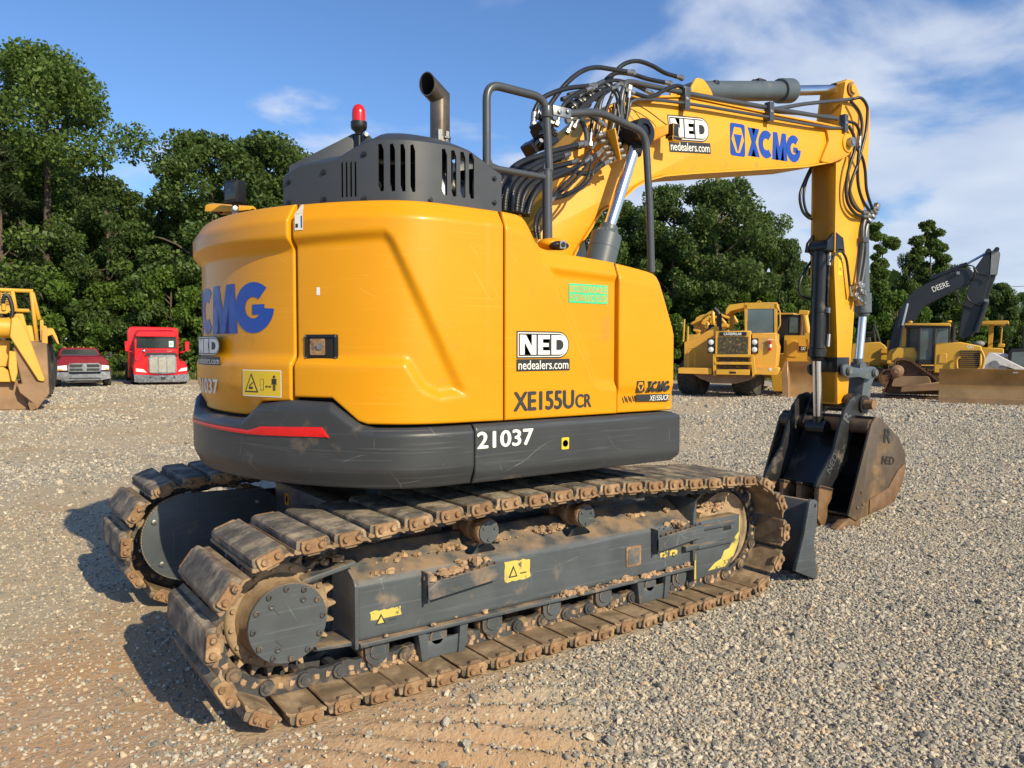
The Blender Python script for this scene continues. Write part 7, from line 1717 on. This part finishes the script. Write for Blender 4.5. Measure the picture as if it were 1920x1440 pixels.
cb5 = part('cab', [MBLK, CATL], M5, lambda mb: (mb.prism([(-0.801,1.456),(-0.801,2.839),(-0.018,2.821),(-0.018,2.093),(-0.491,2.075),(-0.491,1.456)], 1.0, 2.4), setattr(mb, 'm', 1), mb.prism([(-0.837,2.821),(-0.801,2.912),(-0.237,2.894),(-0.218,2.821)], .9, 2.5)), .012)
part('cab_window', [GLT], cb5, lambda mb: mb.prism(rounded([(-0.364,2.184),(-0.346,2.73),(-0.055,2.712),(-0.055,2.184)], .03, 2), .98, .995), 0)
crawler(M5, -.9, 2.0, 1.3, .95)

M6 = machine('bulldozer', 1800, 752, 'yellow bulldozer with a full cab and the widest rust brown blade at the right', 'bulldozer', .0)
K6 = .0164
blade_pts = [(-0.541,0),(2.87,1.033)]
part('blade', [BLADE, DIRT, MWHT], M6, lambda mb: (blade(mb, (blade_pts[0][0], blade_pts[1][0], blade_pts[0][1], blade_pts[1][1]), -.9, .22, 14), setattr(mb, 'm', 1), mb.bx(blade_pts[0][0], blade_pts[1][0], -.96, -.86, .0, .16), setattr(mb, 'm', 2), mb.box(([(1.394,0.968)][0][0], -.89, [(1.394,0.968)][0][1]), (.14, .02, .10))), .006)
part('body', [CATY], M6, lambda mb: (mb.prism([(-0.722,0.853),(-0.705,1.788),(0,1.837),(0.574,1.706),(0.59,1.017),(0,0.853)], .5, 2.6), mb.prism([(-1.968,1.181),(-1.952,1.443),(-1.804,1.656),(-1.279,1.673),(-1.066,1.148),(-1.64,1.181)], .7, 2.6), mb.prism([(-2.066,1.246),(-2.034,1.591),(-1.738,1.673),(-1.738,1.246)], 1.0, 3.2)), .03)
part('hood_grille', [MBLK, CATL], M6, lambda mb: (mb.prism([(-0.033,1.05),(-0.016,1.574),(0.541,1.574),(0.525,1.05)], .46, .49), setattr(mb, 'm', 1), [mb.bx(-.02 * 0 + [(-0.016,12.333)][0][0], [(0.525,12.333)][0][0], .44, .46, 1.08 + k * .062, 1.090 + k * .062) for k in range(8)]), 0)
for p in ([(-0.082,1.017),(-0.098,1.279),(0,1.378)], [(0.59,1.017),(0.64,1.312),(0.558,1.574)]): part('grab_rail', [CATL], M6, lambda mb: mb.tube(smooth_pts([(x, .4, z) for x, z in p], 3), .04, 6), 0)
a6 = [(0.18,1.64)][0]; face_text(M6, 'maker_print', 'CAT', a6[0], a6[1], .19, .10, .50, WHT, .05, label='white CAT print on the bulldozer hood')
part('side_panel', [OLDY], M6, lambda mb: (mb.prism([(-0.59,1.164),(-0.574,1.46),(-0.361,1.476),(-0.377,1.164)], .47, .5)), .01)
def f(mb):
    mb.prism([(-1.607,2.378),(-1.574,2.444),(-0.295,2.427),(-0.279,2.345)], .5, 2.6)
    mb.prism([(-1.689,1.673),(-1.624,2.378),(-1.525,2.394),(-1.542,1.673)], .9, 1.2)
    for u in (1712, 1780): 
        q = [(-29.52,2.46)][0]; mb.cyl(((u - 1800) * K6, 1.0, q[1]), ((u - 1800) * K6, 1.0, q[1] + .07), .07, n=12)
cb6 = part('cab', [CATL, MBLK], M6, f, .02)
def f(mb):
    mb.prism([(-1.542,1.181),(-1.542,2.362),(-1.443,2.362),(-1.443,1.181)], .9, 1.0); mb.prism([(-1.214,1.148),(-1.181,2.362),(-1.099,2.362),(-1.132,1.148)], .55, .65); mb.prism([(-0.787,1.148),(-0.771,2.362),(-0.672,2.362),(-0.705,1.148)], .55, .65); mb.prism([(-0.344,1.755),(-0.344,2.362),(-0.295,2.362),(-0.295,1.755)], .8, .9)
    mb.prism([(-1.574,2.28),(-1.574,2.378),(-0.295,2.362),(-0.295,2.28)], .56, 2.5); mb.prism([(-1.214,1.132),(-1.214,1.279),(-0.705,1.279),(-0.705,1.132)], .55, 2.4)
    mb.prism([(-1.066,1.312),(-1.05,1.64),(-0.951,1.902),(-0.853,1.902),(-0.804,1.312)], 1.5, 1.9)
part('cab_frame', [MBLK], cb6, f, .01)
for q, y in (([(-1.443,1.591),(-1.443,2.28),(-1.197,2.28),(-1.197,1.181)], .93), ([(-1.132,1.246),(-1.099,2.28),(-0.771,2.28),(-0.787,1.246)], .60), ([(-0.672,1.804),(-0.656,2.28),(-0.344,2.28),(-0.344,1.804)], .62), ([(-1.099,1.312),(-1.099,2.28),(-0.41,2.28),(-0.41,1.312)], 2.4)):
    part('cab_window', [GLT], cb6, lambda mb: mb.prism(q, y, y + .012), 0)
part('exhaust_pipe', [MBLK], M6, lambda mb: (mb.tube([(x, 1.1, z) for x, z in [(-0.213,1.755),(-0.213,2.329),(-0.164,2.427)]], .07, 10)), 0)
part('pre_cleaner', [MWHT], M6, lambda mb: mb.lathe([(.09, 0), (.09, .12), (.05, .17), (.01, .17)], ([(-0.394,1.87)][0][0], .9, [(-0.394,1.82)][0][1]), (0, 0, 1), 12), 0)
def f(mb):   # high drive track: belt over the raised sprocket, seen from the front quarter
    belt = [(-2.165,0.164),(-1.804,1.246),(-1.64,1.312),(-1.378,1.246),(-0.623,0.656),(-0.492,0.164)]
    for i in range(len(belt) - 1):
        p, q = Vector(belt[i]), Vector(belt[i + 1]); n_ = max(1, int((q - p).length / .16)); a = math.atan2(q.y - p.y, q.x - p.x)
        for k in range(n_):
            c = p.lerp(q, (k + .5) / n_); mb.box((c.x, .9, c.y), ((q - p).length / n_ * .9, .9, .06), Matrix.Rotation(-a, 3, 'Y')); mb.box((c.x - math.sin(a) * .04, .9, c.y + math.cos(a) * .04), (.03, .9, .07), Matrix.Rotation(-a, 3, 'Y'))
        if i == 0 or i == len(belt) - 2: pass
    mb.bx(belt[0][0], belt[-1][0], .45, 1.35, 0, .09)
    mb.prism([(x * .97, z * .94) for x, z in belt], .6, 1.3)
part('crawler_track', [TRK], M6, f, 0, smooth=0)
part('track_frame', [DIRT], M6, lambda mb: (mb.prism(rounded([(-1.935,0.394),(-1.837,0.722),(-0.853,0.754),(-0.722,0.394)], .08, 3), .42, .6), mb.lathe([(.01, .16), (.09, .16), (.10, .10), (.19, .09), (.20, .0), (.01, .0)], ([(-1.755,0.902)][0][0], .46, [(-1.755,0.902)][0][1]), (0, -1, 0), 22)), .012)
part('push_arm', [DIRT], M6, lambda mb: mb.prism([(-1.64,0.23),(-1.607,0.426),(-0.492,0.59),(-0.492,0.328)], .2, .42), .02)

# ---- dark excavator whose boom rises behind the second bulldozer
M7 = machine('excavator', 1730, 727, 'dark excavator with black boom and arm raised behind the yellow bulldozer', 'excavator', .0)
bo7 = [(-1.36,1.469),(-1.118,2.675),(-0.855,3.399),(-0.548,3.904),(-0.022,4.32),(1.228,4.956),(1.689,4.89),(1.798,4.627),(1.535,4.232),(0.504,3.706),(-0.022,3.399),(-0.351,2.763),(-0.702,1.469)]
bm7 = part('boom', [NAVY], M7, lambda mb: mb.prism(rounded(bo7, .15, 3), 1.0, 1.55), .02)
ar7 = [(2.259,5.68),(2.325,5.636),(2.368,4.627),(2.105,3.399),(1.798,2.259),(1.469,1.996),(1.272,2.149),(1.425,3.399),(1.623,4.123),(1.798,4.912)]
part('arm', [NAVY, GREYM], M7, lambda mb: (mb.prism(ar7, 1.0, 1.5), setattr(mb, 'm', 1), mb.prism([(2.347,5.592),(2.588,5.636),(2.675,5.461),(2.588,4.605),(2.325,4.605)], .98, 1.5)), .02)
part('arm', [NAVY], M7, lambda mb: mb.prism([(2.325,4.605),(2.588,4.605),(2.368,3.991),(2.259,3.399),(2.061,2.785),(1.798,2.127),(1.667,2.083),(2.018,3.399)], 1.1, 1.45), .02)
for p in ([(2.259,5.614),(2.325,5.658)], [(2.544,5.658),(2.566,5.636)]): part('arm_pin', [NAVY], M7, lambda mb: mb.cyl((p[0][0], .9, p[0][1] - .02), (p[0][0], 1.6, p[0][1] - .02), .09, n=14), 0)
a7, b7 = [(0.329,3.991),(0.921,4.232)]
face_text(bm7, 'maker_print', 'DEERE', a7[0], a7[1], .64, .22, 1.0, WHT, .01, math.atan2(b7[1] - a7[1], b7[0] - a7[0]), label='pale DEERE letters on the dark boom')
part('arm_cylinder', [NAVY, CHR], M7, lambda mb: (mb.tube([(x, 1.3, z) for x, z in [(0.219,4.561),(1.535,5.132)]], .09, 10), setattr(mb, 'm', 1), mb.tube([(x, 1.3, z) for x, z in [(1.535,5.132),(2.215,5.548)]], .05, 8)), 0)
part('boom_cylinder', [NAVY, CHR], M7, lambda mb: (mb.tube([(x, .85, z) for x, z in [(-0.921,1.579),(-0.789,2.61)]], .09, 10), setattr(mb, 'm', 1), mb.tube([(x, .85, z) for x, z in [(-0.789,2.61),(-0.614,3.531)]], .055, 8)), 0)
part('bucket_cylinder', [NAVY], M7, lambda mb: mb.tube([(x, .9, z) for x, z in [(2.237,3.531),(1.886,2.303)]], .11, 10), 0)
for p in ([(1.754,4.934),(1.798,4.54),(1.535,4.189),(1.272,3.991),(1.206,3.75),(1.316,3.487),(1.711,3.29)], [(1.798,4.89),(1.93,4.671),(2.281,4.583),(2.325,4.43)], [(1.667,4.189),(1.535,3.838),(1.667,3.553),(1.974,3.421),(2.281,3.443)], [(1.097,4.825),(1.272,5.022),(1.711,5),(1.864,4.715)]):
    part('hydraulic_hose', [HOSE], M7, lambda mb: mb.tube(smooth_pts([(x, .88, z) for x, z in p], 4), .028, 6), 0)
part('hose_fitting', [STEEL], M7, lambda mb: (mb.box(([(2.237,3.575)][0][0], .88, [(2.237,3.575)][0][1]), (.16, .1, .14)), mb.box(([(1.206,4.737)][0][0], .9, [(1.206,4.737)][0][1]), (.12, .1, .12))), 0)
part('body', [CATY, MBLK], M7, lambda mb: (mb.bx(-1.4, 1.3, 1.6, 4.6, .95, 2.0), setattr(mb, 'm', 1), mb.bx(-1.3, 1.2, .6, 4.6, .7, .95)), .03)
crawler(M7, -1.6, 1.5, .5, .7); crawler(M7, -1.6, 1.5, 3.6, .7)

# ---- small yellow machine and things farther back
M8 = machine('compact_excavator', 1640, 716, 'small yellow tracked machine with a black guard frame just right of the arm', 'excavator', .0)
part('body', [CATL], M8, lambda mb: (mb.prism([(-1.131,0.822),(-1.028,1.876),(0.206,1.953),(0.411,1.799),(0.771,1.388),(0.797,0.899),(0.206,0.797)], .3, 2.2), mb.prism([(0.206,1.388),(0.257,1.645),(0.617,1.671),(0.668,1.388)], .1, .5), mb.prism([(0.206,0.925),(0.257,1.311),(0.822,1.336),(0.822,0.925)], -.1, .5)), .04)
part('guard_frame', [MBLK], M8, lambda mb: [mb.tube([(x, 1.0, z) for x, z in p], .05, 6) for p in ([(-0.617,1.902),(-0.565,2.724),(-0.051,2.776),(0.257,1.825)], [(-0.103,2.673),(0,1.953)], [(-0.565,2.416),(0.051,2.416)])], 0)
part('operator_seat', [MBLK], M8, lambda mb: mb.prism([(-0.565,1.825),(-0.54,2.159),(-0.206,2.21),(-0.154,1.825)], 1.0, 1.5), .04)
crawler(M8, -1.2, .9, .6, .75)
part('blade', [DIRT], M8, lambda mb: mb.prism([(0,0.617),(0.154,0.745),(0.822,0.54),(0.72,0.411),(0.129,0.411)], -.6, -.2), .02)
M9 = machine('tank_trailer', 1664, 704, 'silver tank standing beyond the small yellow machine', 'tank', .0)
part('tank', [CHRM], M9, lambda mb: mb.cyl((-1.6, 1.5, 2.05), (2.0, 1.5, 2.05), .36, n=24), .02)
part('stand', [MBLK], M9, lambda mb: (mb.bx(-1.4, 1.8, 1.0, 2.0, 1.0, 1.72), mb.bx(-1.3, -1.0, 1, 2, 0, 1), mb.bx(1.3, 1.6, 1, 2, 0, 1)), .01)
M10 = machine('road_roller', 1860, 728, 'yellow roller under a flat canopy behind the wide bulldozer blade', 'roller', .0)
part('canopy', [CATL], M10, lambda mb: mb.prism([(-0.778,2.614),(-0.734,2.765),(0.518,2.765),(0.562,2.614)], .3, 1.9), .02)
part('canopy_post', [CATL], M10, lambda mb: (mb.prism([(-0.173,1.642),(-0.151,2.614),(0.022,2.614),(0,1.642)], .9, 1.1), mb.prism([(0.259,1.685),(0.302,2.614),(0.346,2.614),(0.324,1.685)], 1.5, 1.56)), .008)
part('body', [CATL], M10, lambda mb: (mb.prism([(-0.54,0.713),(-0.518,1.577),(-0.389,1.685),(0.389,1.642),(0.432,0.713)], .4, 2.4), mb.prism([(0.173,1.685),(0.194,1.836),(0.432,1.836),(0.432,1.685)], .6, .8)), .03)
part('control_bowl', [GREYM], M10, lambda mb: mb.ball(([(-0.475,1.836)][0][0], .6, [(-0.475,1.836)][0][1]), .21, 14, (1, .8, .6)), 0)
part('steering_wheel', [MBLK], M10, lambda mb: (mb.tube([(x, .8, z) for x, z in [(0.086,1.901),(0.259,2.03)]], .03, 6), mb.tube([(x, .8, z) for x, z in [(-0.864,2.074),(-0.605,1.728)]], .025, 6), mb.tube([(x, .6, z) for x, z in [(0.67,2.117),(0.475,1.577)]], .025, 6)), 0)
part('drum', [DIRT], M10, lambda mb: mb.cyl((-.5, .2, .62), (1.0, .2, .62), .6, n=24), .02)
for p in ([(-0.691,2.614),(-0.648,2.678),(-0.583,2.678),(-0.583,2.614)], [(0.432,2.57),(0.454,2.635),(0.518,2.635),(0.518,2.57)]): part('work_lamp', [MBLK], M10, lambda mb: mb.prism(p, .2, .32), 0)
M11 = machine('skid_steer', 1905, 740, 'white skid steer loader with a black cab at the right edge behind the blade', 'loader', .0)
part('lift_arm', [MWHT], M11, lambda mb: (mb.prism([(-0.986,0.93),(-0.911,1.339),(-0.818,1.488),(-0.688,1.488),(0.353,0.893),(0.316,0.781),(-0.725,1.153),(-0.8,0.893)], .0, .22), mb.prism([(-0.8,1.414),(-0.651,1.488),(-0.13,1.432),(-0.186,1.265)], .5, .9)), .015)
part('cab', [MBLK], M11, lambda mb: mb.prism([(-0.26,0.93),(-0.242,1.488),(-0.167,1.637),(0.651,1.655),(0.651,0.744)], .3, 1.7), .03)
part('cab_window', [GLT], M11, lambda mb: mb.prism(rounded([(-0.149,1.06),(-0.13,1.507),(0.298,1.525),(0.298,0.93)], .05, 2), .28, .295), 0)
part('lamp_mast', [MBLK], M11, lambda mb: mb.prism([(0.149,1.637),(0.167,2.288),(0.558,2.344),(0.558,1.637)], .6, .9), .02)
part('pivot', [GREYM], M11, lambda mb: mb.cyl(([(-0.632,1.079)][0][0], -.05, [(-0.632,1.079)][0][1]), ([(-0.632,1.079)][0][0], .3, [(-0.632,1.079)][0][1]), .14, n=16), .01)
for x in (-.45, .6): wheel(M11, (x, .4, .36), .36, .28, (0, 1, 0), MWHT, n=20)
part('chassis', [MWHT], M11, lambda mb: mb.bx(-.6, 1.1, .4, 1.7, .3, 1.0), .03)

# power line far right
A = spot(1780, 95) + Vector((0, 0, (652 - 540) / 1466.7 * 95 + 1.63)); B = spot(2300, 95) + Vector((0, 0, (652 - 470) / 1466.7 * 95 + 1.63))
mb = MB(); mb.tube([A.lerp(B, i / 12) - Vector((0, 0, 1.2 * math.sin(math.pi * i / 12))) for i in range(13)], .035, 5)
tag(mb.build('power_line', [MBLK]), 'thin dark power line crossing the sky at the right edge', 'power line')
